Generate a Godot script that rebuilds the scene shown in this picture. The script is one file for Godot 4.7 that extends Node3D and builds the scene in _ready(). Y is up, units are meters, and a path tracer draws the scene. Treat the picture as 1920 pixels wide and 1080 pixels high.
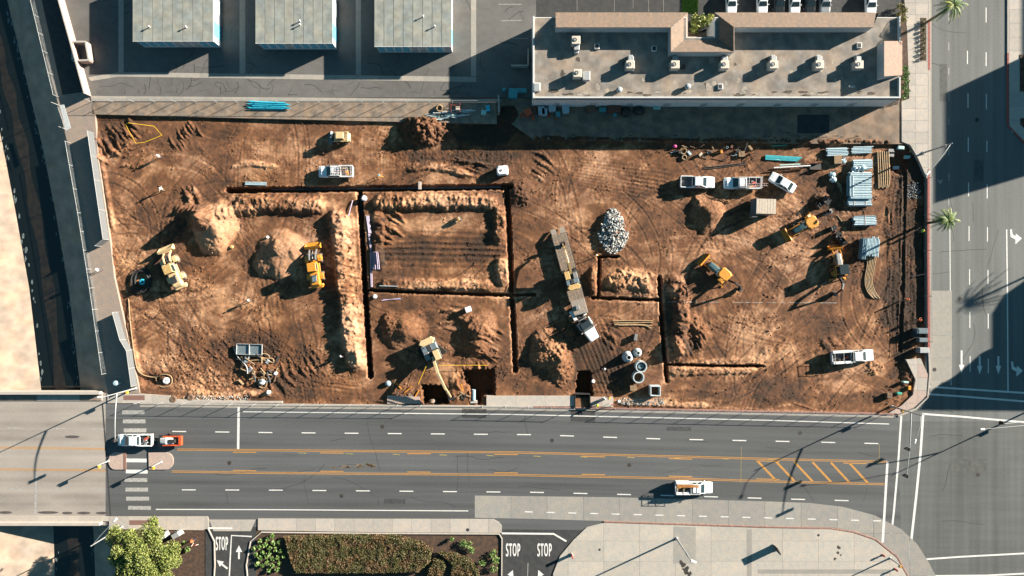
extends Node3D
# Building site seen from a drone 115 m up. Map unit: 1 map px = 0.09 m on the ground plane.
const S := 0.09
const CH := 115.2
var M := {}
var taken := {}
var meshes := {}
var rng := RandomNumberGenerator.new()

# map position (px, py) -> world point at height h, as read off the survey picture
func gp(px: float, py: float, h := 0.0) -> Vector3:
	var k := S * (CH - h) / CH
	return Vector3((px - 960.0) * k, h, (py - 540.0) * k)
func g2(px: float, py: float, h := 0.0) -> Vector2:
	var p := gp(px, py, h)
	return Vector2(p.x, p.z)
func poly(a: Array, h := 0.0) -> PackedVector2Array:
	var o := PackedVector2Array()
	for i in range(0, a.size(), 2):
		o.append(g2(a[i], a[i + 1], h))
	return o
func line3(a: Array, h := 0.0) -> PackedVector3Array:
	var o := PackedVector3Array()
	for i in range(0, a.size(), 2):
		o.append(gp(a[i], a[i + 1], h))
	return o

class MB:
	var v := PackedVector3Array()
	var n := PackedVector3Array()
	var c := PackedColorArray()
	var ix := PackedInt32Array()
	var col := Color(1, 1, 1)
	var xf := Transform3D.IDENTITY
	func vt(p: Vector3, nn: Vector3) -> int:
		v.append(xf * p); n.append((xf.basis * nn).normalized()); c.append(col)
		return v.size() - 1
	func tri(a: Vector3, b: Vector3, d: Vector3) -> void:
		var nn := (b - a).cross(d - a).normalized()
		var i := vt(a, nn); vt(b, nn); vt(d, nn)
		ix.append_array(PackedInt32Array([i, i + 2, i + 1]))
	func quad(a: Vector3, b: Vector3, d: Vector3, e: Vector3) -> void:
		var nn := (d - a).cross(e - b).normalized()
		var i := vt(a, nn); vt(b, nn); vt(d, nn); vt(e, nn)
		ix.append_array(PackedInt32Array([i, i + 2, i + 1, i, i + 3, i + 2]))
	func quad_out(a: Vector3, b: Vector3, d: Vector3, e: Vector3, ref: Vector3) -> void:
		if (d - a).cross(e - b).dot((a + b + d + e) * 0.25 - ref) < 0.0:
			quad(a, e, d, b)
		else:
			quad(a, b, d, e)
	func loft(rings: Array, caps := true) -> void:
		var cs: Array[Vector3] = []
		for r: PackedVector3Array in rings:
			var m := Vector3.ZERO
			for p in r: m += p
			cs.append(m / r.size())
		for k in rings.size() - 1:
			var r0: PackedVector3Array = rings[k]
			var r1: PackedVector3Array = rings[k + 1]
			var ref := (cs[k] + cs[k + 1]) * 0.5
			for i in r0.size():
				var j := (i + 1) % r0.size()
				quad_out(r0[i], r0[j], r1[j], r1[i], ref)
		if caps:
			var q := cs.size() - 1
			cap(rings[0], cs[0] - cs[1]); cap(rings[q], cs[q] - cs[q - 1])
	func cap(r: PackedVector3Array, out: Vector3) -> void:
		var m := Vector3.ZERO
		for p in r: m += p
		m /= r.size()
		for i in r.size():
			var a := r[i]; var b := r[(i + 1) % r.size()]
			if (a - m).cross(b - m).dot(out) < 0.0: tri(m, b, a)
			else: tri(m, a, b)
	func ring8(hx: float, hz: float, y: float, b: float, cx := 0.0, cz := 0.0) -> PackedVector3Array:
		return PackedVector3Array([Vector3(cx + hx, y, cz - hz + b), Vector3(cx + hx, y, cz + hz - b), Vector3(cx + hx - b, y, cz + hz), Vector3(cx - hx + b, y, cz + hz), Vector3(cx - hx, y, cz + hz - b), Vector3(cx - hx, y, cz - hz + b), Vector3(cx - hx + b, y, cz - hz), Vector3(cx + hx - b, y, cz - hz)])
	# box from its centre and size, with chamfered edges when b > 0
	func box(ct: Vector3, s: Vector3, b := 0.0) -> void:
		var h := s * 0.5
		if b > 0.0:
			b = minf(b, minf(h.x, minf(h.y, h.z)) * 0.9)
			var bb := b * 0.6
			loft([ring8(h.x - b, h.z - b, ct.y - h.y, bb, ct.x, ct.z), ring8(h.x, h.z, ct.y - h.y + b, b, ct.x, ct.z), ring8(h.x, h.z, ct.y + h.y - b, b, ct.x, ct.z), ring8(h.x - b, h.z - b, ct.y + h.y, bb, ct.x, ct.z)])
			return
		var p: Array[Vector3] = []
		for i in 8:
			p.append(ct + Vector3(h.x if i & 1 else -h.x, h.y if i & 2 else -h.y, h.z if i & 4 else -h.z))
		for f: Array in [[0, 1, 3, 2], [4, 5, 7, 6], [0, 2, 6, 4], [1, 3, 7, 5], [0, 1, 5, 4], [2, 3, 7, 6]]:
			quad_out(p[f[0]], p[f[1]], p[f[2]], p[f[3]], ct)
	# beam of rectangular section from a to b
	func beam(a: Vector3, b: Vector3, w: float, h: float, w2 := -1.0, h2 := -1.0) -> void:
		var d := (b - a).normalized()
		var s := d.cross(Vector3.UP)
		if s.length() < 0.01: s = Vector3(0, 0, 1)
		s = s.normalized()
		var up := s.cross(d).normalized()
		if w2 < 0.0: w2 = w
		if h2 < 0.0: h2 = h
		var r0 := PackedVector3Array(); var r1 := PackedVector3Array()
		for q: Vector2 in [Vector2(-0.5, -0.5), Vector2(0.5, -0.5), Vector2(0.5, 0.5), Vector2(-0.5, 0.5)]:
			r0.append(a + s * q.x * w + up * q.y * h)
			r1.append(b + s * q.x * w2 + up * q.y * h2)
		loft([r0, r1])
	func path(pts: PackedVector3Array, r: float, seg := 8, r2 := -1.0, closed := false) -> void:
		if r2 < 0.0: r2 = r
		var k := pts.size()
		var base := -1
		var prev_s := Vector3.ZERO
		for i in k:
			var d: Vector3
			if closed: d = pts[(i + 1) % k] - pts[(i - 1 + k) % k]
			else: d = pts[mini(i + 1, k - 1)] - pts[maxi(i - 1, 0)]
			d = d.normalized()
			var s := d.cross(Vector3.UP)
			if prev_s != Vector3.ZERO: s = prev_s - d * prev_s.dot(d)
			if s.length() < 0.01: s = d.cross(Vector3(1, 0, 0))
			s = s.normalized(); prev_s = s
			var up := s.cross(d)
			var rr := lerpf(r, r2, float(i) / maxf(1.0, k - 1))
			for j in seg:
				var a := TAU * j / seg
				var nn := s * cos(a) + up * sin(a)
				var id := vt(pts[i] + nn * rr, nn)
				if base < 0: base = id
		var rows := k if closed else k - 1
		for i in rows:
			for j in seg:
				var a0 := base + i * seg + j
				var a1 := base + i * seg + (j + 1) % seg
				var b0 := base + ((i + 1) % k) * seg + j
				var b1 := base + ((i + 1) % k) * seg + (j + 1) % seg
				ix.append_array(PackedInt32Array([a0, a1, b0, a1, b1, b0]))
		if not closed:
			for e in 2:
				var i0 := 0 if e == 0 else k - 1
				var d := (pts[0] - pts[1]) if e == 0 else (pts[k - 1] - pts[k - 2])
				var rg := PackedVector3Array()
				for j in seg: rg.append(xf.affine_inverse() * v[base + i0 * seg + j])
				cap(rg, d)
	func tube(a: Vector3, b: Vector3, r: float, r2 := -1.0, seg := 10) -> void:
		path(PackedVector3Array([a, b]), r, seg, r2)
	# hollow pipe from a to b
	func pipe(a: Vector3, b: Vector3, r: float, t: float, seg := 10) -> void:
		var d := (b - a).normalized()
		var s := d.cross(Vector3.UP if absf(d.y) < 0.9 else Vector3(1, 0, 0)).normalized()
		var up := s.cross(d)
		for j in seg:
			var a0 := TAU * j / seg; var a1 := TAU * (j + 1) / seg
			var n0 := s * cos(a0) + up * sin(a0); var n1 := s * cos(a1) + up * sin(a1)
			for e: Array in [[r, 1.0], [r - t, -1.0]]:
				var rr: float = e[0]; var sg: float = e[1]
				var i := vt(a + n0 * rr, n0 * sg); vt(a + n1 * rr, n1 * sg); vt(b + n1 * rr, n1 * sg); vt(b + n0 * rr, n0 * sg)
				ix.append_array(PackedInt32Array([i, i + 1, i + 2, i, i + 2, i + 3]) if sg > 0.0 else PackedInt32Array([i, i + 2, i + 1, i, i + 3, i + 2]))
			quad_out(a + n0 * r, a + n1 * r, a + n1 * (r - t), a + n0 * (r - t), a + d)
			quad_out(b + n0 * r, b + n1 * r, b + n1 * (r - t), b + n0 * (r - t), b - d)
	# surface of revolution round the vertical through ct; profile = (radius, height) pairs
	func lathe(ct: Vector3, prof: Array, seg := 20) -> void:
		for k in prof.size() - 1:
			var p0: Vector2 = prof[k]; var p1: Vector2 = prof[k + 1]
			var t := p1 - p0
			var nr := Vector2(t.y, -t.x).normalized()
			for j in seg:
				var a0 := TAU * j / seg; var a1 := TAU * (j + 1) / seg
				var d0 := Vector3(cos(a0), 0, sin(a0)); var d1 := Vector3(cos(a1), 0, sin(a1))
				var i := vt(ct + d0 * p0.x + Vector3.UP * p0.y, d0 * nr.x + Vector3.UP * nr.y)
				vt(ct + d1 * p0.x + Vector3.UP * p0.y, d1 * nr.x + Vector3.UP * nr.y)
				vt(ct + d1 * p1.x + Vector3.UP * p1.y, d1 * nr.x + Vector3.UP * nr.y)
				vt(ct + d0 * p1.x + Vector3.UP * p1.y, d0 * nr.x + Vector3.UP * nr.y)
				ix.append_array(PackedInt32Array([i, i + 1, i + 2, i, i + 2, i + 3]))
	# polygon (x, z) extruded from y0 to y1; flat sheet when y0 == y1
	func prism(pg: PackedVector2Array, y0: float, y1: float, bottom := false) -> void:
		var t := Geometry2D.triangulate_polygon(pg)
		for i in range(0, t.size(), 3):
			var a := pg[t[i]]; var b := pg[t[i + 1]]; var d := pg[t[i + 2]]
			var A := Vector3(a.x, y1, a.y); var B := Vector3(b.x, y1, b.y); var D := Vector3(d.x, y1, d.y)
			if (B - A).cross(D - A).y < 0.0: tri(A, D, B)
			else: tri(A, B, D)
			if bottom: quad(Vector3(a.x, y0, a.y), Vector3(b.x, y0, b.y), Vector3(d.x, y0, d.y), Vector3(d.x, y0, d.y))
		if y0 == y1: return
		var cw := Geometry2D.is_polygon_clockwise(pg)
		for i in pg.size():
			var a := pg[i]; var b := pg[(i + 1) % pg.size()]
			var q := [Vector3(a.x, y0, a.y), Vector3(b.x, y0, b.y), Vector3(b.x, y1, b.y), Vector3(a.x, y1, a.y)]
			if cw: quad(q[0], q[1], q[2], q[3])
			else: quad(q[1], q[0], q[3], q[2])
	func ball(ct: Vector3, r: Vector3, seg := 10, rows := 6) -> void:
		var base := v.size()
		for i in rows + 1:
			var th := PI * i / rows
			for j in seg:
				var a := TAU * j / seg
				var d := Vector3(sin(th) * cos(a), cos(th), sin(th) * sin(a))
				vt(ct + d * r, d / r)
		for i in rows:
			for j in seg:
				var a0 := base + i * seg + j; var a1 := base + i * seg + (j + 1) % seg
				ix.append_array(PackedInt32Array([a0, a1 + seg, a1, a0, a0 + seg, a1 + seg]))
	func mesh(uvr := Rect2()) -> ArrayMesh:
		var a := []
		a.resize(Mesh.ARRAY_MAX)
		a[Mesh.ARRAY_VERTEX] = v; a[Mesh.ARRAY_NORMAL] = n; a[Mesh.ARRAY_COLOR] = c; a[Mesh.ARRAY_INDEX] = ix
		if uvr.size.x > 0.0:
			var u := PackedVector2Array()
			for p in v: u.append(Vector2((p.x - uvr.position.x) / uvr.size.x, (p.z - uvr.position.y) / uvr.size.y))
			a[Mesh.ARRAY_TEX_UV] = u
		var m := ArrayMesh.new()
		m.add_surface_from_arrays(Mesh.PRIMITIVE_TRIANGLES, a)
		return m

# ---------- nodes ----------
func numbered(s: String) -> String:
	var k: int = taken.get(s, 0)
	taken[s] = k + 1
	return s if k == 0 else "%s_%03d" % [s, k]
func tag(o: Node, label := "", category := "", group := "", kind := "") -> Node:
	if label != "": o.set_meta("label", label)
	if category != "": o.set_meta("category", category)
	if group != "": o.set_meta("group", group)
	if kind != "": o.set_meta("kind", kind)
	return o
func thing(called: String, label: String, category: String, at := Vector3.ZERO, turn := 0.0, group := "") -> Node3D:
	var o := Node3D.new()
	o.name = numbered(called)
	add_child(o)
	o.position = at; o.rotation.y = turn
	tag(o, label, category, group)
	return o
func put(called: String, m: Mesh, mt: Material, parent: Node) -> MeshInstance3D:
	var o := MeshInstance3D.new()
	o.name = called if parent != self else numbered(called)
	o.mesh = m
	o.material_override = mt
	parent.add_child(o, true)
	return o
func part(called: String, b: MB, mt: Material, parent: Node, uvr := Rect2()) -> MeshInstance3D:
	return put(called, b.mesh(uvr), mt, parent)
func struct(called: String, b: MB, mt: Material, label := "", uvr := Rect2()) -> MeshInstance3D:
	var o := put(called, b.mesh(uvr), mt, self)
	tag(o, label, "", "", "structure")
	return o
func heading(dx: float, dy: float) -> float:
	return atan2(-dy, dx)

# ---------- materials ----------
func grain(size: int, sd: int, freq: float, lo: float, hi: float, oct := 4, warm := 0.0, gam := 1.0) -> ImageTexture:
	var f := FastNoiseLite.new()
	f.seed = sd; f.frequency = freq; f.fractal_octaves = oct
	f.noise_type = FastNoiseLite.TYPE_SIMPLEX_SMOOTH
	var im := f.get_seamless_image(size, size)
	im.convert(Image.FORMAT_L8)
	var g := FastNoiseLite.new()
	g.seed = sd + 9; g.frequency = 0.013; g.fractal_octaves = 3
	var im2 := g.get_seamless_image(size, size)
	im2.convert(Image.FORMAT_L8)
	var d := im.get_data(); var d2 := im2.get_data()
	var o := PackedByteArray()
	o.resize(size * size * 3)
	for i in size * size:
		var t := d[i] / 255.0 * 0.7 + d2[i] / 255.0 * 0.3
		t = pow(clampf((t - 0.5) * 1.5 + 0.5, 0.0, 1.0), gam)
		var w := lerpf(lo, hi, t)
		var q := (d2[i] / 255.0 - 0.5) * warm
		o[i * 3] = int(clampf(w * (1.0 + q), 0.0, 1.0) * 255.0)
		o[i * 3 + 1] = int(clampf(w, 0.0, 1.0) * 255.0)
		o[i * 3 + 2] = int(clampf(w * (1.0 - q), 0.0, 1.0) * 255.0)
	return ImageTexture.create_from_image(Image.create_from_data(size, size, false, Image.FORMAT_RGB8, o))
func lin(r: float, g: float, b: float) -> Color:
	return Color(r, g, b).linear_to_srgb()
func mk(key: String, c: Color, rough := 0.8, metal := 0.0, tex: Texture2D = null, scale := 0.25) -> StandardMaterial3D:
	var m := StandardMaterial3D.new()
	m.albedo_color = c; m.roughness = rough; m.metallic = metal
	if tex:
		m.albedo_texture = tex
		m.uv1_triplanar = true; m.uv1_world_triplanar = true
		m.uv1_scale = Vector3.ONE * scale
	M[key] = m
	return m
func image_mat(key: String, im: Image, rough := 0.9) -> StandardMaterial3D:
	im.generate_mipmaps()
	var m := StandardMaterial3D.new()
	m.albedo_texture = ImageTexture.create_from_image(im)
	m.roughness = rough
	m.texture_repeat = false
	M[key] = m
	return m
func fnl(sd: int, freq: float, oct := 3, kind := FastNoiseLite.TYPE_SIMPLEX_SMOOTH) -> FastNoiseLite:
	var f := FastNoiseLite.new()
	f.seed = sd; f.frequency = freq; f.fractal_octaves = oct; f.noise_type = kind
	if oct <= 1: f.fractal_type = FastNoiseLite.FRACTAL_NONE
	return f
# flat ribbon w metres wide along points, laid at height y
func ribbon(b: MB, pts: PackedVector3Array, w: float, y: float) -> void:
	for i in pts.size() - 1:
		var a := pts[i]; var e := pts[i + 1]
		var s0 := _side(pts, i) * w * 0.5; var s1 := _side(pts, i + 1) * w * 0.5
		a.y = y; e.y = y
		b.quad_out(a - s0, a + s0, e + s1, e - s1, a - Vector3.UP)
func _side(pts: PackedVector3Array, i: int) -> Vector3:
	var d := pts[mini(i + 1, pts.size() - 1)] - pts[maxi(i - 1, 0)]
	d.y = 0.0
	return d.normalized().cross(Vector3.UP)
# upright band (kerb, low wall): w metres thick from y0 to y1 along points
func band(b: MB, pts: PackedVector3Array, w: float, y0: float, y1: float) -> void:
	for i in pts.size() - 1:
		var s0 := _side(pts, i) * w * 0.5; var s1 := _side(pts, i + 1) * w * 0.5
		var a := pts[i]; var e := pts[i + 1]
		var lo := Vector3(0, y0, 0); var hi := Vector3(0, y1, 0)
		a.y = 0; e.y = 0
		var ref := (a + e) * 0.5 + Vector3(0, (y0 + y1) * 0.5, 0)
		var bev := minf(0.03, w * 0.2)
		var up := Vector3(0, bev, 0)
		var i0 := s0.normalized() * bev; var i1 := s1.normalized() * bev
		b.quad_out(a - s0 + hi - up, a - s0 + i0 + hi, e - s1 + i1 + hi, e - s1 + hi - up, ref)
		b.quad_out(a + s0 + hi - up, a + s0 - i0 + hi, e + s1 - i1 + hi, e + s1 + hi - up, ref)
		b.quad_out(a - s0 + i0 + hi, a + s0 - i0 + hi, e + s1 - i1 + hi, e - s1 + i1 + hi, ref)
		b.quad_out(a - s0 + lo, a - s0 + hi - up, e - s1 + hi - up, e - s1 + lo, ref)
		b.quad_out(a + s0 + lo, a + s0 + hi - up, e + s1 + hi - up, e + s1 + lo, ref)
		if i == 0: b.quad_out(a - s0 + lo, a + s0 + lo, a + s0 + hi - up, a - s0 + hi - up, ref)
		if i == pts.size() - 2: b.quad_out(e - s1 + lo, e + s1 + lo, e + s1 + hi - up, e - s1 + hi - up, ref)

# ---------- the dug-up site: one height field ----------
const TD := 0.16
var tx0 := 0.0
var tz0 := 0.0
var tnx := 0
var tnz := 0
var TH := PackedFloat32Array()
var TT := PackedFloat32Array()
var TR := PackedFloat32Array()
var clumps := fnl(51, 0.55, 3)
var clods := fnl(52, 1.5, 2)

func hgt(x: float, z: float) -> float:
	var fx := clampf((x - tx0) / TD, 0.0, tnx - 1.01); var fz := clampf((z - tz0) / TD, 0.0, tnz - 1.01)
	var i := int(fx); var j := int(fz)
	fx -= i; fz -= j
	var k := j * tnx + i
	return lerpf(lerpf(TH[k], TH[k + 1], fx), lerpf(TH[k + tnx], TH[k + tnx + 1], fx), fz)
func on_site(px: float, py: float, sink := 0.0) -> Vector3:
	var p := gp(px, py, -0.4)
	p.y = hgt(p.x, p.z) - sink
	return p
# lowest-fitting ground height under a footprint
func footing(p: Vector3, r: float) -> float:
	var m := 0.0
	for k in 8:
		m += hgt(p.x + cos(TAU * k / 8.0) * r, p.z + sin(TAU * k / 8.0) * r)
	return m / 8.0

# walk the cells within reach of a map polyline; f(index, distance, along, signed side, x, z)
func _stroke(a: Array, reach: float, f: Callable) -> void:
	var s0 := 0.0
	var best := {}
	for q in range(0, a.size() - 2, 2):
		var p0 := g2(a[q], a[q + 1], -0.4); var p1 := g2(a[q + 2], a[q + 3], -0.4)
		var d := p1 - p0
		var L := d.length()
		d /= L
		var i0 := maxi(0, int((minf(p0.x, p1.x) - reach - tx0) / TD)); var i1 := mini(tnx - 1, int((maxf(p0.x, p1.x) + reach - tx0) / TD) + 1)
		var j0 := maxi(0, int((minf(p0.y, p1.y) - reach - tz0) / TD)); var j1 := mini(tnz - 1, int((maxf(p0.y, p1.y) + reach - tz0) / TD) + 1)
		for j in range(j0, j1 + 1):
			for i in range(i0, i1 + 1):
				var w := Vector2(tx0 + i * TD, tz0 + j * TD) - p0
				var t := clampf(w.dot(d), 0.0, L)
				var e := w - d * t
				var ds := e.length()
				if ds < reach:
					var k := j * tnx + i
					var o: Array = best.get(k, [1e9])
					if ds < o[0]: best[k] = [ds, s0 + t, signf(d.cross(w)) * ds, tx0 + i * TD, tz0 + j * TD]
		s0 += L
	for k: int in best:
		var o: Array = best[k]
		f.call(k, o[0], o[1], o[2], o[3], o[4])

func trench(a: Array, w: float, depth: float) -> void:
	var bot := -0.5 - depth
	_stroke(a, w * 0.5 + 0.5, func(k: int, d: float, s: float, sd: float, x: float, z: float) -> void:
		var ww := w * 0.5 + clumps.get_noise_2d(x * 1.2, z * 1.2) * 0.14 + clods.get_noise_2d(x * 1.5, z * 1.5) * 0.07
		if d < ww:
			var t := clampf((ww - d) / 0.12, 0.0, 1.0)
			TH[k] = lerpf(TH[k], bot + clods.get_noise_2d(x, z) * 0.1, t)
			TT[k] = lerpf(TT[k], 0.42, t)
		elif d < ww + 0.3:
			TT[k] += 0.16)
func berm(a: Array, w: float, h: float, tone := 0.16, lump := 0.8, taper := 1.5) -> void:
	var tot := 0.0
	for q in range(0, a.size() - 2, 2): tot += g2(a[q], a[q + 1], -0.4).distance_to(g2(a[q + 2], a[q + 3], -0.4))
	_stroke(a, w, func(k: int, d: float, s: float, sd: float, x: float, z: float) -> void:
		var n1 := clumps.get_noise_2d(x * 0.7, z * 0.7) * 0.75 + clumps.get_noise_2d(s * 1.9, sd * 0.6 + 20.0) * 0.45
		var n2 := clods.get_noise_2d(s * 1.1, sd * 0.45) * 0.7 + clods.get_noise_2d(x, z) * 0.3
		var ww := w * (0.82 + 0.3 * clumps.get_noise_2d(s * 0.22, 7.0 + signf(sd) * 30.0) + 0.22 * clumps.get_noise_2d(x * 1.3 + 40.0, z * 1.3))
		var t := clampf(1.0 - d / ww, 0.0, 1.0) * clampf(minf(s, tot - s) / taper + 0.25, 0.0, 1.0)
		var up := minf(t * 1.5, 1.0)
		up = up * up * (3.0 - 2.0 * up)
		TH[k] += up * h * (0.9 + lump * 0.4 * n1 + lump * 0.2 * n2)
		TT[k] += up * tone * 1.4 * (1.0 + n2)
		TR[k] = maxf(TR[k], up * 0.55))
func mound(px: float, py: float, r: float, h: float, tone := 0.1, sx := 1.0, sy := 1.0, rough := 1.0) -> void:
	var c := g2(px, py, -0.2)
	var i0 := maxi(0, int((c.x - r * sx - 1.0 - tx0) / TD)); var i1 := mini(tnx - 1, int((c.x + r * sx + 1.0 - tx0) / TD))
	var j0 := maxi(0, int((c.y - r * sy - 1.0 - tz0) / TD)); var j1 := mini(tnz - 1, int((c.y + r * sy + 1.0 - tz0) / TD))
	for j in range(j0, j1 + 1):
		for i in range(i0, i1 + 1):
			var x := tx0 + i * TD; var z := tz0 + j * TD
			var q := Vector2((x - c.x) / sx, (z - c.y) / sy)
			q += Vector2(clumps.get_noise_2d(x * 0.25 + px, z * 0.25), clumps.get_noise_2d(x * 0.25, z * 0.25 + py)) * r * 0.32
			var t := 1.0 - q.length() / r
			if t <= 0.0: continue
			var k := j * tnx + i
			var up := t if t < 0.6 else 0.6 + (t - 0.6) * (1.0 - (t - 0.6) * 1.25)
			var sm := minf(t * 6.0, 1.0)
			TH[k] += h * 0.9 * up + rough * sm * (clumps.get_noise_2d(x * 1.3, z * 1.3) * 0.16 + clods.get_noise_2d(x, z) * 0.09)
			TT[k] = lerpf(TT[k], 0.47 + tone * 1.5 + 0.14 * clods.get_noise_2d(x * 1.3, z), sm * 0.8)
			TR[k] = maxf(TR[k] * (1.0 - sm), sm * rough * 0.8)
func pit(a: Array, depth: float, slope := 0.25) -> void:
	var pg := poly(a, -0.4)
	var r := Rect2(pg[0], Vector2.ZERO)
	for p in pg: r = r.expand(p)
	r = r.grow(slope)
	for j in range(maxi(0, int((r.position.y - tz0) / TD)), mini(tnz - 1, int((r.end.y - tz0) / TD)) + 1):
		for i in range(maxi(0, int((r.position.x - tx0) / TD)), mini(tnx - 1, int((r.end.x - tx0) / TD)) + 1):
			var p := Vector2(tx0 + i * TD, tz0 + j * TD)
			p += Vector2(clumps.get_noise_2d(p.x * 2.0, p.y * 2.0), clumps.get_noise_2d(p.y * 2.0, p.x * 2.0 + 40.0)) * 0.3
			if not Geometry2D.is_point_in_polygon(p, pg): continue
			var d := 1e9
			for q in pg.size():
				d = minf(d, p.distance_to(Geometry2D.get_closest_point_to_segment(p, pg[q], pg[(q + 1) % pg.size()])))
			var k := j * tnx + i
			var t := clampf(d / slope, 0.0, 1.0)
			TH[k] = lerpf(TH[k], -0.5 - depth + clods.get_noise_2d(p.x, p.y) * 0.12, t)
			TT[k] = lerpf(TT[k], 0.42, t)
# change of soil over an area: tone and roughness, soft irregular rim
func soil(px: float, py: float, rx: float, ry: float, tone: float, rough: float, dh := 0.0) -> void:
	var c := g2(px, py, -0.4)
	rx *= S; ry *= S
	for j in range(maxi(0, int((c.y - ry * 1.3 - tz0) / TD)), mini(tnz - 1, int((c.y + ry * 1.3 - tz0) / TD)) + 1):
		for i in range(maxi(0, int((c.x - rx * 1.3 - tx0) / TD)), mini(tnx - 1, int((c.x + rx * 1.3 - tx0) / TD)) + 1):
			var x := tx0 + i * TD; var z := tz0 + j * TD
			var q := Vector2((x - c.x) / rx, (z - c.y) / ry).length() + clumps.get_noise_2d(x * 0.45, z * 0.45) * 0.45
			var t := clampf((1.05 - q) * 3.0, 0.0, 1.0)
			if t <= 0.0: continue
			var k := j * tnx + i
			TT[k] += tone * t
			TR[k] = maxf(TR[k], rough * t)
			TH[k] += dh * t
# wheel or crawler track: one or two ruts with tread bars
func track(a: Array, gauge: float, w: float, depth: float, pitch: float, tone := -0.07) -> void:
	var tot := 0.0
	for q in range(0, a.size() - 2, 2): tot += g2(a[q], a[q + 1], -0.4).distance_to(g2(a[q + 2], a[q + 3], -0.4))
	_stroke(a, gauge * 0.5 + w + 0.3, func(k: int, d: float, s: float, sd: float, x: float, z: float) -> void:
		if s < 0.002 or s > tot - 0.002: return
		var e := absf(absf(sd) - gauge * 0.5)
		if gauge < 0.1: e = d
		var wob := 1.0 + 0.4 * clumps.get_noise_2d(x * 0.4 + 90.0, z * 0.4)
		if e < w * 0.5:
			TH[k] -= depth * wob
			TT[k] += tone * wob + tone * 0.8 * sin(s * TAU / pitch)
			TH[k] += depth * 0.45 * sin(s * TAU / pitch)
		elif e < w * 0.5 + 0.22:
			TH[k] += depth * 0.55 * wob
			TT[k] += 0.03)
# heaps of long windrows scraped by a blade
func scrape(px: float, py: float, ang: float, n: int, gap: float, ln: float, h: float, sd: int) -> void:
	var r := RandomNumberGenerator.new()
	r.seed = sd
	var d := Vector2.from_angle(ang); var s := d.orthogonal()
	for q in n:
		var c := Vector2(px, py) + s * (q - n * 0.5) * gap / S + d * r.randf_range(-1.0, 1.0) / S
		var l := ln * r.randf_range(0.5, 1.1) / S
		var b := r.randf_range(-0.5, 0.5) * l * 0.35
		var p0 := c - d * l * 0.5; var p1 := c + s * b; var p2 := c + d * l * 0.5
		berm([p0.x, p0.y, p1.x, p1.y, p2.x, p2.y], gap * r.randf_range(0.45, 0.75), h * r.randf_range(0.35, 0.95), r.randf_range(-0.12, 0.12), 1.6, l * S * 0.5)

var site_poly: Array = [168, 208, 330, 213, 690, 221, 835, 222, 930, 200, 990, 200, 1000, 250, 1240, 255, 1500, 258, 1693, 258, 1722, 282, 1741, 330, 1741, 780, 1440, 775, 960, 766, 480, 763, 320, 761, 240, 757, 226, 640, 205, 520, 200, 450, 178, 300]

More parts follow.
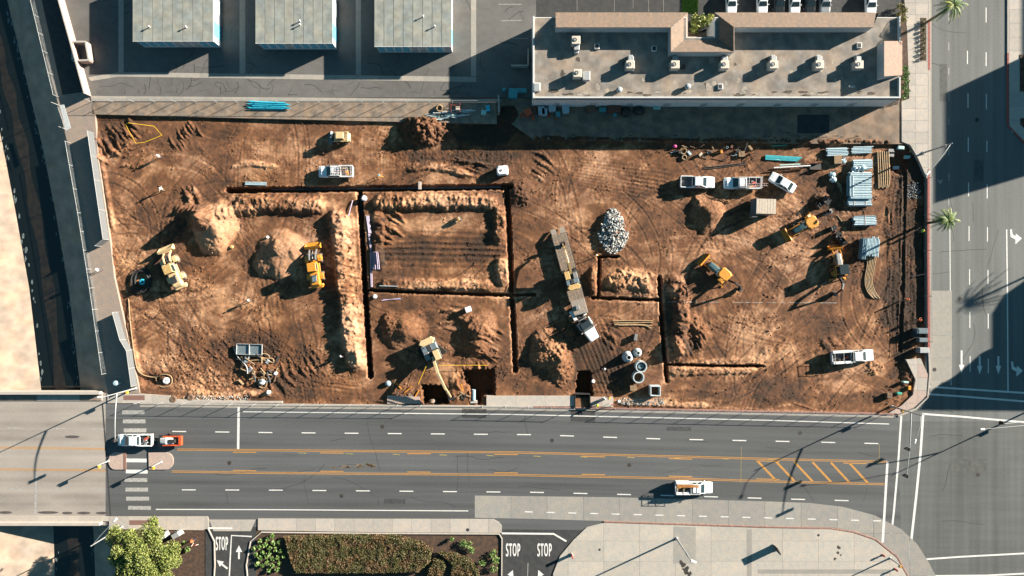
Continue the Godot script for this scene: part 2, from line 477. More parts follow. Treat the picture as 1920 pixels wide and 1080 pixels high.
func build_terrain() -> void:
	var c0 := g2(150, 190); var c1 := g2(1750, 785)
	tx0 = c0.x; tz0 = c0.y
	tnx = int((c1.x - c0.x) / TD) + 1; tnz = int((c1.y - c0.y) / TD) + 1
	TH.resize(tnx * tnz); TT.resize(tnx * tnz); TR.resize(tnx * tnz)
	var broad := fnl(11, 0.045, 2); var mid := fnl(12, 0.16, 3); var streak := fnl(13, 1.0, 3); var warp := fnl(14, 0.045, 2); var patch := fnl(15, 0.11, 4); var squig := fnl(16, 0.5, 2)
	for j in tnz:
		for i in tnx:
			var x := tx0 + i * TD; var z := tz0 + j * TD
			var k := j * tnx + i
			var py := z / S + 540.0; var px := x / S + 960.0
			var base := -0.5 + 0.32 * smoothstep(708.0, 752.0, py)
			var wx := warp.get_noise_2d(x, z); var wz := warp.get_noise_2d(x + 300.0, z)
			var st := streak.get_noise_2d((x + wz * 7.0) * 0.3, (z + wx * 8.0) * 0.9)
			TH[k] = base + 0.1 * broad.get_noise_2d(x, z) + 0.05 * mid.get_noise_2d(x, z) + 0.022 * st
			var rg := 1.0 - absf(squig.get_noise_2d(x + wz * 3.0, z + wx * 3.0)) * 7.0
			TT[k] = 0.46 + 0.36 * patch.get_noise_2d(x * 0.5 + 80.0, z * 0.6) + 0.3 * patch.get_noise_2d(x * 2.2, z * 2.6) + 0.14 * patch.get_noise_2d(x * 9.0, z * 9.0) + 0.12 * st - 0.13 * maxf(0.0, rg) * clampf(0.5 + 2.0 * mid.get_noise_2d(x, z + 400.0), 0.0, 1.0)
			TR[k] = clampf(mid.get_noise_2d(x + 700.0, z) * 1.3 + 0.16, 0.1, 0.6)
	# soil zones
	for q: Array in [
		[250, 265, 75, 40, 0.0, 0.4], [600, 275, 120, 26, 0.08, 0.05], [420, 300, 140, 40, 0.02, 0.05], [770, 285, 80, 22, -0.1, 0.6], [860, 295, 110, 18, -0.16, 0.8], [920, 300, 60, 20, -0.12, 0.5],
		[900, 252, 75, 22, -0.3, 0.3], [785, 240, 45, 30, -0.28, 0.6], [470, 318, 50, 22, 0.12, 0.1], [650, 335, 90, 16, 0.08, 0.1], [840, 332, 90, 14, 0.06, 0.25],
		[540, 440, 80, 40, 0.06, 0.0], [400, 430, 40, 34, 0.16, 0.1], [825, 420, 85, 22, 0.18, 0.0], [820, 470, 125, 30, -0.16, 0.35], [715, 450, 22, 60, -0.12, 0.7], [770, 508, 70, 16, 0.08, 0.3], [900, 525, 50, 16, 0.1, 0.3],
		[980, 370, 26, 24, -0.26, 0.5], [1040, 330, 30, 20, -0.05, 0.4], [1100, 300, 130, 30, 0.06, 0.05], [1110, 360, 90, 40, -0.05, 0.12], [1190, 330, 40, 70, 0.03, 0.1], [1230, 430, 60, 60, -0.02, 0.1],
		[1420, 450, 120, 60, 0.14, 0.02], [1250, 380, 40, 25, 0.14, 0.02], [1600, 300, 130, 26, 0.14, 0.05], [1480, 400, 50, 40, 0.04, 0.2], [1520, 355, 60, 26, 0.02, 0.3], [1660, 350, 30, 60, -0.1, 0.2],
		[1700, 480, 42, 210, -0.26, 0.45], [1715, 330, 30, 40, -0.28, 0.7], [1690, 600, 40, 80, -0.2, 0.5], [1500, 600, 170, 50, -0.04, 0.12], [1420, 620, 60, 50, 0.06, 0.1], [1460, 730, 260, 26, -0.14, 0.25], [1350, 708, 110, 10, 0.1, 0.3], [1580, 725, 60, 14, 0.2, 0.15], [1690, 700, 30, 26, -0.16, 0.6], [1640, 690, 30, 18, 0.16, 0.1],
		[360, 580, 120, 60, 0.1, 0.05], [500, 600, 110, 60, -0.03, 0.2], [440, 660, 120, 36, -0.1, 1.0], [560, 690, 110, 50, -0.08, 1.0], [400, 715, 100, 34, -0.02, 1.3], [330, 690, 60, 40, 0.0, 0.9], [620, 740, 110, 14, -0.06, 0.3], [300, 640, 40, 60, 0.14, 0.05],
		[830, 600, 110, 50, -0.1, 0.3], [905, 690, 60, 40, -0.06, 0.7], [770, 715, 60, 30, -0.04, 0.5], [1110, 690, 70, 70, -0.14, 0.15], [1180, 590, 60, 40, 0.04, 0.1], [1215, 660, 40, 30, 0.08, 0.5], [1180, 522, 50, 30, 0.1, 0.4], [1285, 600, 34, 70, -0.06, 0.7], [1190, 750, 60, 10, 0.15, 0.9], [230, 400, 30, 120, 0.06, 0.25], [1060, 560, 70, 40, -0.1, 0.1]]:
		soil(q[0], q[1], q[2], q[3], q[4] * 1.35, q[5])
	# crawler and wheel tracks
	var r := RandomNumberGenerator.new()
	r.seed = 4
	for q in 230:
		var cx := r.randf_range(220, 1690); var cy := r.randf_range(300, 735)
		if cx > 660 and cx < 1010 and r.randf() < 0.75: continue
		if cx > 1010 and cx < 1260 and cy > 480 and r.randf() < 0.5: continue
		var rad := r.randf_range(60, 420); var a0 := r.randf() * TAU; var sw := r.randf_range(60, 330) / rad
		if sw > 4.0: sw = 4.0
		var ln := []
		for m in 15:
			var a := a0 + sw * (m / 14.0 - 0.5)
			ln.append_array([cx + rad * (cos(a) - cos(a0)), cy + rad * (sin(a) - sin(a0))])
		var crawl := r.randf() < 0.4
		track(ln, r.randf_range(1.5, 2.3), 0.5 if crawl else 0.34, r.randf_range(0.006, 0.03), 0.42 if crawl else 0.5, r.randf_range(-0.19, 0.09))
	for q in 4:
		track([1690.0 - q * 4, 330, 1676.0 + q * 5.0, 460, 1680.0 + q * 3.0, 640], 2.0 + q * 0.3, 0.35, 0.03, 0.6, -0.05)
	for q in 5:
		track([700, 450.0 + q * 9, 800, 446.0 + q * 11, 945, 452.0 + q * 10], 1.9, 0.5, 0.035, 0.42, -0.05)
	for q in 6:
		track([1075.0 + q * 9, 600, 1100.0 + q * 9, 660, 1130.0 + q * 8, 735], 2.0, 0.45, 0.03, 0.5, -0.04)
		track([420, 270.0 + q * 5, 640, 280.0 + q * 4, 940, 292.0 + q * 3, 1250, 330.0 + q * 8], 2.0, 0.4, 0.018, 0.55, -0.03)
	track([1697, 300, 1694, 480, 1688, 660], 0.0, 0.6, 0.16, 50.0, -0.12)
	track([1735, 340, 1732, 470, 1736, 600], 0.0, 0.5, 0.16, 50.0, -0.1)
	# windrows and scraped heaps
	scrape(218, 258, 0.9, 12, 0.75, 5.0, 0.5, 1)
	scrape(240, 285, -0.4, 7, 0.7, 3.5, 0.45, 2)
	scrape(350, 252, 1.0, 9, 0.6, 2.8, 0.35, 3)
	scrape(735, 420, 0.6, 8, 0.7, 4.0, 0.4, 5)
	scrape(330, 400, -0.55, 9, 0.55, 7.0, 0.16, 6)
	scrape(365, 370, 1.2, 3, 0.9, 4.5, 0.5, 7)
	scrape(560, 700, 1.0, 12, 0.8, 4.5, 0.28, 8)
	scrape(470, 720, 0.2, 6, 0.7, 5.0, 0.2, 9)
	scrape(920, 640, 0.5, 9, 0.6, 4.5, 0.35, 10)
	scrape(850, 590, 0.15, 6, 0.8, 5.0, 0.3, 11)
	scrape(890, 700, 1.2, 10, 0.6, 3.5, 0.4, 12)
	scrape(1060, 640, 0.3, 5, 0.8, 5.0, 0.4, 13)
	scrape(1150, 620, 0.8, 5, 0.8, 4.0, 0.2, 14)
	scrape(880, 310, 0.12, 6, 0.6, 7.0, 0.3, 15)
	scrape(1020, 315, 0.6, 5, 0.8, 4.5, 0.25, 16)
	scrape(1300, 640, 1.0, 8, 0.7, 5.0, 0.4, 17)
	scrape(610, 720, 0.05, 4, 0.6, 12.0, 0.14, 18)
	scrape(1300, 740, 0.03, 3, 0.7, 16.0, 0.12, 19)
	scrape(1480, 765, 0.03, 3, 0.5, 22.0, 0.12, 20)
	scrape(1690, 420, 1.55, 6, 0.8, 14.0, 0.09, 21)
	scrape(1700, 560, 1.55, 6, 0.8, 12.0, 0.09, 22)
	scrape(1450, 640, -0.6, 5, 1.2, 7.0, 0.1, 23)
	scrape(1555, 640, 0.9, 3, 1.6, 3.0, 0.18, 24)
	# spoil banks round the plots
	berm([438, 388, 500, 382, 560, 384, 612, 388], 2.4, 1.05, 0.2)
	berm([628, 392, 638, 430, 640, 480, 646, 540, 652, 600, 660, 640, 668, 690], 2.3, 1.35, 0.2)
	berm([655, 395, 662, 480, 668, 560, 676, 660, 680, 697], 1.1, 0.35, 0.22)
	berm([375, 420, 395, 402, 420, 398, 445, 395], 2.0, 0.9, 0.14)
	berm([700, 380, 780, 378, 860, 378, 935, 380], 2.2, 0.95, 0.22)
	berm([934, 385, 938, 420, 936, 455], 1.7, 0.9, 0.22)
	berm([938, 480, 944, 520, 942, 538], 1.7, 0.75, 0.2)
	berm([712, 530, 770, 535, 850, 532, 930, 540], 1.6, 0.55, 0.16)
	berm([705, 395, 712, 430, 708, 470, 716, 505], 1.4, 0.55, 0.0, 1.3)
	berm([1112, 500, 1110, 530, 1114, 552], 1.0, 0.8, 0.1)
	berm([1165, 502, 1190, 512, 1228, 516], 1.1, 0.4, 0.16, 1.5)
	berm([1135, 530, 1165, 522, 1205, 530, 1222, 548], 1.9, 0.7, 0.18, 1.6)
	berm([1262, 520, 1276, 560, 1278, 600, 1272, 640, 1280, 668], 2.2, 1.0, 0.04, 1.3)
	berm([1268, 690, 1330, 680, 1420, 676, 1450, 650], 1.3, 0.25, 0.16)
	berm([1255, 698, 1340, 696, 1420, 694], 1.0, 0.3, 0.18)
	berm([430, 312, 470, 306, 520, 312], 0.8, 0.25, 0.18)
	berm([760, 318, 800, 310, 850, 318, 880, 330], 1.1, 0.35, 0.1)
	berm([350, 735, 420, 742, 500, 735, 520, 745], 1.0, 0.2, 0.2, 1.5)
	berm([1160, 752, 1230, 756, 1330, 760], 0.9, 0.2, 0.28, 1.6)
	berm([850, 700, 856, 735, 860, 752], 1.4, 0.3, 0.1, 1.4)
	berm([180, 240, 195, 330, 212, 430], 0.7, 0.3, 0.1)
	berm([240, 600, 252, 660, 262, 700], 0.8, 0.35, 0.16)
	berm([1000, 259, 1120, 261, 1240, 263, 1380, 265, 1500, 266, 1640, 266, 1692, 267], 0.75, 0.66, -0.1, 1.3, 0.5)
	# heaps
	mound(405, 432, 4.6, 2.9, 0.25, 0.85, 1.0, 0.7)
	mound(376, 408, 3.2, 2.4, 0.02, 0.8, 0.9, 1.0)
	mound(348, 395, 2.0, 1.0, -0.05, 1.2, 0.7, 1.0)
	mound(522, 474, 4.4, 2.2, 0.2, 1.0, 1.0, 0.3)
	mound(548, 462, 3.0, 1.2, 0.18, 1.0, 0.8, 0.3)
	mound(1332, 398, 3.5, 2.0, 0.1, 1.0, 1.0, 0.25)
	mound(1310, 378, 1.2, 0.6, 0.12)
	mound(764, 618, 3.6, 2.0, 0.07, 1.1, 1.0, 0.5)
	mound(728, 605, 1.8, 0.7, -0.06, 0.8, 1.2)
	mound(905, 610, 2.8, 1.6, 0.1, 1.0, 1.0, 0.6)
	mound(893, 640, 3.0, 1.7, -0.02, 1.0, 1.0, 1.0)
	mound(878, 600, 1.8, 0.8, 0.0)
	mound(1022, 655, 3.3, 1.9, 0.1, 0.95, 1.1, 0.9)
	mound(1052, 684, 2.7, 1.7, 0.08, 0.9, 1.4, 1.5)
	mound(1040, 648, 2.0, 1.2, 0.1)
	mound(788, 232, 3.6, 2.4, -0.12, 0.9, 1.1, 2.2)
	mound(808, 245, 2.8, 1.2, -0.08, 1.2, 1.0, 2.4)
	mound(975, 362, 2.6, 1.2, -0.12, 1.1, 1.0, 1.2)
	mound(955, 215, 2.4, 1.3, -0.3, 1.0, 1.2, 1.2)
	mound(1150, 430, 2.8, 1.0, 0.0, 0.95, 1.6, 0.4)
	mound(1205, 555, 1.6, 0.5, 0.1)
	mound(1160, 535, 1.4, 0.7, 0.1)
	mound(1320, 625, 1.8, 0.8, 0.02)
	mound(1262, 655, 2.2, 1.1, 0.1)
	mound(1300, 600, 1.6, 0.7, 0.05)
	mound(1705, 700, 2.2, 0.6, -0.1, 0.7, 1.4)
	mound(1540, 372, 1.6, 0.9, -0.12, 1.2, 0.7, 1.0)
	mound(1572, 445, 1.8, 0.5, -0.18, 0.6, 1.0, 1.6)
	mound(1640, 690, 1.6, 0.25, 0.12)
	mound(480, 696, 2.6, 0.6, 0.02, 1.4, 1.0, 1.5)
	mound(205, 478, 1.6, 0.5, -0.05, 0.8, 1.4, 1.2)
	# trenches and pits
	trench([428, 357, 600, 355, 760, 353, 958, 350], 0.95, 2.0)
	trench([673, 357, 680, 470, 687, 600, 694, 706], 0.95, 2.2)
	trench([950, 350, 955, 450, 960, 560, 966, 696], 0.85, 1.5)
	trench([693, 544, 800, 549, 962, 554], 0.62, 1.2)
	trench([962, 554, 1003, 552], 0.6, 0.9)
	trench([1124, 482, 1122, 560], 0.55, 1.1)
	trench([1122, 482, 1160, 481], 0.5, 1.1)
	trench([1112, 559, 1180, 561, 1240, 563], 0.6, 1.2)
	trench([1237, 520, 1241, 600, 1246, 660, 1251, 714], 0.75, 1.4)
	trench([1247, 684, 1330, 686, 1432, 687], 0.5, 1.0)
	pit([791, 722, 838, 722, 842, 758, 791, 758], 3.4)
	pit([868, 694, 927, 692, 928, 742, 905, 742, 903, 759, 880, 759, 878, 728, 868, 718], 3.2, 0.4)
	pit([1083, 697, 1108, 694, 1111, 742, 1078, 742], 3.0)
	pit([1668, 274, 1712, 286, 1708, 310, 1690, 330, 1668, 322], 1.3, 0.9)
	pit([262, 702, 300, 704, 300, 724, 268, 728], 0.5, 0.6)
	for j in tnz:
		for i in tnx:
			var k := j * tnx + i
			if TR[k] > 0.01:
				var x := tx0 + i * TD; var z := tz0 + j * TD
				TH[k] += TR[k] * (clods.get_noise_2d(x * 1.3, z * 1.3) * 0.08 + clumps.get_noise_2d(x * 1.6, z * 1.6) * 0.1)
				TT[k] += TR[k] * 0.16 * clods.get_noise_2d(x * 1.7 + 50.0, z * 1.7)

func terrain_mesh() -> void:
	var pg := poly(site_poly, -0.4)
	var vs := PackedVector3Array(); var ns := PackedVector3Array(); var cs := PackedColorArray(); var ix := PackedInt32Array()
	vs.resize(tnx * tnz); ns.resize(tnx * tnz); cs.resize(tnx * tnz)
	var keep := PackedByteArray()
	keep.resize(tnx * tnz)
	var hue := fnl(31, 0.07, 3); var fine := fnl(32, 2.4, 2)
	var dark := Color(0.05, 0.024, 0.013); var midc := Color(0.185, 0.079, 0.034); var pale := Color(0.55, 0.305, 0.172)
	for j in tnz:
		for i in tnx:
			var k := j * tnx + i
			var x := tx0 + i * TD; var z := tz0 + j * TD
			vs[k] = Vector3(x, TH[k], z)
			var l := TH[k - 1] if i > 0 else TH[k]; var r := TH[k + 1] if i < tnx - 1 else TH[k]
			var u := TH[k - tnx] if j > 0 else TH[k]; var d := TH[k + tnx] if j < tnz - 1 else TH[k]
			ns[k] = Vector3(l - r, 2.0 * TD, u - d).normalized()
			var t := clampf(0.5 + (TT[k] - 0.5) * 1.25 + fine.get_noise_2d(x, z) * 0.11, 0.0, 1.0)
			var c := dark.lerp(midc, t * 2.0) if t < 0.5 else midc.lerp(pale, t * 2.0 - 1.0)
			var h := hue.get_noise_2d(x, z) * 0.14
			cs[k] = Color(c.r * (1.0 + h * 0.4), c.g, c.b * (1.0 - h))
			if (i + j) % 2 == 0 or true: keep[k] = 1 if Geometry2D.is_point_in_polygon(Vector2(x, z), pg) else 0
	for j in tnz - 1:
		for i in tnx - 1:
			var k := j * tnx + i
			if keep[k] + keep[k + 1] + keep[k + tnx] + keep[k + tnx + 1] < 3: continue
			ix.append_array(PackedInt32Array([k, k + 1, k + tnx, k + 1, k + tnx + 1, k + tnx]))
	var a := []
	a.resize(Mesh.ARRAY_MAX)
	a[Mesh.ARRAY_VERTEX] = vs; a[Mesh.ARRAY_NORMAL] = ns; a[Mesh.ARRAY_COLOR] = cs; a[Mesh.ARRAY_INDEX] = ix
	var m := ArrayMesh.new()
	m.add_surface_from_arrays(Mesh.PRIMITIVE_TRIANGLES, a)
	tag(put("terrain", m, M.dirt, self), "brown dug-up building site with trenches, spoil banks and soil heaps", "", "", "structure")
	# loose clods lying on the rough ground
	var cm := MB.new()
	var rr := RandomNumberGenerator.new()
	rr.seed = 3
	var n8 := 0
	for q in 60000:
		if n8 > 7000: break
		var x := rr.randf_range(tx0 + 2.0, tx0 + tnx * TD - 2.0); var z := rr.randf_range(tz0 + 2.0, tz0 + tnz * TD - 2.0)
		var k := int((z - tz0) / TD) * tnx + int((x - tx0) / TD)
		if keep[k] == 0 or TH[k] < -1.0 or rr.randf() > TR[k] * 1.2 - 0.12: continue
		if not Geometry2D.is_point_in_polygon(Vector2(x, z), pg): continue
		var s := 0.04 + 0.13 * pow(rr.randf(), 3.0)
		var t := clampf(TT[k] + rr.randf_range(-0.1, 0.22), 0.0, 1.0)
		cm.col = dark.lerp(midc, t * 2.0) if t < 0.5 else midc.lerp(pale, t * 2.0 - 1.0)
		var p := Vector3(x, hgt(x, z) + s * 0.3, z)
		var o: Array[Vector3] = []
		for d: Vector3 in [Vector3.RIGHT, Vector3.FORWARD, Vector3.LEFT, Vector3.BACK, Vector3.UP]:
			o.append(p + (d.rotated(Vector3.UP, rr.randf()) + Vector3(rr.randf_range(-0.3, 0.3), rr.randf_range(-0.4, 0.1), rr.randf_range(-0.3, 0.3))) * s)
		for e in 4: cm.quad_out(o[e], o[(e + 1) % 4], o[4], o[4], p - Vector3(0, s * 0.2, 0))
		n8 += 1
	tag(part("soil_clods", cm, M.dirt, self), "loose brown clods of earth scattered over the site", "soil", "", "stuff")

# ---------- paving, roads, channel ----------
func lane_y(px: float, a: Array) -> float:
	for i in range(0, a.size() - 2, 2):
		if px <= a[i + 2] or i + 4 > a.size() - 1:
			return lerpf(a[i + 1], a[i + 3], (px - a[i]) / (a[i + 2] - a[i]))
	return a[1]
const KERB_N := [-80, 756, 320, 758, 480, 760, 960, 764, 1440, 773, 1680, 778]
const EDGE_N := [455, 772, 960, 777, 1440, 788, 1667, 795]
const DASH_N := [0, 804, 335, 809, 500, 811, 998, 815, 1240, 823, 1490, 828, 1660, 832]
const YEL_N := [0, 839, 200, 842, 480, 844, 960, 848, 1100, 851.5, 1440, 860.5, 1664, 866]
const YEL_S := [0, 880, 200, 882, 480, 886.5, 960, 890.5, 1250, 896.5, 1440, 902.5, 1662, 908]
const DASH_S := [0, 917, 355, 918.5, 520, 919, 1000, 923, 1250, 929, 1490, 936, 1600, 939]
const EDGE_S := [290, 955, 480, 955.5, 878, 958]

func paint_image(r: Rect2, mpp: float, base: Color, f: Callable) -> Image:
	var w := int(r.size.x / mpp); var h := int(r.size.y / mpp)
	var d := PackedByteArray()
	d.resize(w * h * 3)
	for j in h:
		for i in w:
			var x := r.position.x + (i + 0.5) * mpp; var z := r.position.y + (j + 0.5) * mpp
			var t: float = f.call(x, z)
			var o := (j * w + i) * 3
			d[o] = int(clampf(pow(base.r * t, 0.4545), 0.0, 1.0) * 255.0)
			d[o + 1] = int(clampf(pow(base.g * t, 0.4545), 0.0, 1.0) * 255.0)
			d[o + 2] = int(clampf(pow(base.b * t, 0.4545), 0.0, 1.0) * 255.0)
	return Image.create_from_data(w, h, false, Image.FORMAT_RGB8, d)
func rect_px(x0: float, y0: float, x1: float, y1: float) -> Rect2:
	var a := g2(x0, y0); var b := g2(x1, y1)
	return Rect2(a, b - a)
# cut an area into cast slabs with open joints; each slab is a piece of its own
func slabs(parent: Node, area: Array, x0: float, y0: float, dx: float, dy: float, lo: float, hi: float, mats: Array, called := "slab", gap := 0.014) -> void:
	var pg := poly(area, 0.0)
	var r := Rect2(pg[0], Vector2.ZERO)
	for p in pg: r = r.expand(p)
	var o := g2(x0, y0); var ex := dx * S; var ez := dy * S
	var q := RandomNumberGenerator.new()
	q.seed = int(x0 * 7 + y0)
	for i in range(floori((r.position.x - o.x) / ex), ceili((r.end.x - o.x) / ex)):
		for j in range(floori((r.position.y - o.y) / ez), ceili((r.end.y - o.y) / ez)):
			var c := o + Vector2(i * ex, j * ez)
			var cell := PackedVector2Array([c, c + Vector2(ex, 0), c + Vector2(ex, ez), c + Vector2(0, ez)])
			for pc: PackedVector2Array in Geometry2D.intersect_polygons(cell, pg):
				for pp: PackedVector2Array in Geometry2D.offset_polygon(pc, -gap):
					if pp.size() < 3: continue
					var b := MB.new()
					b.prism(pp, lo, hi + q.randf_range(-0.002, 0.002))
					part(called, b, mats[q.randi() % mats.size()], parent)
func marking(parent: Node, called: String, pts: Array, w: float, mt: Material, y := 0.006) -> void:
	var b := MB.new()
	ribbon(b, line3(pts), w, y)
	part(called, b, mt, parent)
func along(a: Array, x0: float, x1: float, off := 0.0) -> Array:
	var o := [x0, lane_y(x0, a) + off]
	for i in range(0, a.size(), 2):
		if a[i] > x0 + 1 and a[i] < x1 - 1: o.append_array([a[i], a[i + 1] + off])
	o.append_array([x1, lane_y(x1, a) + off])
	return o

func build_ground() -> void:
	# far ground round the mapped area: sheet with the site and the channel left open
	var b := MB.new()
	for q: Array in [[-2500, -2500, 4500, -55], [-2500, 1135, 4500, 3500], [1985, -55, 4500, 1135], [-2500, -55, -130, 1135]]:
		b.prism(PackedVector2Array([g2(q[0], q[1]), g2(q[2], q[1]), g2(q[2], q[3]), g2(q[0], q[3])]), -0.06, -0.06)
	struct("ground", b, M.ground, "dusty grey-brown city ground beyond the streets")
	b = MB.new()
	b.prism(poly([205, 985, 1740, 985, 1740, 1140, 225, 1140]), -0.05, -0.05)
	struct("planting_soil", b, M.mulch, "dark brown mulch of the planting beds south of the street")

	# river channel: stations down the map, columns across
	var st := [[-60, -200, -80, 0, 45, -0.0], [0, -185, -65, 15, 60, 0], [100, -150, -38, 39, 85, 0], [180, -125, -15, 58, 105, 0], [270, -100, 5, 80, 127, 0], [400, -75, 30, 106, 150, 0], [540, -48, 55, 130, 172, 0], [735, -30, 78, 153, 202, 0], [860, -16, 92, 166, 214, 0], [1000, -6, 101, 177, 222, 0], [1080, -2, 103, 180, 226, 0], [1140, 0, 104, 181, 228, 0]]
	var bl := MB.new(); var br := MB.new(); var wt := MB.new()
	for i in st.size() - 1:
		var a: Array = st[i]; var e: Array = st[i + 1]
		var up := func(x: float, s: Array, h: float) -> Vector3: return gp(x, s[0], h)
		bl.quad_out(up.call(a[1] - 150, a, 0.1), up.call(a[1], a, 0.0), up.call(e[1], e, 0.0), up.call(e[1] - 150, e, 0.1), Vector3(-80, -50, 0))
		bl.quad_out(up.call(a[1], a, 0.0), up.call(a[2] + 3, a, -2.5), up.call(e[2] + 3, e, -2.5), up.call(e[1], e, 0.0), Vector3(-80, -50, 0))
		br.quad_out(up.call(a[3] - 3, a, -2.5), up.call(a[4], a, 0.0), up.call(e[4], e, 0.0), up.call(e[3] - 3, e, -2.5), Vector3(-80, -50, 0))
		wt.quad_out(up.call(a[2] - 3, a, -2.42), up.call(a[3] + 3, a, -2.42), up.call(e[3] + 3, e, -2.42), up.call(e[2] - 3, e, -2.42), Vector3(-80, -50, 0))
	struct("channel_bank", bl, M.bank, "pale sunlit concrete bank of the channel")
	struct("channel_slope", br, M.bank, "steep concrete slope under the levee path")
	struct("water", wt, M.water, "dark murky water in the concrete channel")
	b = MB.new()
	for i in st.size() - 1:
		for k in 6:
			var f0 := k / 6.0; var f1 := (k + 1) / 6.0
			var q0 := [lerpf(st[i][0], st[i + 1][0], f0), lerpf(st[i][2], st[i + 1][2], f0), lerpf(st[i][3], st[i + 1][3], f0)]
			var q1 := [lerpf(st[i][0], st[i + 1][0], f1), lerpf(st[i][2], st[i + 1][2], f1), lerpf(st[i][3], st[i + 1][3], f1)]
			var e0 := sin(i * 6.0 + k) * 0.04; var e1 := sin(i * 6.0 + k + 1.0) * 0.04
			b.quad_out(gp(lerpf(q0[1], q0[2], 0.36 + e0), q0[0], -2.41), gp(lerpf(q0[1], q0[2], 0.6 - e0), q0[0], -2.41), gp(lerpf(q1[1], q1[2], 0.6 - e1), q1[0], -2.41), gp(lerpf(q1[1], q1[2], 0.36 + e1), q1[0], -2.41), Vector3(-80, -50, 0))
	struct("silt_bar", b, M.silt, "brown silt showing along the middle of the channel")
	# joints of the pale bank, and foam and litter along the water
	b = MB.new()
	for k in 26:
		var yy := 250.0 + k * 34.0 + sin(k * 7.0) * 5.0
		var s0 := 0
		while s0 < st.size() - 2 and st[s0 + 1][0] < yy: s0 += 1
		var t: float = (yy - st[s0][0]) / float(st[s0 + 1][0] - st[s0][0])
		var xt := lerpf(st[s0][1], st[s0 + 1][1], t); var xb := lerpf(st[s0][2], st[s0 + 1][2], t)
		var p0 := gp(lerpf(xt, xb, 0.35), yy + 10.0, -2.5 * 0.35 + 0.02); var p1 := gp(xb, yy - 4.0, -2.48)
		var sd := Vector3(0, 0, 0.025)
		b.quad_out(p0 - sd, p0 + sd, p1 + sd, p1 - sd, Vector3(-80, -50, 0))
	tag(part("bank_joints", b, M.tar, self), "thin dark joints across the pale channel bank", "joint", "", "stuff")
	b = MB.new()
	var r := RandomNumberGenerator.new()
	r.seed = 8
	for k in 130:
		var yy := r.randf_range(20, 1075)
		var s0 := 0
		while s0 < st.size() - 2 and st[s0 + 1][0] < yy: s0 += 1
		var t: float = (yy - st[s0][0]) / float(st[s0 + 1][0] - st[s0][0])
		var left := r.randf() < 0.45
		var xe := lerpf(st[s0][2], st[s0 + 1][2], t) if left else lerpf(st[s0][3], st[s0 + 1][3], t)
		xe += (r.randf() * 7.0 + 1.0) * (1.0 if left else -1.0)
		var c := g2(xe, yy, -2.41)
		var pg := PackedVector2Array()
		var R := r.randf_range(0.08, 0.45)
		for m in 7: pg.append(c + Vector2.from_angle(TAU * m / 7.0) * Vector2(0.5, 1.4) * R * r.randf_range(0.6, 1.2))
		b.prism(pg, -2.42, -2.40)
	tag(part("water_scum", b, M.scum, self), "pale grey scum and litter along the water's edge", "scum", "", "stuff")

	# levee path
	b = MB.new()
	b.prism(poly([45, -60, 60, 0, 85, 100, 105, 180, 127, 270, 150, 400, 172, 540, 195, 700, 202, 737, 262, 737, 252, 690, 232, 600, 214, 520, 206, 450, 184, 300, 178, 215, 172, 190, 165, 180, 120, 0, 105, -60]), -1.2, 0.0)
	struct("levee_path", b, M.path, "tan paved levee path between the channel and the site")
	b = MB.new()
	b.prism(poly([74, -60, 78, 0, 100, 100, 117, 178, 160, 172, 118, 0, 103, -60]), 0.0, 0.006)
	struct("levee_asphalt", b, M.dark_asphalt, "dark asphalt strip between levee fence and block wall")

	# parking court of the sheds, walk and alley north of the site
	var rp := rect_px(95, -70, 1005, 195)
	var n1 := fnl(61, 0.5, 4); var n2 := fnl(62, 0.05, 3); var n3 := fnl(63, 3.0, 2)
	image_mat("court", paint_image(rp, 0.11, Color(0.1, 0.096, 0.092), func(x: float, z: float) -> float:
		return 1.0 + 0.16 * n1.get_noise_2d(x, z * 1.4) + 0.26 * n2.get_noise_2d(x, z * 2.0) + 0.12 * n3.get_noise_2d(x, z)))
	b = MB.new()
	b.prism(poly([105, -60, 1005, -60, 1005, 183, 172, 183, 165, 180, 120, 0]), -0.8, 0.0)
	var court := struct("parking_court", b, M.court, "cracked grey asphalt court round the three sheds", rp)
	for q: Array in [[222, -60, 232, 137], [449, -60, 460, 138], [667, -60, 677, 141], [883, -60, 893, 143]]:
		slabs(court, [q[0], q[1], q[2], q[1], q[2], q[3], q[0], q[3]], q[0], q[1], q[2] - q[0], 40, -0.1, 0.012, [M.gutter, M.gutter2], "gutter_slab")
	slabs(court, [165, 145, 222, 135, 893, 144, 893, 154, 700, 151, 450, 147, 222, 144, 170, 152], 165, 130, 42, 30, -0.1, 0.014, [M.gutter, M.gutter2], "gutter_slab")
	slabs(court, [170, 180, 940, 186, 940, 191, 172, 190], 165, 175, 36, 30, -0.1, 0.1, [M.gutter, M.gutter2], "kerb_slab")
	b = MB.new()
	var cr := RandomNumberGenerator.new()
	cr.seed = 21
	for k in 90:
		var p := Vector2(cr.randf_range(175, 990), cr.randf_range(-20, 178))
		if k < 50: p = Vector2(cr.randf_range(180, 880), cr.randf_range(152, 178))
		var ang := cr.randf() * TAU if k % 3 else (0.0 if cr.randf() < 0.5 else PI / 2)
		var pts := PackedVector3Array()
		for m in cr.randi_range(4, 9):
			if p.y > 179 or p.x < 175 or p.x > 985: break
			pts.append(gp(p.x, p.y))
			ang += cr.randf_range(-0.6, 0.6)
			p += Vector2.from_angle(ang) * cr.randf_range(4, 10)
		if pts.size() > 1: ribbon(b, pts, cr.randf_range(0.05, 0.12), 0.004)
	tag(part("crack", b, M.tar, court), "", "", "", "stuff")
	for q: Array in [[935, 8, 978, 8], [940, 39, 978, 38], [960, 72, 990, 72], [1082, -30, 1082, 20], [1152, -30, 1152, 22], [1187, -30, 1187, 15], [1216, -30, 1216, 22], [1244, -30, 1244, 22]]:
		marking(court, "bay_line", q, 0.1, M.white_worn)
	b = MB.new()
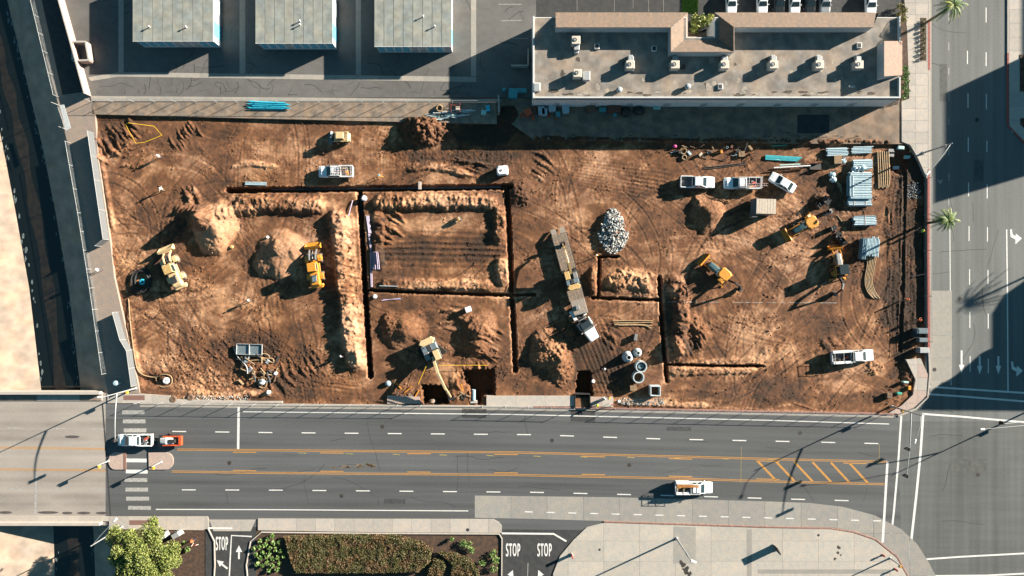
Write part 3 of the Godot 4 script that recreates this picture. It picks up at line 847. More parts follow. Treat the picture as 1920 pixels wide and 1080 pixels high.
	b.prism(poly([1005, -60, 1690, -60, 1690, 60, 1005, 60]), -0.3, 0.0)
	var lot := struct("parking_lot", b, M.dark_asphalt, "dark asphalt car park north of the flat-roofed building")
	for q: Array in [[1082, -30, 1082, 20], [1152, -30, 1152, 22], [1187, -30, 1187, 15], [1216, -30, 1216, 22], [1244, -30, 1244, 22]]:
		marking(lot, "bay_line", q, 0.1, M.white_worn)
	b = MB.new()
	b.prism(poly([172, 192, 930, 192, 932, 232, 830, 230, 690, 227, 480, 222, 330, 218, 172, 214]), -1.2, 0.0)
	struct("concrete_walk", b, M.walk, "strip of worn dusty concrete along the north edge of the site")
	b = MB.new()
	b.prism(poly([930, 184, 1008, 184, 1008, 60, 1690, 60, 1694, 200, 1694, 270, 1500, 269, 1240, 266, 1000, 261, 985, 250, 958, 232, 930, 214]), -1.4, 0.0)
	var alley := struct("alley", b, M.alley, "tan paved alley south of the flat-roofed building")
	b = MB.new()
	var ar_ := RandomNumberGenerator.new()
	ar_.seed = 14
	for k in 200:
		var c := g2(ar_.randf_range(1000, 1640), 264.0 - absf(ar_.randfn()) * 5.0)
		var pg2 := PackedVector2Array()
		var R := ar_.randf_range(0.05, 0.26)
		for m in 9: pg2.append(c + Vector2.from_angle(TAU * m / 9.0) * Vector2(1.9, 0.55) * R * ar_.randf_range(0.5, 1.3))
		b.prism(pg2, 0.0, 0.004 + 0.0012 * (k % 12))
	tag(part("spilt_soil", b, M.spilt, alley), "", "", "", "stuff")
	b = MB.new()
	b.prism(poly([1495, 215, 1555, 215, 1555, 250, 1495, 250]), 0.0, 0.006)
	part("asphalt_patch", b, M.dark_asphalt, alley)

	# east pavement with planting strips
	slabs(self_struct("sidewalk_east", "pale concrete pavement along the cross street"), [1690, -60, 1740, -60, 1740, 330, 1738, 336, 1722, 300, 1706, 272, 1690, 266, 1690, 190, 1704, 185, 1700, 60], 1690, -60, 26, 22, -1.2, 0.13, [M.pave, M.pave2])
	b = MB.new()
	b.prism(poly([1688, 20, 1700, 20, 1702, 185, 1690, 190]), -0.3, 0.1)
	struct("planting_strip", b, M.mulch, "brown planting strip against the east wall")
	b = MB.new()
	b.prism(poly([1725, 34, 1736, 34, 1736, 114, 1725, 114]), -0.2, 0.15)
	struct("kerb_planting_bed", b, M.mulch, "narrow planted bed along the red kerb")

	# cross street and junction
	var rc := rect_px(1680, -70, 1995, 1145)
	var s1 := fnl(71, 1.0, 3); var s2 := fnl(72, 0.04, 3); var s3 := fnl(73, 2.6, 2)
	image_mat("cross", paint_image(rc, 0.12, Color(0.112, 0.119, 0.118), func(x: float, z: float) -> float:
		var px := x / S + 960.0; var py := z / S + 540.0
		var t := 1.0 + 0.2 * s1.get_noise_2d(x * 0.9, z * 0.02) + 0.2 * s2.get_noise_2d(x * 1.5, z * 0.8) + 0.13 * s3.get_noise_2d(x, z)
		for c: float in [1763.0, 1797.0, 1832.0, 1868.0]:
			var d := absf(px - c) / 10.0
			if d < 1.0: t *= 1.0 - 0.15 * (1.0 - d) * (0.8 + s2.get_noise_2d(c, z * 2.0))
		if py > 790.0: t *= 0.74 + 0.1 * s1.get_noise_2d(x * 0.05, z * 0.8) + 0.08 * s2.get_noise_2d(x * 2.0, z * 2.0)
		return t))
	b = MB.new()
	b.prism(poly([1736, -60, 1990, -60, 1990, 1140, 1690, 1140, 1690, 1000, 1682, 779, 1736, 700]), -0.8, 0.0)
	var cross := struct("cross_street", b, M.cross, "grey worn asphalt of the cross street and junction", rc)
	slabs(cross, [1744, 545, 1785, 545, 1785, 716, 1766, 716, 1744, 738], 1744, 545, 41, 42, -0.02, 0.01, [M.gutter, M.gutter2], "pad_slab")
	for yy in [30, 85, 132, 180, 225, 283, 330, 375, 410]:
		marking(cross, "lane_dash", [1779, yy - 5, 1779, yy + 9], 0.13, M.white_worn)
	for q: Array in [[1814, 95, 120], [1815, 175, 202], [1815.5, 258, 285], [1816, 342, 368], [1817, 424, 452], [1818, 505, 534], [1818.5, 585, 615], [1819, 668, 697]]:
		marking(cross, "lane_dash", [q[0], q[1], q[0], q[2]], 0.15, M.white)
	for q: Array in [[1849, 14, 42], [1849, 98, 124], [1849.5, 176, 205], [1850.5, 264, 285], [1851, 345, 372], [1851.5, 426, 453], [1852.5, 506, 533], [1853, 588, 616], [1853, 672, 700]]:
		marking(cross, "lane_dash", [q[0], q[1], q[0], q[2]], 0.15, M.white)
	marking(cross, "lane_line", [1781, 430, 1783, 700, 1783.5, 722], 0.13, M.white)
	marking(cross, "lane_line", [1887.5, 430, 1889, 560, 1890, 733], 0.2, M.white)
	marking(cross, "crossing_line", [1742, 725, 1800, 729, 1925, 737, 1990, 741], 0.3, M.white)
	marking(cross, "crossing_line", [1740, 739, 1800, 743, 1925, 753, 1990, 758], 0.3, M.white)
	marking(cross, "crossing_line", [1729, 776, 1800, 781, 1925, 792, 1990, 798], 0.3, M.white)
	marking(cross, "crossing_line", [1731, 776, 1726, 850, 1718, 930, 1709, 1010, 1704, 1050], 0.4, M.white)
	marking(cross, "crossing_line", [1690, 780, 1684, 870, 1676, 960, 1668, 1030], 0.32, M.white)
	marking(cross, "crossing_line", [1704, 1050, 1730, 1049, 1800, 1044, 1990, 1034], 0.28, M.white)
	marking(cross, "crossing_line", [1740, 1080, 1850, 1079, 1990, 1072], 0.28, M.white)
	for q: Array in [[1803, 657, 700], [1837, 668, 702], [1872, 668, 702]]:
		b = MB.new()
		var ar := poly([q[0] - 1.7, q[1], q[0] + 1.7, q[1], q[0] + 1.7, q[2] - 16, q[0] + 5, q[2] - 16, q[0], q[2], q[0] - 5, q[2] - 16, q[0] - 1.7, q[2] - 16])
		b.prism(ar, 0.0, 0.006)
		part("arrow", b, M.white, cross)
	for q: Array in [[1898, 430], [1900, 678]]:
		b = MB.new()
		var o := poly([q[0] - 4, q[1], q[0] - 0.5, q[1], q[0] + 0.5, q[1] + 9, q[0] + 6, q[1] + 13, q[0] + 7, q[1] + 8, q[0] + 18, q[1] + 17, q[0] + 6, q[1] + 28, q[0] + 6, q[1] + 19, q[0] - 3, q[1] + 14])
		b.prism(o, 0.0, 0.006)
		part("turn_arrow", b, M.white, cross)
	b = MB.new()
	b.prism(poly([1758, 336, 1763, 339, 1768, 336, 1766, 341, 1763, 346, 1759, 341]), 0.0, 0.006)
	part("cycle_mark", b, M.white_worn, cross)
	# far pavement across the street
	slabs(self_struct("sidewalk_far", "grey concrete pavement across the cross street"), [1891, -60, 1990, -60, 1990, 310, 1950, 288, 1896, 246, 1891, 232], 1891, -60, 30, 26, -0.3, 0.13, [M.pave, M.pave2])
	b = MB.new()
	b.prism(poly([1911, 103, 1990, 103, 1990, 172, 1911, 172]), 0.0, 0.2)
	b.prism(poly([1912, 222, 1990, 222, 1990, 262, 1930, 250, 1912, 234]), 0.0, 0.2)
	struct("far_planting_bed", b, M.mulch, "dark planted bed on the far pavement")
	b = MB.new()
	band(b, line3([1889, -60, 1889, 100]), 0.25, -0.1, 0.15)
	var kb := struct("kerb_far", b, M.pave, "kerb of the far pavement")
	b = MB.new()
	band(b, line3([1889, 100.4, 1890, 236, 1920, 268, 1990, 318]), 0.3, -0.1, 0.155)
	part("red_kerb", b, M.red_paint, kb)

	# main street
	var rm := rect_px(195, 745, 1745, 1005)
	var m1 := fnl(81, 1.0, 3); var m2 := fnl(82, 0.06, 3); var m3 := fnl(83, 2.8, 2)
	image_mat("street", paint_image(rm, 0.11, Color(0.068, 0.0715, 0.075), func(x: float, z: float) -> float:
		var px := x / S + 960.0; var py := z / S + 540.0
		var v := py - (lane_y(px, YEL_N) - 843.0)
		var t := 1.0 + 0.22 * m1.get_noise_2d(x * 0.02, v * 0.09) + 0.2 * m2.get_noise_2d(x * 0.4, z * 1.6) + 0.14 * m3.get_noise_2d(x, z)
		if v < 785.0: t *= 1.22
		elif v > 843.0 and v < 886.0: t *= 1.12 + 0.1 * m2.get_noise_2d(x, z)
		for c: float in [829.0, 945.0, 903.0]:
			var d := absf(v - c) / 7.0
			if d < 1.0: t *= 1.0 - 0.3 * (1.0 - d) * (0.7 + m2.get_noise_2d(x * 0.7, c))
		return t))
	b = MB.new()
	var pg := [198, 985]
	pg.append_array([198, 757]); pg.append_array(along(KERB_N, 320, 1682)); pg.append_array([1690, 1000])
	b.prism(poly(pg), -0.8, 0.002)
	var street := struct("main_street", b, M.street, "dark grey asphalt main street with lane markings", rm)
	marking(street, "edge_line", along(EDGE_N, 456, 1667), 0.16, M.white, 0.008)
	marking(street, "edge_line", along(EDGE_S, 292, 878), 0.16, M.white, 0.008)
	for k in 21:
		var x := 336.0 + k * 80.8 + (5.0 if k > 14 else 0.0)
		if x > 1650: break
		marking(street, "lane_dash", along(DASH_N, x - 13, x + 13), 0.17, M.white, 0.008)
	for k in 17:
		var x := 354.0 + k * 81.6
		if x > 1600: break
		marking(street, "lane_dash", along(DASH_S, x - 13, x + 13), 0.17, M.white, 0.008)
	for q: Array in [[YEL_N, 332, 1664, 0.0], [YEL_S, 322, 1662, 0.0]]:
		for o: float in [-1.3, 1.3]:
			marking(street, "centre_line", along(q[0], q[1], q[2], o), 0.1, M.yellow, 0.008)
	for k in 8:
		var x := 622.0 + k * 163.5 - 163.5
		marking(street, "centre_dash", along(YEL_N, x - 22, x + 22, 4.2), 0.14, M.yellow, 0.008)
		if x < 1500: marking(street, "centre_dash", along(YEL_S, x - 22, x + 22, -4.0), 0.14, M.yellow, 0.008)
	for k in 6:
		var x := 1420.0 + k * 34.5
		marking(street, "hatch", [x, 864.0 + k * 0.8, x + 35, 901.0 + k * 1.0], 0.35, M.yellow, 0.008)
	marking(street, "stop_line", [447.5, 763, 446.5, 842], 0.4, M.white, 0.008)
	marking(street, "stop_line", [1664, 866, 1655, 1017], 0.4, M.white, 0.012)
	for k in 6:
		var yy: float = [773, 790, 807, 900, 918, 935][k]
		marking(street, "crossing_bar", [229.0 + k * 1.5, yy, 271.0 + k * 1.7, yy], 0.66, M.white_worn, 0.008)
	marking(street, "crossing_bar", [233, 863, 275, 863.5], 0.62, M.white, 0.008)
	marking(street, "crossing_bar", [236, 884, 277, 884.5], 0.62, M.white, 0.008)
	marking(street, "crossing_bar", [240, 952, 283, 952.5], 0.62, M.white_worn, 0.008)
	for k in 11:
		marking(street, "survey_mark", [560.0 + k * 88, 849.0 + k * 1.2, 574.0 + k * 88, 850.0 + k * 1.2], 0.12, M.survey, 0.007)
	marking(street, "survey_mark", [1390, 838, 1389, 905], 0.06, M.survey, 0.007)
	marking(street, "survey_mark", [1649, 832, 1648, 870], 0.06, M.survey, 0.007)
	b = MB.new()
	var fr := RandomNumberGenerator.new()
	fr.seed = 5
	for k in 34:
		var c := g2(fr.randf_range(595, 712), 0); var u := fr.randf()
		c = g2(620 + u * 92 + fr.randf_range(-4, 4), 877 - u * 6 + fr.randf_range(-3, 3))
		var o := PackedVector2Array()
		var R := fr.randf_range(0.1, 0.45)
		for m in 6: o.append(c + Vector2.from_angle(TAU * m / 6.0) * Vector2(1.6, 0.6) * R * fr.randf_range(0.5, 1.2))
		b.prism(o, 0.0, 0.007)
	tag(part("spilt_grit", b, M.grit, street), "", "", "", "stuff")
	b = MB.new()
	b.prism(poly([866, 766, 912, 767, 912, 784, 866, 783]), 0.0, 0.006)
	part("asphalt_patch", b, M.dark_asphalt, street)
	b = MB.new()
	b.prism(poly([1070, 769, 1116, 770, 1116, 791, 1070, 790]), 0.0, 0.006)
	part("asphalt_patch", b, M.dark_asphalt, street)
	b = MB.new()
	for q: Array in [[462, 784.5, 960, 789, 1440, 800, 1640, 806]]:
		ribbon(b, line3(q), 0.05, 0.005)
	part("seam", b, M.tar, street)
	# sealed cracks, utility cuts and covers in the streets
	b = MB.new()
	var sc := RandomNumberGenerator.new()
	sc.seed = 31
	for k in 46:
		var p := Vector2(sc.randf_range(300, 1640), sc.randf_range(768, 950))
		var cs := k % 3 == 0
		if cs: p = Vector2(sc.randf_range(1755, 1880), sc.randf_range(20, 1060))
		var ang := (0.0 if sc.randf() < 0.6 else PI / 2) + sc.randf_range(-0.1, 0.1)
		if cs: ang += PI / 2
		var pts := PackedVector3Array()
		for m in sc.randi_range(5, 14):
			if not cs and (p.y < 768 or p.y > lane_y(p.x, DASH_S) + (2 if p.x > 880 else 30) or p.x > 1650): break
			pts.append(gp(p.x, p.y))
			ang += sc.randf_range(-0.22, 0.22)
			p += Vector2.from_angle(ang) * sc.randf_range(5, 11)
		if pts.size() > 1: ribbon(b, pts, sc.randf_range(0.05, 0.1), 0.0045)
	tag(part("sealed_crack", b, M.tar, street), "", "", "", "stuff")
	for k: Array in [[1250, 800, 46, 8], [720, 935, 40, 10]]:
		b = MB.new()
		b.prism(poly([k[0], k[1], k[0] + k[2], k[1] + 0.5, k[0] + k[2], k[1] + k[3], k[0], k[1] + k[3] - 0.5]), 0.0, 0.0036)
		part("utility_cut", b, M.cut_asphalt, street)
	for k: Array in [[1826, 300, 18, 40], [1790, 860, 60, 24], [1762, 120, 14, 70]]:
		b = MB.new()
		b.prism(poly([k[0], k[1], k[0] + k[2], k[1], k[0] + k[2], k[1] + k[3], k[0], k[1] + k[3]]), -0.1, 0.0036)
		part("utility_cut", b, M.cut_asphalt2, cross)
	for k: Array in [[717, 800], [1035, 826], [640, 930], [1180, 872], [1500, 812], [430, 868]]:
		b = MB.new()
		b.lathe(gp(k[0], k[1]), [Vector2(0.34, 0.0), Vector2(0.34, 0.007), Vector2(0.0, 0.008)], 16)
		part("manhole_cover", b, M.stain_dark, street)
	for k: Array in [[1834, 890], [1752, 693], [1800, 560], [1832, 225]]:
		b = MB.new()
		b.lathe(gp(k[0], k[1]), [Vector2(0.34, 0.0), Vector2(0.34, 0.014), Vector2(0.0, 0.015)], 16)
		part("manhole_cover", b, M.stain_dark, cross)
	# bus lane of cast concrete
	slabs(street, [890, 929, 1150, 932, 1440, 940, 1520, 943, 1580, 950, 1640, 966, 1690, 992, 1720, 1020, 1742, 1055, 1765, 1100, 1785, 1140, 1725, 1140, 1706, 1085, 1682, 1042, 1640, 1010, 1600, 996, 1560, 989, 1440, 987, 1130, 977, 1000, 973, 890, 971], 890, 920, 68, 80, -0.02, 0.01, [M.pad, M.pad2], "pad_slab", 0.02)
	for k in 17:
		var x := 984.0 + k * 40.8
		marking(street, "lane_dash", [x, lane_y(x, [960, 959, 1440, 971, 1660, 977]), x + 15, lane_y(x + 15, [960, 959, 1440, 971, 1660, 977])], 0.17, M.white, 0.0165)
	# kerbs
	b = MB.new()
	band(b, line3(along(KERB_N, 320, 1000, -1.5)), 0.3, -1.2, 0.13)
	band(b, line3(along(KERB_N, 262, 320, -1.5)), 0.3, -1.2, 0.12)
	var kn := struct("kerb_north", b, M.pave2, "concrete kerb between street and site")
	b = MB.new()
	band(b, line3(along(KERB_N, 1000.5, 1676, -1.5)), 0.3, -1.2, 0.132)
	part("red_kerb", b, M.red_dusty, kn)
	b = MB.new()
	ribbon(b, line3(along(KERB_N, 262, 1676, 2.5)), 0.5, 0.006)
	part("gutter", b, M.gutter, kn)
	b = MB.new()
	band(b, line3([1741, -60, 1741, 38]), 0.3, -1.2, 0.14)
	band(b, line3([1741, 132, 1740.5, 318]), 0.3, -1.2, 0.14)
	band(b, line3([1741, 655, 1743, 700, 1739, 745, 1716, 767, 1684, 780]), 0.3, -1.2, 0.14)
	var ke := struct("kerb_east", b, M.pave2, "concrete kerb on the west side of the cross street")
	for q: Array in [[1741, 38.5, 1741, 131.5], [1740.5, 318.5, 1740, 480, 1741, 654.5]]:
		b = MB.new()
		band(b, line3(q), 0.4, -1.2, 0.145)
		part("red_kerb", b, M.red_paint, ke)
	b = MB.new()
	ribbon(b, line3([1744.5, -60, 1744.5, 320, 1744, 655]), 0.4, 0.006)
	part("gutter", b, M.gutter, ke)
	slabs(self_struct("sidewalk_corner", "broken concrete pavement round the street corner of the site"), [1698, 674, 1726, 672, 1739, 702, 1736, 742, 1714, 763, 1684, 776, 1666, 774, 1690, 760, 1711, 740, 1716, 712], 1698, 660, 22, 24, -1.2, 0.12, [M.pave, M.pave2, M.pave_pink])
	slabs(self_struct("sidewalk_bridgehead", "grey concrete pavement at the bridge end of the site"), [202, 738, 262, 738, 320, 742, 322, 756, 262, 756, 202, 756], 202, 738, 28, 18, -1.2, 0.12, [M.pave, M.pave2])
	slabs(self_struct("sidewalk_remnant", "pinkish strip of old pavement between the two pits"), [912, 742, 1077, 742, 1077, 762, 912, 761], 912, 740, 55, 24, -0.9, 0.1, [M.pave_pink, M.pave])
	slabs(self_struct("sidewalk_broken", "short broken slab of pavement left of the first pit"), [726, 741, 786, 744, 790, 757, 726, 757], 726, 740, 20, 24, -0.9, 0.1, [M.pave_pink, M.pave])
	slabs(self_struct("sidewalk_strip", "thin pavement strip behind the street kerb"), [322, 748, 480, 752, 530, 752, 530, 756, 322, 755], 322, 740, 36, 24, -0.9, 0.1, [M.pave, M.pave2])
	slabs(self_struct("sidewalk_end", "short slab of pavement beside the trench box"), [1107, 744, 1150, 744, 1150, 763, 1107, 762], 1107, 740, 22, 24, -0.9, 0.1, [M.pave_pink, M.pave])

	# south side
	b = MB.new()
	b.prism(poly([385, 974, 480, 974, 480, 1140, 385, 1140]), -0.3, 0.0)
	var drive := struct("driveway", b, M.dark_asphalt, "dark asphalt driveway beside the leafy tree")
	slabs(drive, [392, 974, 480, 974, 470, 996, 400, 996], 392, 974, 30, 24, 0.0, 0.02, [M.pave, M.pave2])
	b = MB.new()
	b.prism(poly([938, 972, 1160, 972, 1160, 1140, 938, 1140]), -0.3, 0.0)
	var drive2 := struct("driveway", b, M.dark_asphalt, "dark asphalt driveway with two painted stop words")
	slabs(self_struct("sidewalk_south", "pale concrete pavement along the south side of the street"), [205, 968, 390, 968, 392, 975, 392, 990, 380, 994, 205, 992], 205, 968, 36, 40, -0.2, 0.12, [M.pave, M.pave2])
	slabs(self_struct("sidewalk_hedge", "pale concrete pavement in front of the long hedge"), [484, 972, 925, 973, 936, 979, 941, 986, 941, 999, 720, 998, 484, 994], 484, 968, 36, 40, -0.2, 0.13, [M.pave, M.pave2])
	var plaza_node := self_struct("plaza", "broad pale concrete corner plaza south of the bus lane")
	slabs(plaza_node, [1132, 980, 1440, 990, 1556, 992, 1600, 999, 1640, 1013, 1680, 1045, 1703, 1086, 1722, 1140, 1034, 1140, 1037, 1075, 1050, 1042, 1075, 1012, 1100, 988], 1132, 976, 67, 38, -0.2, 0.13, [M.plaza, M.plaza2, M.plaza3])
	for k: Array in [[[1400, 992, 1409, 992, 1409, 1086, 1400, 1086], M.pad2], [[1262, 987, 1304, 988, 1304, 1056, 1262, 1056], M.pad], [[1420, 1067, 1668, 1067, 1668, 1075, 1420, 1075], M.pad2], [[1524, 994, 1542, 994, 1542, 1010, 1524, 1010], M.pave]]:
		b = MB.new()
		b.prism(poly(k[0]), 0.1, 0.1345)
		part("replaced_slab", b, k[1], plaza_node)
	b = MB.new()
	band(b, line3([1132, 978, 1440, 988, 1556, 990.5, 1602, 997.5, 1642, 1011.5, 1682, 1044, 1705, 1086, 1722, 1140]), 0.25, -0.1, 0.14)
	struct("kerb_plaza", b, M.red_dusty, "faded red kerb round the corner plaza")
	b = MB.new()
	band(b, line3([390, 990, 402, 1015, 403, 1060, 398, 1140]), 0.2, -0.1, 0.16)
	band(b, line3([470, 1140, 462, 1060, 470, 1015, 490, 998, 720, 1000, 936, 1001, 941, 1010, 940, 1140]), 0.2, -0.1, 0.16)
	struct("kerb_beds", b, M.pave, "pale kerb round the planting beds")
	marking(drive, "give_way_line", [388, 990, 436, 990.5], 0.3, M.white, 0.03)
	marking(drive, "lane_line", [472, 1006, 434, 1004, 432, 1040, 427, 1140], 0.22, M.white)
	marking(drive2, "give_way_line", [941, 1000, 1038, 1001, 1062, 1015], 0.3, M.white)
	marking(drive2, "lane_dash", [990, 1055, 989, 1090], 0.1, M.white_worn)
	for q: Array in [[962, 1031, 26.0, 30.0], [1021, 1031, 27.0, 30.0]]:
		b = MB.new()
		b.prism(poly([q[0] - 15, q[1] - 15, q[0] + 15, q[1] - 15, q[0] + 15, q[1] + 16, q[0] - 15, q[1] + 16]), 0.0, 0.006)
		part("paint_ground", b, M.tar, drive2)
	stop_word(drive2, 962, 1031, 27, 25)
	stop_word(drive2, 1021, 1031, 27, 25)
	stop_word(drive, 416, 1019, 23, 26)
	for q: Array in [[drive, 416, 1058, 0.45], [drive, 448, 1035, 0.0], [drive2, 957, 1080, -0.2], [drive2, 1014, 1080, 0.2]]:
		b = MB.new()
		var o := PackedVector2Array()
		for c: Vector2 in [Vector2(-0.15, 1.2), Vector2(0.15, 1.2), Vector2(0.15, 0.0), Vector2(0.55, 0.0), Vector2(0, -1.1), Vector2(-0.55, 0.0), Vector2(-0.15, 0.0)]:
			o.append(g2(q[1], q[2]) + c.rotated(-q[3] * 2.0))
		b.prism(o, 0.0, 0.008)
		part("arrow", b, M.white, q[0])

	# bridge
	b = MB.new()
	b.prism(poly([-130, 737, 202, 737, 207, 985, -130, 985]), -0.7, 0.0, true)
	var rb := rect_px(-135, 730, 212, 992)
	var k1 := fnl(91, 1.0, 3); var k2 := fnl(92, 0.12, 4); var k3 := fnl(93, 2.5, 2)
	image_mat("deck_img", paint_image(rb, 0.12, Color(0.27, 0.24, 0.215), func(x: float, z: float) -> float:
		var py := z / S + 540.0
		var t := 1.0 + 0.14 * k1.get_noise_2d(x * 0.02, z * 0.6) + 0.22 * k2.get_noise_2d(x * 0.5, z * 1.3) + 0.1 * k3.get_noise_2d(x, z)
		for c: float in [822.0, 795.0, 900.0, 930.0, 945.0]:
			var d := absf(py - c) / 8.0
			if d < 1.0: t *= 1.0 - 0.2 * (1.0 - d) * (0.8 + k2.get_noise_2d(x, c))
		return t))
	var br2 := struct("bridge_deck", b, M.deck_img, "pale concrete bridge deck over the channel", rb)
	b = MB.new()
	ribbon(b, line3([192, 757, 199, 850, 207, 968]), 0.25, 0.006)
	part("expansion_joint", b, M.tar, br2)
	for q: Array in [[733, 746, 1.0], [977, 995, 1.0]]:
		b = MB.new()
		b.prism(poly([-130, q[0], 193, q[0], 193, q[0] + 5, -130, q[0] + 5]), -0.8, q[2])
		part("parapet", b, M.pave, br2)
	slabs(br2, [-130, 739, 192, 739, 192, 751, -130, 751], -130, 738, 40, 14, 0.0, 0.14, [M.walk, M.pave2], "deck_slab")
	slabs(br2, [-130, 966, 204, 968, 204, 977, -130, 977], -130, 964, 40, 14, 0.0, 0.14, [M.pave, M.pave2], "deck_slab")
	for q: Array in [[YEL_N, 0.0], [YEL_S, 0.0]]:
		for o: float in [-1.2, 1.2]: marking(br2, "centre_line", along(q[0], -100, 198, o), 0.1, M.yellow)
	marking(br2, "stop_line", [68, 884, 66, 964], 0.35, M.white_worn)
	for x: float in [-40, 28, 110, 182]:
		marking(br2, "lane_dash", along(DASH_N, x - 14, x + 14, -2.0), 0.15, M.white_worn)
		marking(br2, "lane_dash", along(DASH_S, x - 14, x + 14), 0.15, M.white_worn)
	for q: Array in [[90, 961, 20], [126, 962, 10], [157, 962, 13], [192, 962, 13], [10, 961, 13], [135, 819, 14]]:
		b = MB.new()
		var o := PackedVector2Array()
		for m in 14: o.append(g2(q[0] + cos(TAU * m / 14.0) * q[2], q[1] + sin(TAU * m / 14.0) * 2.6))
		b.prism(o, 0.0, 0.006)
		part("tar_stain", b, M.stain, br2)
	# brown tactile pads at the crossings
	for q: Array in [[243, 975, 290, 984], [232, 741, 272, 750], [232, 848, 237, 880]]:
		b = MB.new()
		b.prism(poly([q[0], q[1], q[2], q[1], q[2], q[3], q[0], q[3]]), 0.0, 0.126 if q[1] > 900 or q[1] < 800 else 0.16)
		struct("tactile_pad", b, M.tactile, "reddish brown tactile pad at the " + ("south" if q[1] > 900 else ("north" if q[1] < 800 else "island")) + " end of the crossing")
	# refuge island at the crossing
	for q: Array in [[204, 232, true], [282, 326, false]]:
		b = MB.new()
		var o := PackedVector2Array()
		if q[2]:
			o.append(g2(234, 880)); o.append(g2(233, 848))
			for m in 9: o.append(g2(216 - sin(PI * m / 8.0) * 12, 864 - cos(PI * m / 8.0) * 16))
		else:
			o.append(g2(279, 848)); 
			for m in 9: o.append(g2(313 + sin(PI * m / 8.0) * 13, 864 - cos(PI * m / 8.0) * 16))
			o.append(g2(280, 880))
		b.prism(o, -0.1, 0.15)
		struct("refuge_island", b, M.pave_pink, "rounded tan refuge island " + ("west" if q[2] else "east") + " of the zebra bars")

func self_struct(called: String, label: String) -> Node3D:
	var o := Node3D.new()
	o.name = numbered(called)
	add_child(o)
	tag(o, label, "", "", "structure")
	return o
func stop_word(parent: Node, px: float, py: float, w: float, h: float) -> void:
	var tm := TextMesh.new()
	tm.text = "STOP"
	var f := SystemFont.new()
	f.font_names = PackedStringArray(["Droid Sans"])
	f.font_weight = 700
	tm.font = f; tm.font_size = 64; tm.pixel_size = 0.01; tm.depth = 0.012
	tm.curve_step = 2.0
	var bb := tm.get_aabb()
	var o := put("stop_word", tm, M.white, parent)
	var k := w * S / maxf(bb.size.x, 0.1); var kz := h * S / maxf(bb.size.y, 0.1)
	o.transform = Transform3D(Basis(Vector3(k, 0, 0), Vector3(0, 0, -kz), Vector3(0, 1, 0)), gp(px, py) + Vector3(0, 0.014, 0) - Vector3(bb.get_center().x * k, 0, -bb.get_center().y * kz))

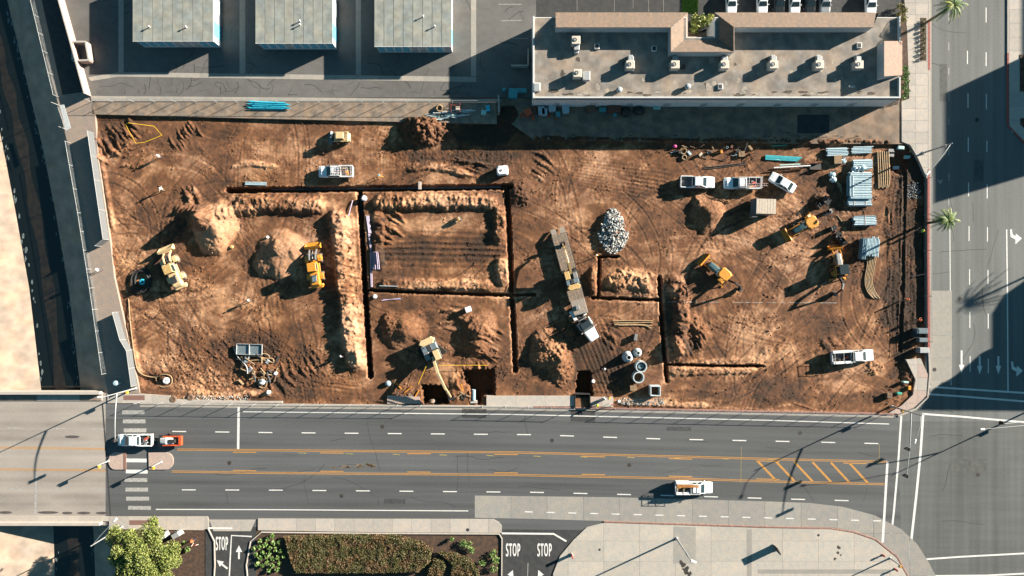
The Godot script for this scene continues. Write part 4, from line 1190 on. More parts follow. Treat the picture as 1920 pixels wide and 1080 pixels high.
func materials() -> void:
	var gc := grain(256, 1, 0.09, 0.85, 1.0, 5, 0.05)     # cast concrete
	var ga := grain(256, 2, 0.15, 0.6, 1.0, 4, 0.05)      # asphalt
	var gm := grain(256, 3, 0.03, 0.8, 1.0, 4, 0.08)      # weathered paint and sheet metal
	var gr := grain(256, 4, 0.025, 0.74, 1.0, 5, 0.1)    # roof membrane
	var gs := grain(256, 5, 0.2, 0.4, 1.0, 4, 0.1)        # soil, mulch
	var gw := grain(256, 6, 0.05, 0.55, 1.0, 3, 0.2)      # wood
	var gp_ := grain(256, 7, 0.11, 0.35, 1.0, 5, 0.1, 0.6) # worn paint
	var d := mk("dirt", Color(1, 1, 1), 0.95, 0.0, grain(256, 8, 0.2, 0.74, 1.0, 3, 0.06), 0.3)
	d.vertex_color_use_as_albedo = true
	mk("ground", lin(0.16, 0.14, 0.12), 0.95, 0.0, gs, 0.05)
	mk("mulch", lin(0.13, 0.076, 0.05), 0.95, 0.0, gs, 0.35)
	mk("bank", lin(0.4, 0.31, 0.24), 0.9, 0.0, gr, 0.06)
	mk("tactile", lin(0.2, 0.11, 0.09), 0.9, 0.0, gc, 0.5)
	mk("silt", lin(0.03, 0.025, 0.02), 0.4, 0.0, gs, 0.2)
	mk("cut_asphalt", lin(0.072, 0.075, 0.078), 0.9, 0.0, ga, 0.25)
	mk("cut_asphalt2", lin(0.108, 0.114, 0.112), 0.9, 0.0, ga, 0.25)
	mk("spilt", lin(0.17, 0.105, 0.068), 0.95, 0.0, gs, 0.4)
	var w := mk("water", lin(0.005, 0.007, 0.007), 0.08)
	w.metallic_specular = 0.5
	mk("scum", lin(0.22, 0.27, 0.28), 0.8, 0.0, gs, 0.7)
	mk("tar", lin(0.03, 0.03, 0.032), 0.85)
	mk("stain", lin(0.1, 0.085, 0.085), 0.85, 0.0, ga, 0.3)
	mk("path", lin(0.27, 0.215, 0.18), 0.95, 0.0, gc, 0.16)
	mk("dark_asphalt", lin(0.052, 0.054, 0.056), 0.9, 0.0, ga, 0.22)
	mk("gutter", lin(0.34, 0.31, 0.275), 0.9, 0.0, gc, 0.2)
	mk("gutter2", lin(0.3, 0.28, 0.25), 0.9, 0.0, gc, 0.23)
	mk("walk", lin(0.28, 0.215, 0.165), 0.95, 0.0, gr, 0.1)
	mk("alley", lin(0.235, 0.168, 0.122), 0.92, 0.0, gr, 0.08)
	mk("pave", lin(0.43, 0.385, 0.345), 0.9, 0.0, gc, 0.2)
	mk("pave2", lin(0.38, 0.345, 0.31), 0.9, 0.0, gc, 0.22)
	mk("pave_pink", lin(0.42, 0.32, 0.275), 0.9, 0.0, gc, 0.24)
	mk("pad", lin(0.29, 0.275, 0.25), 0.9, 0.0, gc, 0.14)
	mk("pad2", lin(0.265, 0.25, 0.23), 0.9, 0.0, gc, 0.15)
	mk("plaza", lin(0.42, 0.385, 0.34), 0.9, 0.0, gc, 0.17)
	mk("plaza2", lin(0.405, 0.37, 0.33), 0.9, 0.0, gc, 0.18)
	mk("plaza3", lin(0.385, 0.355, 0.315), 0.9, 0.0, gc, 0.19)
	mk("deck", lin(0.3, 0.27, 0.24), 0.9, 0.0, gc, 0.09)
	var gl := grain(256, 17, 0.12, 0.72, 1.0, 5, 0.05, 0.5)
	mk("white", lin(0.68, 0.67, 0.65), 0.7, 0.0, gl, 0.5)
	mk("white_worn", lin(0.5, 0.49, 0.47), 0.75, 0.0, gp_, 0.8)
	mk("yellow", lin(0.5, 0.24, 0.05), 0.7, 0.0, gl, 0.6)
	mk("survey", lin(0.5, 0.4, 0.12), 0.8, 0.0, gp_, 0.9)
	mk("red_paint", lin(0.4, 0.1, 0.085), 0.8, 0.0, gp_, 0.5)
	mk("red_dusty", lin(0.36, 0.2, 0.165), 0.85, 0.0, gp_, 0.5)
	mk("grit", lin(0.3, 0.22, 0.15), 0.95, 0.0, gs, 0.5)
	mk("shed_wall", lin(0.72, 0.72, 0.72), 0.8, 0.0, gm, 0.3)
	mk("shed_wall2", lin(0.45, 0.45, 0.46), 0.8, 0.0, gm, 0.3)
	mk("shed_roof", lin(0.26, 0.275, 0.255), 0.75, 0.0, gm, 0.07)
	mk("shed_roof2", lin(0.25, 0.265, 0.245), 0.75, 0.0, gm, 0.08)
	mk("shed_roof3", lin(0.275, 0.285, 0.26), 0.75, 0.0, gm, 0.06)
	mk("white_metal", lin(0.7, 0.7, 0.7), 0.5, 0.0, gm, 0.5)
	mk("cream_metal", lin(0.62, 0.56, 0.48), 0.55, 0.0, gm, 0.5)
	mk("blue_panel", lin(0.15, 0.48, 0.64), 0.4, 0.0, gm, 0.4)
	mk("steel", lin(0.3, 0.3, 0.31), 0.35, 0.9)
	mk("galv", lin(0.42, 0.44, 0.45), 0.5, 0.3, gm, 0.6)
	mk("stucco", lin(0.74, 0.74, 0.73), 0.9, 0.0, gc, 0.3)
	mk("parapet", lin(0.55, 0.56, 0.56), 0.9, 0.0, gc, 0.3)
	mk("roof", lin(0.27, 0.23, 0.195), 0.9, 0.0, gr, 0.07)
	mk("roof_stain", lin(0.13, 0.105, 0.085), 0.9, 0.0, gs, 0.5)
	mk("roof_pale", lin(0.36, 0.315, 0.265), 0.9, 0.0, gr, 0.3)
	mk("tile", lin(0.2, 0.145, 0.11), 0.85, 0.0, gm, 0.2)
	mk("tile2", lin(0.25, 0.18, 0.14), 0.85, 0.0, gm, 0.25)
	mk("tile_pink", lin(0.27, 0.18, 0.14), 0.85, 0.0, gm, 0.25)
	mk("rubber", lin(0.022, 0.022, 0.023), 0.75)
	mk("screen", lin(0.13, 0.14, 0.15), 0.9, 0.0, gm, 0.6)
	mk("poly_sheet", lin(0.45, 0.48, 0.5), 0.5, 0.0, gm, 0.6)
	mk("signal_yellow", lin(0.6, 0.3, 0.02), 0.6)
	mk("stain_dark", lin(0.06, 0.05, 0.042), 0.8, 0.0, gs, 0.4)
	var g := mk("glass", lin(0.02, 0.035, 0.04), 0.06)
	g.metallic_specular = 0.6
	mk("tyre", lin(0.05, 0.042, 0.035), 0.9, 0.0, gs, 0.8)
	mk("tyre_dusty", lin(0.24, 0.18, 0.13), 0.95, 0.0, gs, 0.6)
	var cw := mk("car_white", lin(0.68, 0.69, 0.7), 0.3)
	cw.clearcoat_enabled = true; cw.clearcoat = 0.6; cw.clearcoat_roughness = 0.1
	mk("car_silver", lin(0.35, 0.36, 0.37), 0.3, 0.5)
	mk("car_dark", lin(0.02, 0.022, 0.025), 0.2)
	mk("bed_liner", lin(0.1, 0.1, 0.105), 0.8, 0.0, gm, 0.8)
	mk("dark_metal", lin(0.04, 0.04, 0.042), 0.55, 0.3)
	mk("dark_glossy", lin(0.025, 0.035, 0.04), 0.25)
	mk("lens", lin(0.6, 0.62, 0.62), 0.15)
	mk("red_lens", lin(0.3, 0.02, 0.02), 0.2)
	mk("mach_yellow", lin(0.66, 0.275, 0.03), 0.5, 0.0, gm, 0.5)
	mk("mach_cream", lin(0.66, 0.48, 0.26), 0.6, 0.0, gm, 0.5)
	mk("mach_tan", lin(0.55, 0.36, 0.14), 0.6, 0.0, gm, 0.5)
	mk("teal_metal", lin(0.1, 0.18, 0.2), 0.4, 0.2, gm, 0.5)
	mk("teal_dark", lin(0.03, 0.09, 0.11), 0.4, 0.2, gm, 0.5)
	mk("panel_blue", lin(0.17, 0.22, 0.25), 0.5, 0.2, gm, 0.5)
	mk("panel_grey", lin(0.25, 0.25, 0.25), 0.5, 0.2, gm, 0.5)
	mk("tool_red", lin(0.4, 0.06, 0.04), 0.6)
	mk("wood", lin(0.42, 0.28, 0.16), 0.85, 0.0, gw, 0.9)
	mk("orange_wood", lin(0.6, 0.25, 0.06), 0.8, 0.0, gw, 0.9)
	mk("orange_paint", lin(0.58, 0.09, 0.025), 0.55, 0.0, gm, 0.5)
	mk("ladder_pink", lin(0.6, 0.35, 0.33), 0.6)
	mk("deck_wood", lin(0.32, 0.25, 0.19), 0.9, 0.0, gw, 0.6)
	mk("deck_wood2", lin(0.27, 0.215, 0.17), 0.9, 0.0, gw, 0.65)
	mk("deck_steel", lin(0.3, 0.26, 0.22), 0.7, 0.2, gm, 0.5)
	mk("pvc", lin(0.42, 0.55, 0.62), 0.45, 0.0, gm, 0.5)
	mk("pvc2", lin(0.33, 0.46, 0.53), 0.45, 0.0, gm, 0.5)
	mk("pvc3", lin(0.14, 0.25, 0.32), 0.45, 0.0, gm, 0.5)
	mk("pvc_white", lin(0.68, 0.7, 0.71), 0.45, 0.0, gm, 0.5)
	mk("strap", lin(0.55, 0.42, 0.36), 0.7)
	mk("wrap", lin(0.36, 0.5, 0.58), 0.35, 0.0, gm, 0.9)
	mk("teal_pipe", lin(0.04, 0.36, 0.42), 0.4, 0.0, gm, 0.5)
	mk("green_pipe", lin(0.06, 0.4, 0.3), 0.4, 0.0, gm, 0.5)
	mk("mint", lin(0.42, 0.64, 0.62), 0.45, 0.0, gm, 0.5)
	mk("blue_pipe", lin(0.04, 0.48, 0.66), 0.4, 0.0, gm, 0.5)
	mk("teal_bin", lin(0.06, 0.3, 0.34), 0.5, 0.0, gm, 0.5)
	mk("purple", lin(0.46, 0.4, 0.55), 0.45, 0.0, gm, 0.5)
	mk("wood_dark", lin(0.2, 0.125, 0.08), 0.85, 0.0, gw, 0.8)
	mk("rust", lin(0.24, 0.1, 0.06), 0.85, 0.0, gs, 0.8)
	mk("beige_metal", lin(0.52, 0.44, 0.36), 0.7, 0.0, gm, 0.5)
	mk("conduit", lin(0.46, 0.32, 0.18), 0.75, 0.0, gw, 0.7)
	mk("rubble", lin(0.42, 0.43, 0.42), 0.9, 0.0, gc, 0.8)
	mk("rubble2", lin(0.28, 0.3, 0.31), 0.9, 0.0, gc, 0.8)
	mk("ring_concrete", lin(0.46, 0.52, 0.54), 0.85, 0.0, gc, 0.5)
	mk("tape_yellow", lin(0.75, 0.45, 0.02), 0.5)
	mk("pink", lin(0.6, 0.06, 0.2), 0.6)
	mk("chalk", lin(0.55, 0.5, 0.46), 0.95, 0.0, gp_, 0.9)
	var lf := mk("leaf", Color(1, 1, 1), 0.6)
	lf.vertex_color_use_as_albedo = true
	lf.backlight_enabled = true; lf.backlight = Color(0.25, 0.3, 0.08)
	var fg := mk("figure", Color(1, 1, 1), 0.8)
	fg.vertex_color_use_as_albedo = true
	mk("bark", lin(0.14, 0.1, 0.07), 0.9, 0.0, gw, 0.8)
	mk("twigs", lin(0.035, 0.032, 0.016), 0.95, 0.0, gs, 0.6)
	mk("lawn", lin(0.05, 0.1, 0.02), 0.95, 0.0, gs, 0.6)

# ---------- buildings ----------
func xz(px: float, py: float, h: float, y: float) -> Vector3:
	var p := gp(px, py, h)
	return Vector3(p.x, y, p.z)
func rect_poly(x0: float, y0: float, x1: float, y1: float, h: float) -> PackedVector2Array:
	return poly([x0, y0, x1, y0, x1, y1, x0, y1], h)

func shed(x0: float, x1: float, y1: float, label: String, blue: Array, seed_: int) -> void:
	var h := 3.4
	var o := thing("shed", label, "shed", Vector3.ZERO, 0.0, "row of flat-roofed sheds")
	var A := gp(x0, -60, h); var B := gp(x1, y1, h)
	var b := MB.new()
	b.prism(PackedVector2Array([Vector2(A.x, A.z), Vector2(B.x, A.z), Vector2(B.x, B.z), Vector2(A.x, B.z)]), -0.05, h - 0.12)
	var wall := part("wall", b, M.shed_wall, o)
	# roof of long sheets
	var n := 8
	var q := RandomNumberGenerator.new()
	q.seed = seed_
	var w := (B.x - A.x + 0.3) / n
	var roof := Node3D.new()
	roof.name = "roof"
	o.add_child(roof)
	for i in n:
		b = MB.new()
		var xa := A.x - 0.15 + i * w
		b.box(Vector3(xa + w * 0.5, h - 0.05, (A.z + B.z) * 0.5 + 0.1), Vector3(w - 0.03, 0.1 + q.randf() * 0.006, B.z - A.z + 0.2), 0.02)
		part("roof_sheet", b, [M.shed_roof, M.shed_roof2, M.shed_roof3][q.randi() % 3], roof)
		b = MB.new()
		b.box(Vector3(xa, h + 0.01, (A.z + B.z) * 0.5 + 0.1), Vector3(0.035, 0.03, B.z - A.z + 0.2))
		part("roof_seam", b, M.shed_roof2, roof)
	b = MB.new()
	b.box(Vector3((A.x + B.x) * 0.5, h - 0.02, B.z + 0.22), Vector3(B.x - A.x + 0.36, 0.14, 0.05))
	part("gutter", b, M.white_metal, roof)
	# rooflights, vents
	for k in 2:
		b = MB.new()
		var p := Vector3(q.randf_range(A.x + 2, B.x - 2), h, q.randf_range(B.z - 5, B.z - 1))
		b.tube(p, p + Vector3(0, 0.5, 0), 0.09)
		b.tube(p + Vector3(0, 0.45, 0), p + Vector3(0, 0.6, 0), 0.18, 0.05)
		part("vent_pipe", b, M.white_metal, roof)
	# south front: blue panels between grey posts
	var L := B.x - A.x
	for i in 9:
		var xc := A.x + L * (i + 0.5) / 9.0
		b = MB.new()
		if blue[i]:
			b.box(Vector3(xc, 1.75, B.z + 0.03), Vector3(L / 9.0 * 0.72, 2.2, 0.06))
			var win := part("window", b, M.blue_panel, o)
			b = MB.new()
			b.box(Vector3(xc, 0.6, B.z + 0.06), Vector3(L / 9.0 * 0.78, 0.06, 0.14))
			part("sill", b, M.white_metal, win)
		else:
			b.box(Vector3(xc, 1.4, B.z + 0.03), Vector3(L / 9.0 * 0.7, 2.6, 0.05))
			var dr := part("door", b, M.shed_wall2, o)
			b = MB.new()
			b.box(Vector3(xc + L / 30.0, 1.1, B.z + 0.08), Vector3(0.05, 0.2, 0.05))
			part("handle", b, M.steel, dr)
	# east side roller doors
	for i in 3:
		b = MB.new()
		b.box(Vector3(B.x + 0.03, 1.5, B.z - 2.2 - i * 4.0), Vector3(0.06, 2.8, 2.4))
		part("roller_door", b, M.blue_panel if i != 1 else M.white_metal, o)

func courses(b: MB, A: Vector3, B: Vector3, e: Vector3, a: Vector3, n: int) -> void:
	# A-B ridge, a-e eave; n stepped courses of tile
	var nn := (B - A).cross(a - A).normalized()
	if nn.y < 0.0: nn = -nn
	for i in n:
		var t0 := float(i) / n; var t1 := float(i + 1) / n
		var p0 := A.lerp(a, t0); var p1 := B.lerp(e, t0)
		var q0 := A.lerp(a, t1) + nn * 0.07; var q1 := B.lerp(e, t1) + nn * 0.07
		b.quad_out(p0, p1, q1, q0, p0 - nn * 5.0)
		b.quad_out(q0, q1, B.lerp(e, t1), A.lerp(a, t1), A.lerp(B, 0.5))

func build_buildings() -> void:
	shed(251, 398, 75, "pale flat-roofed shed nearest the channel with rust-stained roof corners", [1, 1, 1, 1, 0, 0, 0, 1, 1], 1)
	shed(481, 622, 79, "middle flat-roofed shed with a full row of blue front panels", [1, 1, 1, 0, 1, 1, 1, 1, 1], 2)
	shed(704, 845, 85, "flat-roofed shed nearest the large building, half its front grey", [1, 1, 1, 1, 0, 0, 1, 1, 0], 3)
	# large flat-roofed building
	var H := 5.2; var R := 4.7
	var o := thing("commercial_building", "long flat-roofed building with brown tiled mansard and rooftop air units", "building")
	var W := gp(999, 30, H); var E := gp(1689, 184, H)
	var x0 := W.x; var x1 := E.x; var z0 := W.z; var z1 := E.z
	var nx0 := gp(1288, 0, R).x; var nx1 := gp(1340, 0, R).x; var nz := gp(0, 70, R).z
	var b := MB.new()
	b.prism(PackedVector2Array([Vector2(x0, z0), Vector2(nx0, z0), Vector2(nx0, nz), Vector2(nx1, nz), Vector2(nx1, z0), Vector2(x1, z0), Vector2(x1, z1), Vector2(x0, z1)]), -0.05, R)
	var wall := part("wall", b, M.stucco, o)
	b = MB.new()
	b.prism(PackedVector2Array([Vector2(x0 + 0.1, z0 + 0.1), Vector2(nx0 - 0.1, z0 + 0.1), Vector2(nx0 - 0.1, nz + 0.1), Vector2(nx1 + 0.1, nz + 0.1), Vector2(nx1 + 0.1, z0 + 0.1), Vector2(x1 - 0.1, z0 + 0.1), Vector2(x1 - 0.1, z1 - 0.1), Vector2(x0 + 0.1, z1 - 0.1)]), R, R + 0.02)
	var roof := part("roof", b, M.roof, o)
	# membrane patches and ponding crust along the south edge
	var q := RandomNumberGenerator.new()
	q.seed = 12
	for k in 90:
		b = MB.new()
		var along_edge := k > 40
		var c := Vector2(q.randf_range(x0 + 1, x1 - 4), z1 - 0.5 - absf(q.randfn(0.0, 0.35))) if along_edge else Vector2(q.randf_range(x0 + 2, x1 - 6), q.randf_range(z1 - 6.5, z1 - 0.8))
		var pg := PackedVector2Array()
		var rad := q.randf_range(0.12, 0.5)
		for m in 9: pg.append(c + Vector2.from_angle(TAU * m / 9.0) * Vector2(2.2 if along_edge else 1.0, 0.6 if along_edge else 1.3) * rad * q.randf_range(0.5, 1.3))
		b.prism(pg, R, R + 0.026 + 0.0015 * (k % 9))
		part("roof_stain", b, [M.roof_stain, M.roof_pale][1 if q.randf() < 0.6 else 0] if along_edge else [M.roof_pale, M.roof_stain][0 if q.randf() < 0.8 else 1], roof)
	# parapets
	for sg: Array in [[x0 + 0.12, z0, x0 + 0.12, z1], [x0 + 0.26, z1 - 0.13, x1 - 0.26, z1 - 0.13], [x1 - 0.14, z0 + 0.001, x1 - 0.14, gp(0, 78, H).z], [x1 - 0.14, gp(0, 144, H).z, x1 - 0.14, z1]]:
		b = MB.new()
		band(b, PackedVector3Array([Vector3(sg[0], 0, sg[1]), Vector3(sg[2], 0, sg[3])]), 0.26, R - 0.4, H)
		part("parapet", b, M.parapet, o)
	# south wall: service doors and vents
	for k in 9:
		b = MB.new()
		var xc := lerpf(x0 + 4, x1 - 6, k / 8.0)
		b.box(Vector3(xc, 1.05, z1 + 0.03), Vector3(1.0, 2.1, 0.06))
		var dr := part("door", b, M.shed_wall2, o)
		b = MB.new()
		b.box(Vector3(xc + 0.35, 1.0, z1 + 0.09), Vector3(0.06, 0.2, 0.06))
		part("handle", b, M.steel, dr)
	# mansard
	var RH := 6.9; var EH := 4.0
	var rd := [xz(1043, 51, RH, RH), xz(1258, 51, RH, RH), xz(1258, 97, RH, RH), xz(1376, 97, RH, RH), xz(1376, 51, RH, RH), xz(1637, 51, RH, RH)]
	var ev := [xz(1041, 24, EH, EH), xz(1289, 24, EH, EH), xz(1289, 69, EH, EH), xz(1340, 69, EH, EH), xz(1340, 24, EH, EH), xz(1646, 24, EH, EH)]
	for i in 5:
		b = MB.new()
		courses(b, rd[i], rd[i + 1], ev[i + 1], ev[i], 7)
		part("tiled_slope", b, M.tile, o)
		b = MB.new()
		var d := (Vector3(rd[i + 1]) - Vector3(rd[i])).normalized().cross(Vector3.UP) * 0.12
		var p0: Vector3 = rd[i]; var p1: Vector3 = rd[i + 1]
		var lo0 := Vector3(p0.x, R - 0.2, p0.z); var lo1 := Vector3(p1.x, R - 0.2, p1.z)
		b.quad_out(p0, p1, lo1, lo0, Vector3(ev[i]) * 0.5 + Vector3(ev[i + 1]) * 0.5)
		part("mansard_back", b, M.parapet, o)
		b = MB.new()
		band(b, PackedVector3Array([p0, p1]), 0.16, RH - 0.08, RH + 0.05)
		part("ridge_cap", b, M.tile2, o)
		b = MB.new()
		b.quad_out(ev[i], ev[i + 1], Vector3(ev[i + 1]) - Vector3(0, 0.35, 0), Vector3(ev[i]) - Vector3(0, 0.35, 0), rd[i])
		part("fascia", b, M.stucco, o)
	for i in [0, 5]:
		b = MB.new()
		var p0: Vector3 = rd[i]; var e0: Vector3 = ev[i]
		b.quad_out(p0, e0, Vector3(e0.x, R - 0.3, e0.z), Vector3(p0.x, R - 0.3, p0.z), gp(1345, 40, 5))
		part("gable", b, M.stucco, o)
	# small mansard on the east front
	b = MB.new()
	var r0 := xz(1658, 77, RH, RH); var r1 := xz(1658, 143, RH, RH); var e0 := xz(1691, 77, EH + 0.6, EH + 0.6); var e1 := xz(1691, 141, EH + 0.6, EH + 0.6)
	courses(b, r0, r1, e1, e0, 6)
	part("tiled_slope", b, M.tile_pink, o)
	b = MB.new()
	b.quad_out(r0, r1, Vector3(r1.x, R - 0.2, r1.z), Vector3(r0.x, R - 0.2, r0.z), e0)
	b.quad_out(r0, e0, Vector3(e0.x, R - 0.2, e0.z), Vector3(r0.x, R - 0.2, r0.z), r1)
	b.quad_out(r1, e1, Vector3(e1.x, R - 0.2, e1.z), Vector3(r1.x, R - 0.2, r1.z), r0)
	part("mansard_back", b, M.parapet, o)
	# rooftop plant: each unit is a thing standing on the roof
	for k: Array in [[1080, 75, 1, "white air unit with duct at the northwest corner of the roof", 0.0, 0.9], [1083, 137, 2, "white air unit with a second box on its east side", 0.0, 0.0], [1182, 121, 0, "white air unit on the roof, third from the west", 0.25, -0.9], [1266, 121, 0, "white air unit below the west side of the roof notch", 0.0, -0.9], [1359, 121, 0, "white air unit below the east side of the roof notch", 0.4, -0.9], [1451, 121, 0, "white air unit on the roof, third from the east wall", 0.0, -0.9], [1537, 121, 0, "white air unit on the roof, second from the east wall", 0.3, -0.9], [1611, 121, 0, "easternmost white air unit on the roof, in half shade", 0.2, -0.9], [1007, 160, 3, "low white cabinet in the southwest corner of the roof", 0.0, 0.0]]:
		ac_unit(gp(k[0], k[1], R + 1.4), R + 0.02, k[2], k[3], k[4], k[5])
	for k: Array in [[1160, 170, "short round roof vent near the south edge by the patched strip"], [1288, 164, "round dome vent midway along the south edge"], [1595, 163, "white horizontal vent pipe near the east end of the roof"]]:
		b = MB.new()
		var p := gp(k[0], k[1], R)
		p.y = R
		if k[0] > 1500:
			b.tube(p + Vector3(-0.5, 0.3, 0), p + Vector3(0.5, 0.3, 0), 0.2)
			b.box(p + Vector3(0, 0.12, 0), Vector3(0.4, 0.3, 0.3))
		else:
			b.lathe(p, [Vector2(0.35, 0.0), Vector2(0.35, 0.5), Vector2(0.5, 0.5), Vector2(0.45, 0.75), Vector2(0.2, 0.9), Vector2(0.0, 0.92)])
		tag(part("roof_vent", b, M.galv, self), k[2], "vent", "small roof vents")
	for k: Array in [[1119, 88, "dark square hatch near the first air unit"], [1350, 163, "dark square hatch near the south edge"], [1226, 92, "small dark hatch in the shade of the mansard"], [1610, 86, "dark hatch in the east shade of the roof"]]:
		b = MB.new()
		var p := gp(k[0], k[1], R)
		b.box(Vector3(p.x, R + 0.16, p.z), Vector3(0.8, 0.28, 0.9), 0.04)
		var ht := part("roof_hatch", b, M.white_metal, self)
		tag(ht, k[2], "hatch", "roof hatches")
		b = MB.new()
		b.box(Vector3(p.x, R + 0.31, p.z), Vector3(0.5, 0.04, 0.65))
		part("lid", b, M.rubber, ht)
	# buildings across the street whose shade falls on it
	tower([2330, -330, 2330, 0, 2215, 0, 2215, -22, 2191, -22, 2191, 92, 2171, 116, 2171, 184, 2420, 110, 2420, -330], 14.0, "tall plain stucco block standing east of the cross street")
	tower([2330, 330, 2330, 588, 2112, 586, 2136, 548, 2181, 521, 2231, 478, 2249, 471, 2249, 406, 2271, 371], 13.0, "pale corner block standing east of the junction")

func tower(a: Array, h: float, label: String) -> void:
	var o := thing("office_block", label, "building", Vector3.ZERO, 0.0, "blocks across the street")
	var pg := poly(a, 0.0)
	var b := MB.new()
	b.prism(pg, -0.05, h)
	part("wall", b, M.stucco, o)
	for i in pg.size():
		var p0 := pg[i]; var p1 := pg[(i + 1) % pg.size()]
		var L := p0.distance_to(p1)
		if L < 5.0: continue
		var d := (p1 - p0) / L
		var nn := Vector2(d.y, -d.x) * (1.0 if Geometry2D.is_polygon_clockwise(pg) else -1.0)
		nn = -nn
		for fl in 3:
			for k in int(L / 4.0):
				var c := p0 + d * (k * 4.0 + 2.0 + fmod(L, 4.0) * 0.5)
				b = MB.new()
				b.xf = Transform3D(Basis(Vector3.UP, atan2(-d.y, d.x)), Vector3(c.x, 2.2 + fl * 4.0, c.y))
				b.box(Vector3.ZERO, Vector3(2.2, 1.8, 0.12))
				part("window", b, M.glass, o)

func ac_unit(p: Vector3, y: float, kind: int, label: String, turn: float, dz: float) -> void:
	var o := thing("air_unit", label, "air unit", Vector3(p.x, y, p.z), turn * 0.0, "rooftop air units")
	var b := MB.new()
	if kind == 3:
		b.box(Vector3(0, 0.35, 0), Vector3(1.1, 0.7, 1.3), 0.04)
		part("casing", b, M.white_metal, o)
		b = MB.new()
		b.box(Vector3(0, 0.71, 0), Vector3(0.8, 0.04, 1.0))
		part("lid", b, M.galv, o)
		return
	b.box(Vector3(0, 0.12, 0), Vector3(1.45, 0.24, 1.35))
	part("curb", b, M.galv, o)
	b = MB.new()
	b.box(Vector3(0, 0.85, 0), Vector3(1.35, 1.2, 1.3), 0.05)
	var cs := part("casing", b, M.cream_metal, o)
	b = MB.new()
	b.lathe(Vector3(-0.2, 1.455, -0.02), [Vector2(0.33, 0.0), Vector2(0.33, 0.06), Vector2(0.26, 0.06), Vector2(0.24, 0.0), Vector2(0.0, 0.0)])
	part("fan_ring", b, M.rubber, cs)
	b = MB.new()
	b.lathe(Vector3(-0.2, 1.46, -0.02), [Vector2(0.1, 0.0), Vector2(0.1, 0.08), Vector2(0.0, 0.09)])
	for k in 4: b.box(Vector3(-0.2, 1.48, -0.02) + Vector3(cos(k * PI / 2), 0, sin(k * PI / 2)) * 0.16, Vector3(0.16, 0.02, 0.16))
	part("fan", b, M.galv, cs)
	for k in 5:
		b = MB.new()
		b.box(Vector3(0.69, 0.55 + k * 0.16, 0), Vector3(0.03, 0.05, 1.0))
		part("louvre", b, M.galv, cs)
	b = MB.new()
	if kind == 2: b.box(Vector3(1.45, 0.6, 0.3), Vector3(1.2, 0.9, 1.5), 0.08)
	else:
		b.box(Vector3(0.15, 0.65, dz * 1.1), Vector3(0.9, 0.8, 1.0), 0.08)
		b.box(Vector3(0.15, 0.3, dz * 1.1 + signf(dz) * 0.6), Vector3(0.7, 0.6, 0.5), 0.06)
	part("duct", b, M.galv, o)

# ---------- walls, fences, street furniture ----------
func chain_fence(a: Array, label: String, h := 1.83, y := 0.0, gap := 3.6, fabric: Material = null) -> void:
	var o := thing("screened_fence" if fabric else "chain_link_fence", label, "fence", Vector3.ZERO, 0.0, "fences round the site")
	var pts := line3(a)
	var top := MB.new(); var wires := MB.new()
	for i in pts.size() - 1:
		var p0 := pts[i]; var p1 := pts[i + 1]
		var L := p0.distance_to(p1)
		var n := maxi(1, roundi(L / gap))
		var d := (p1 - p0) / L
		for k in n + (1 if i == pts.size() - 2 else 0):
			var b := MB.new()
			var p := p0 + d * L * k / n
			p.y = y - 0.5
			b.tube(p, p + Vector3(0, h + 0.55, 0), 0.05, -1.0, 6)
			b.ball(p + Vector3(0, h + 0.56, 0), Vector3.ONE * 0.045, 6, 4)
			part("post", b, M.galv, o)
			if fabric:
				b = MB.new()
				var c := p0 + d * L * (k + 0.5) / n
				if k < n:
					b.xf = Transform3D(Basis(Vector3.UP, atan2(-d.z, d.x)), Vector3(c.x, y + h * 0.5 + 0.03, c.z))
					b.box(Vector3.ZERO, Vector3(L / n - 0.09, h - 0.1, 0.012))
					part("screen", b, fabric, o)
		var b2 := MB.new()
		b2.tube(p0 + Vector3(0, y + h, 0), p1 + Vector3(0, y + h, 0), 0.03, -1.0, 6)
		part("top_rail", b2, M.galv, o)
		if fabric == null:
			var m := int(L / 0.09)
			var nn := d.cross(Vector3.UP) * 0.0
			for k in m:
				for sg: float in [-1.0, 1.0]:
					var s0 := L * k / m; var s1 := clampf(s0 + sg * h, 0.0, L)
					var hh := absf(s1 - s0)
					var q0 := p0 + d * s0 + Vector3(0, y + 0.02, 0); var q1 := p0 + d * s1 + Vector3(0, y + 0.02 + hh, 0)
					var t := Vector3(0, 0.006, 0)
					wires.quad(q0, q0 + t, q1 + t, q1)
	if fabric == null: tag(part("wire_mesh", wires, M.galv, o), "", "", "", "stuff")

func block_wall(a: Array, h: float, w: float, label: String, mt: Material, y := 0.0) -> void:
	var o := thing("block_wall", label, "wall")
	var pts := line3(a)
	for i in pts.size() - 1:
		var L := pts[i].distance_to(pts[i + 1])
		var n := maxi(1, roundi(L / 2.4))
		for k in n:
			var b := MB.new()
			var p := pts[i].lerp(pts[i + 1], (k + 0.004) / n); var q := pts[i].lerp(pts[i + 1], (k + 0.996) / n)
			band(b, PackedVector3Array([p, q]), w, y - 0.3, h)
			part("wall_panel", b, mt, o)
			b = MB.new()
			band(b, PackedVector3Array([p, q]), w + 0.06, h, h + 0.08)
			part("coping", b, M.pave, o)

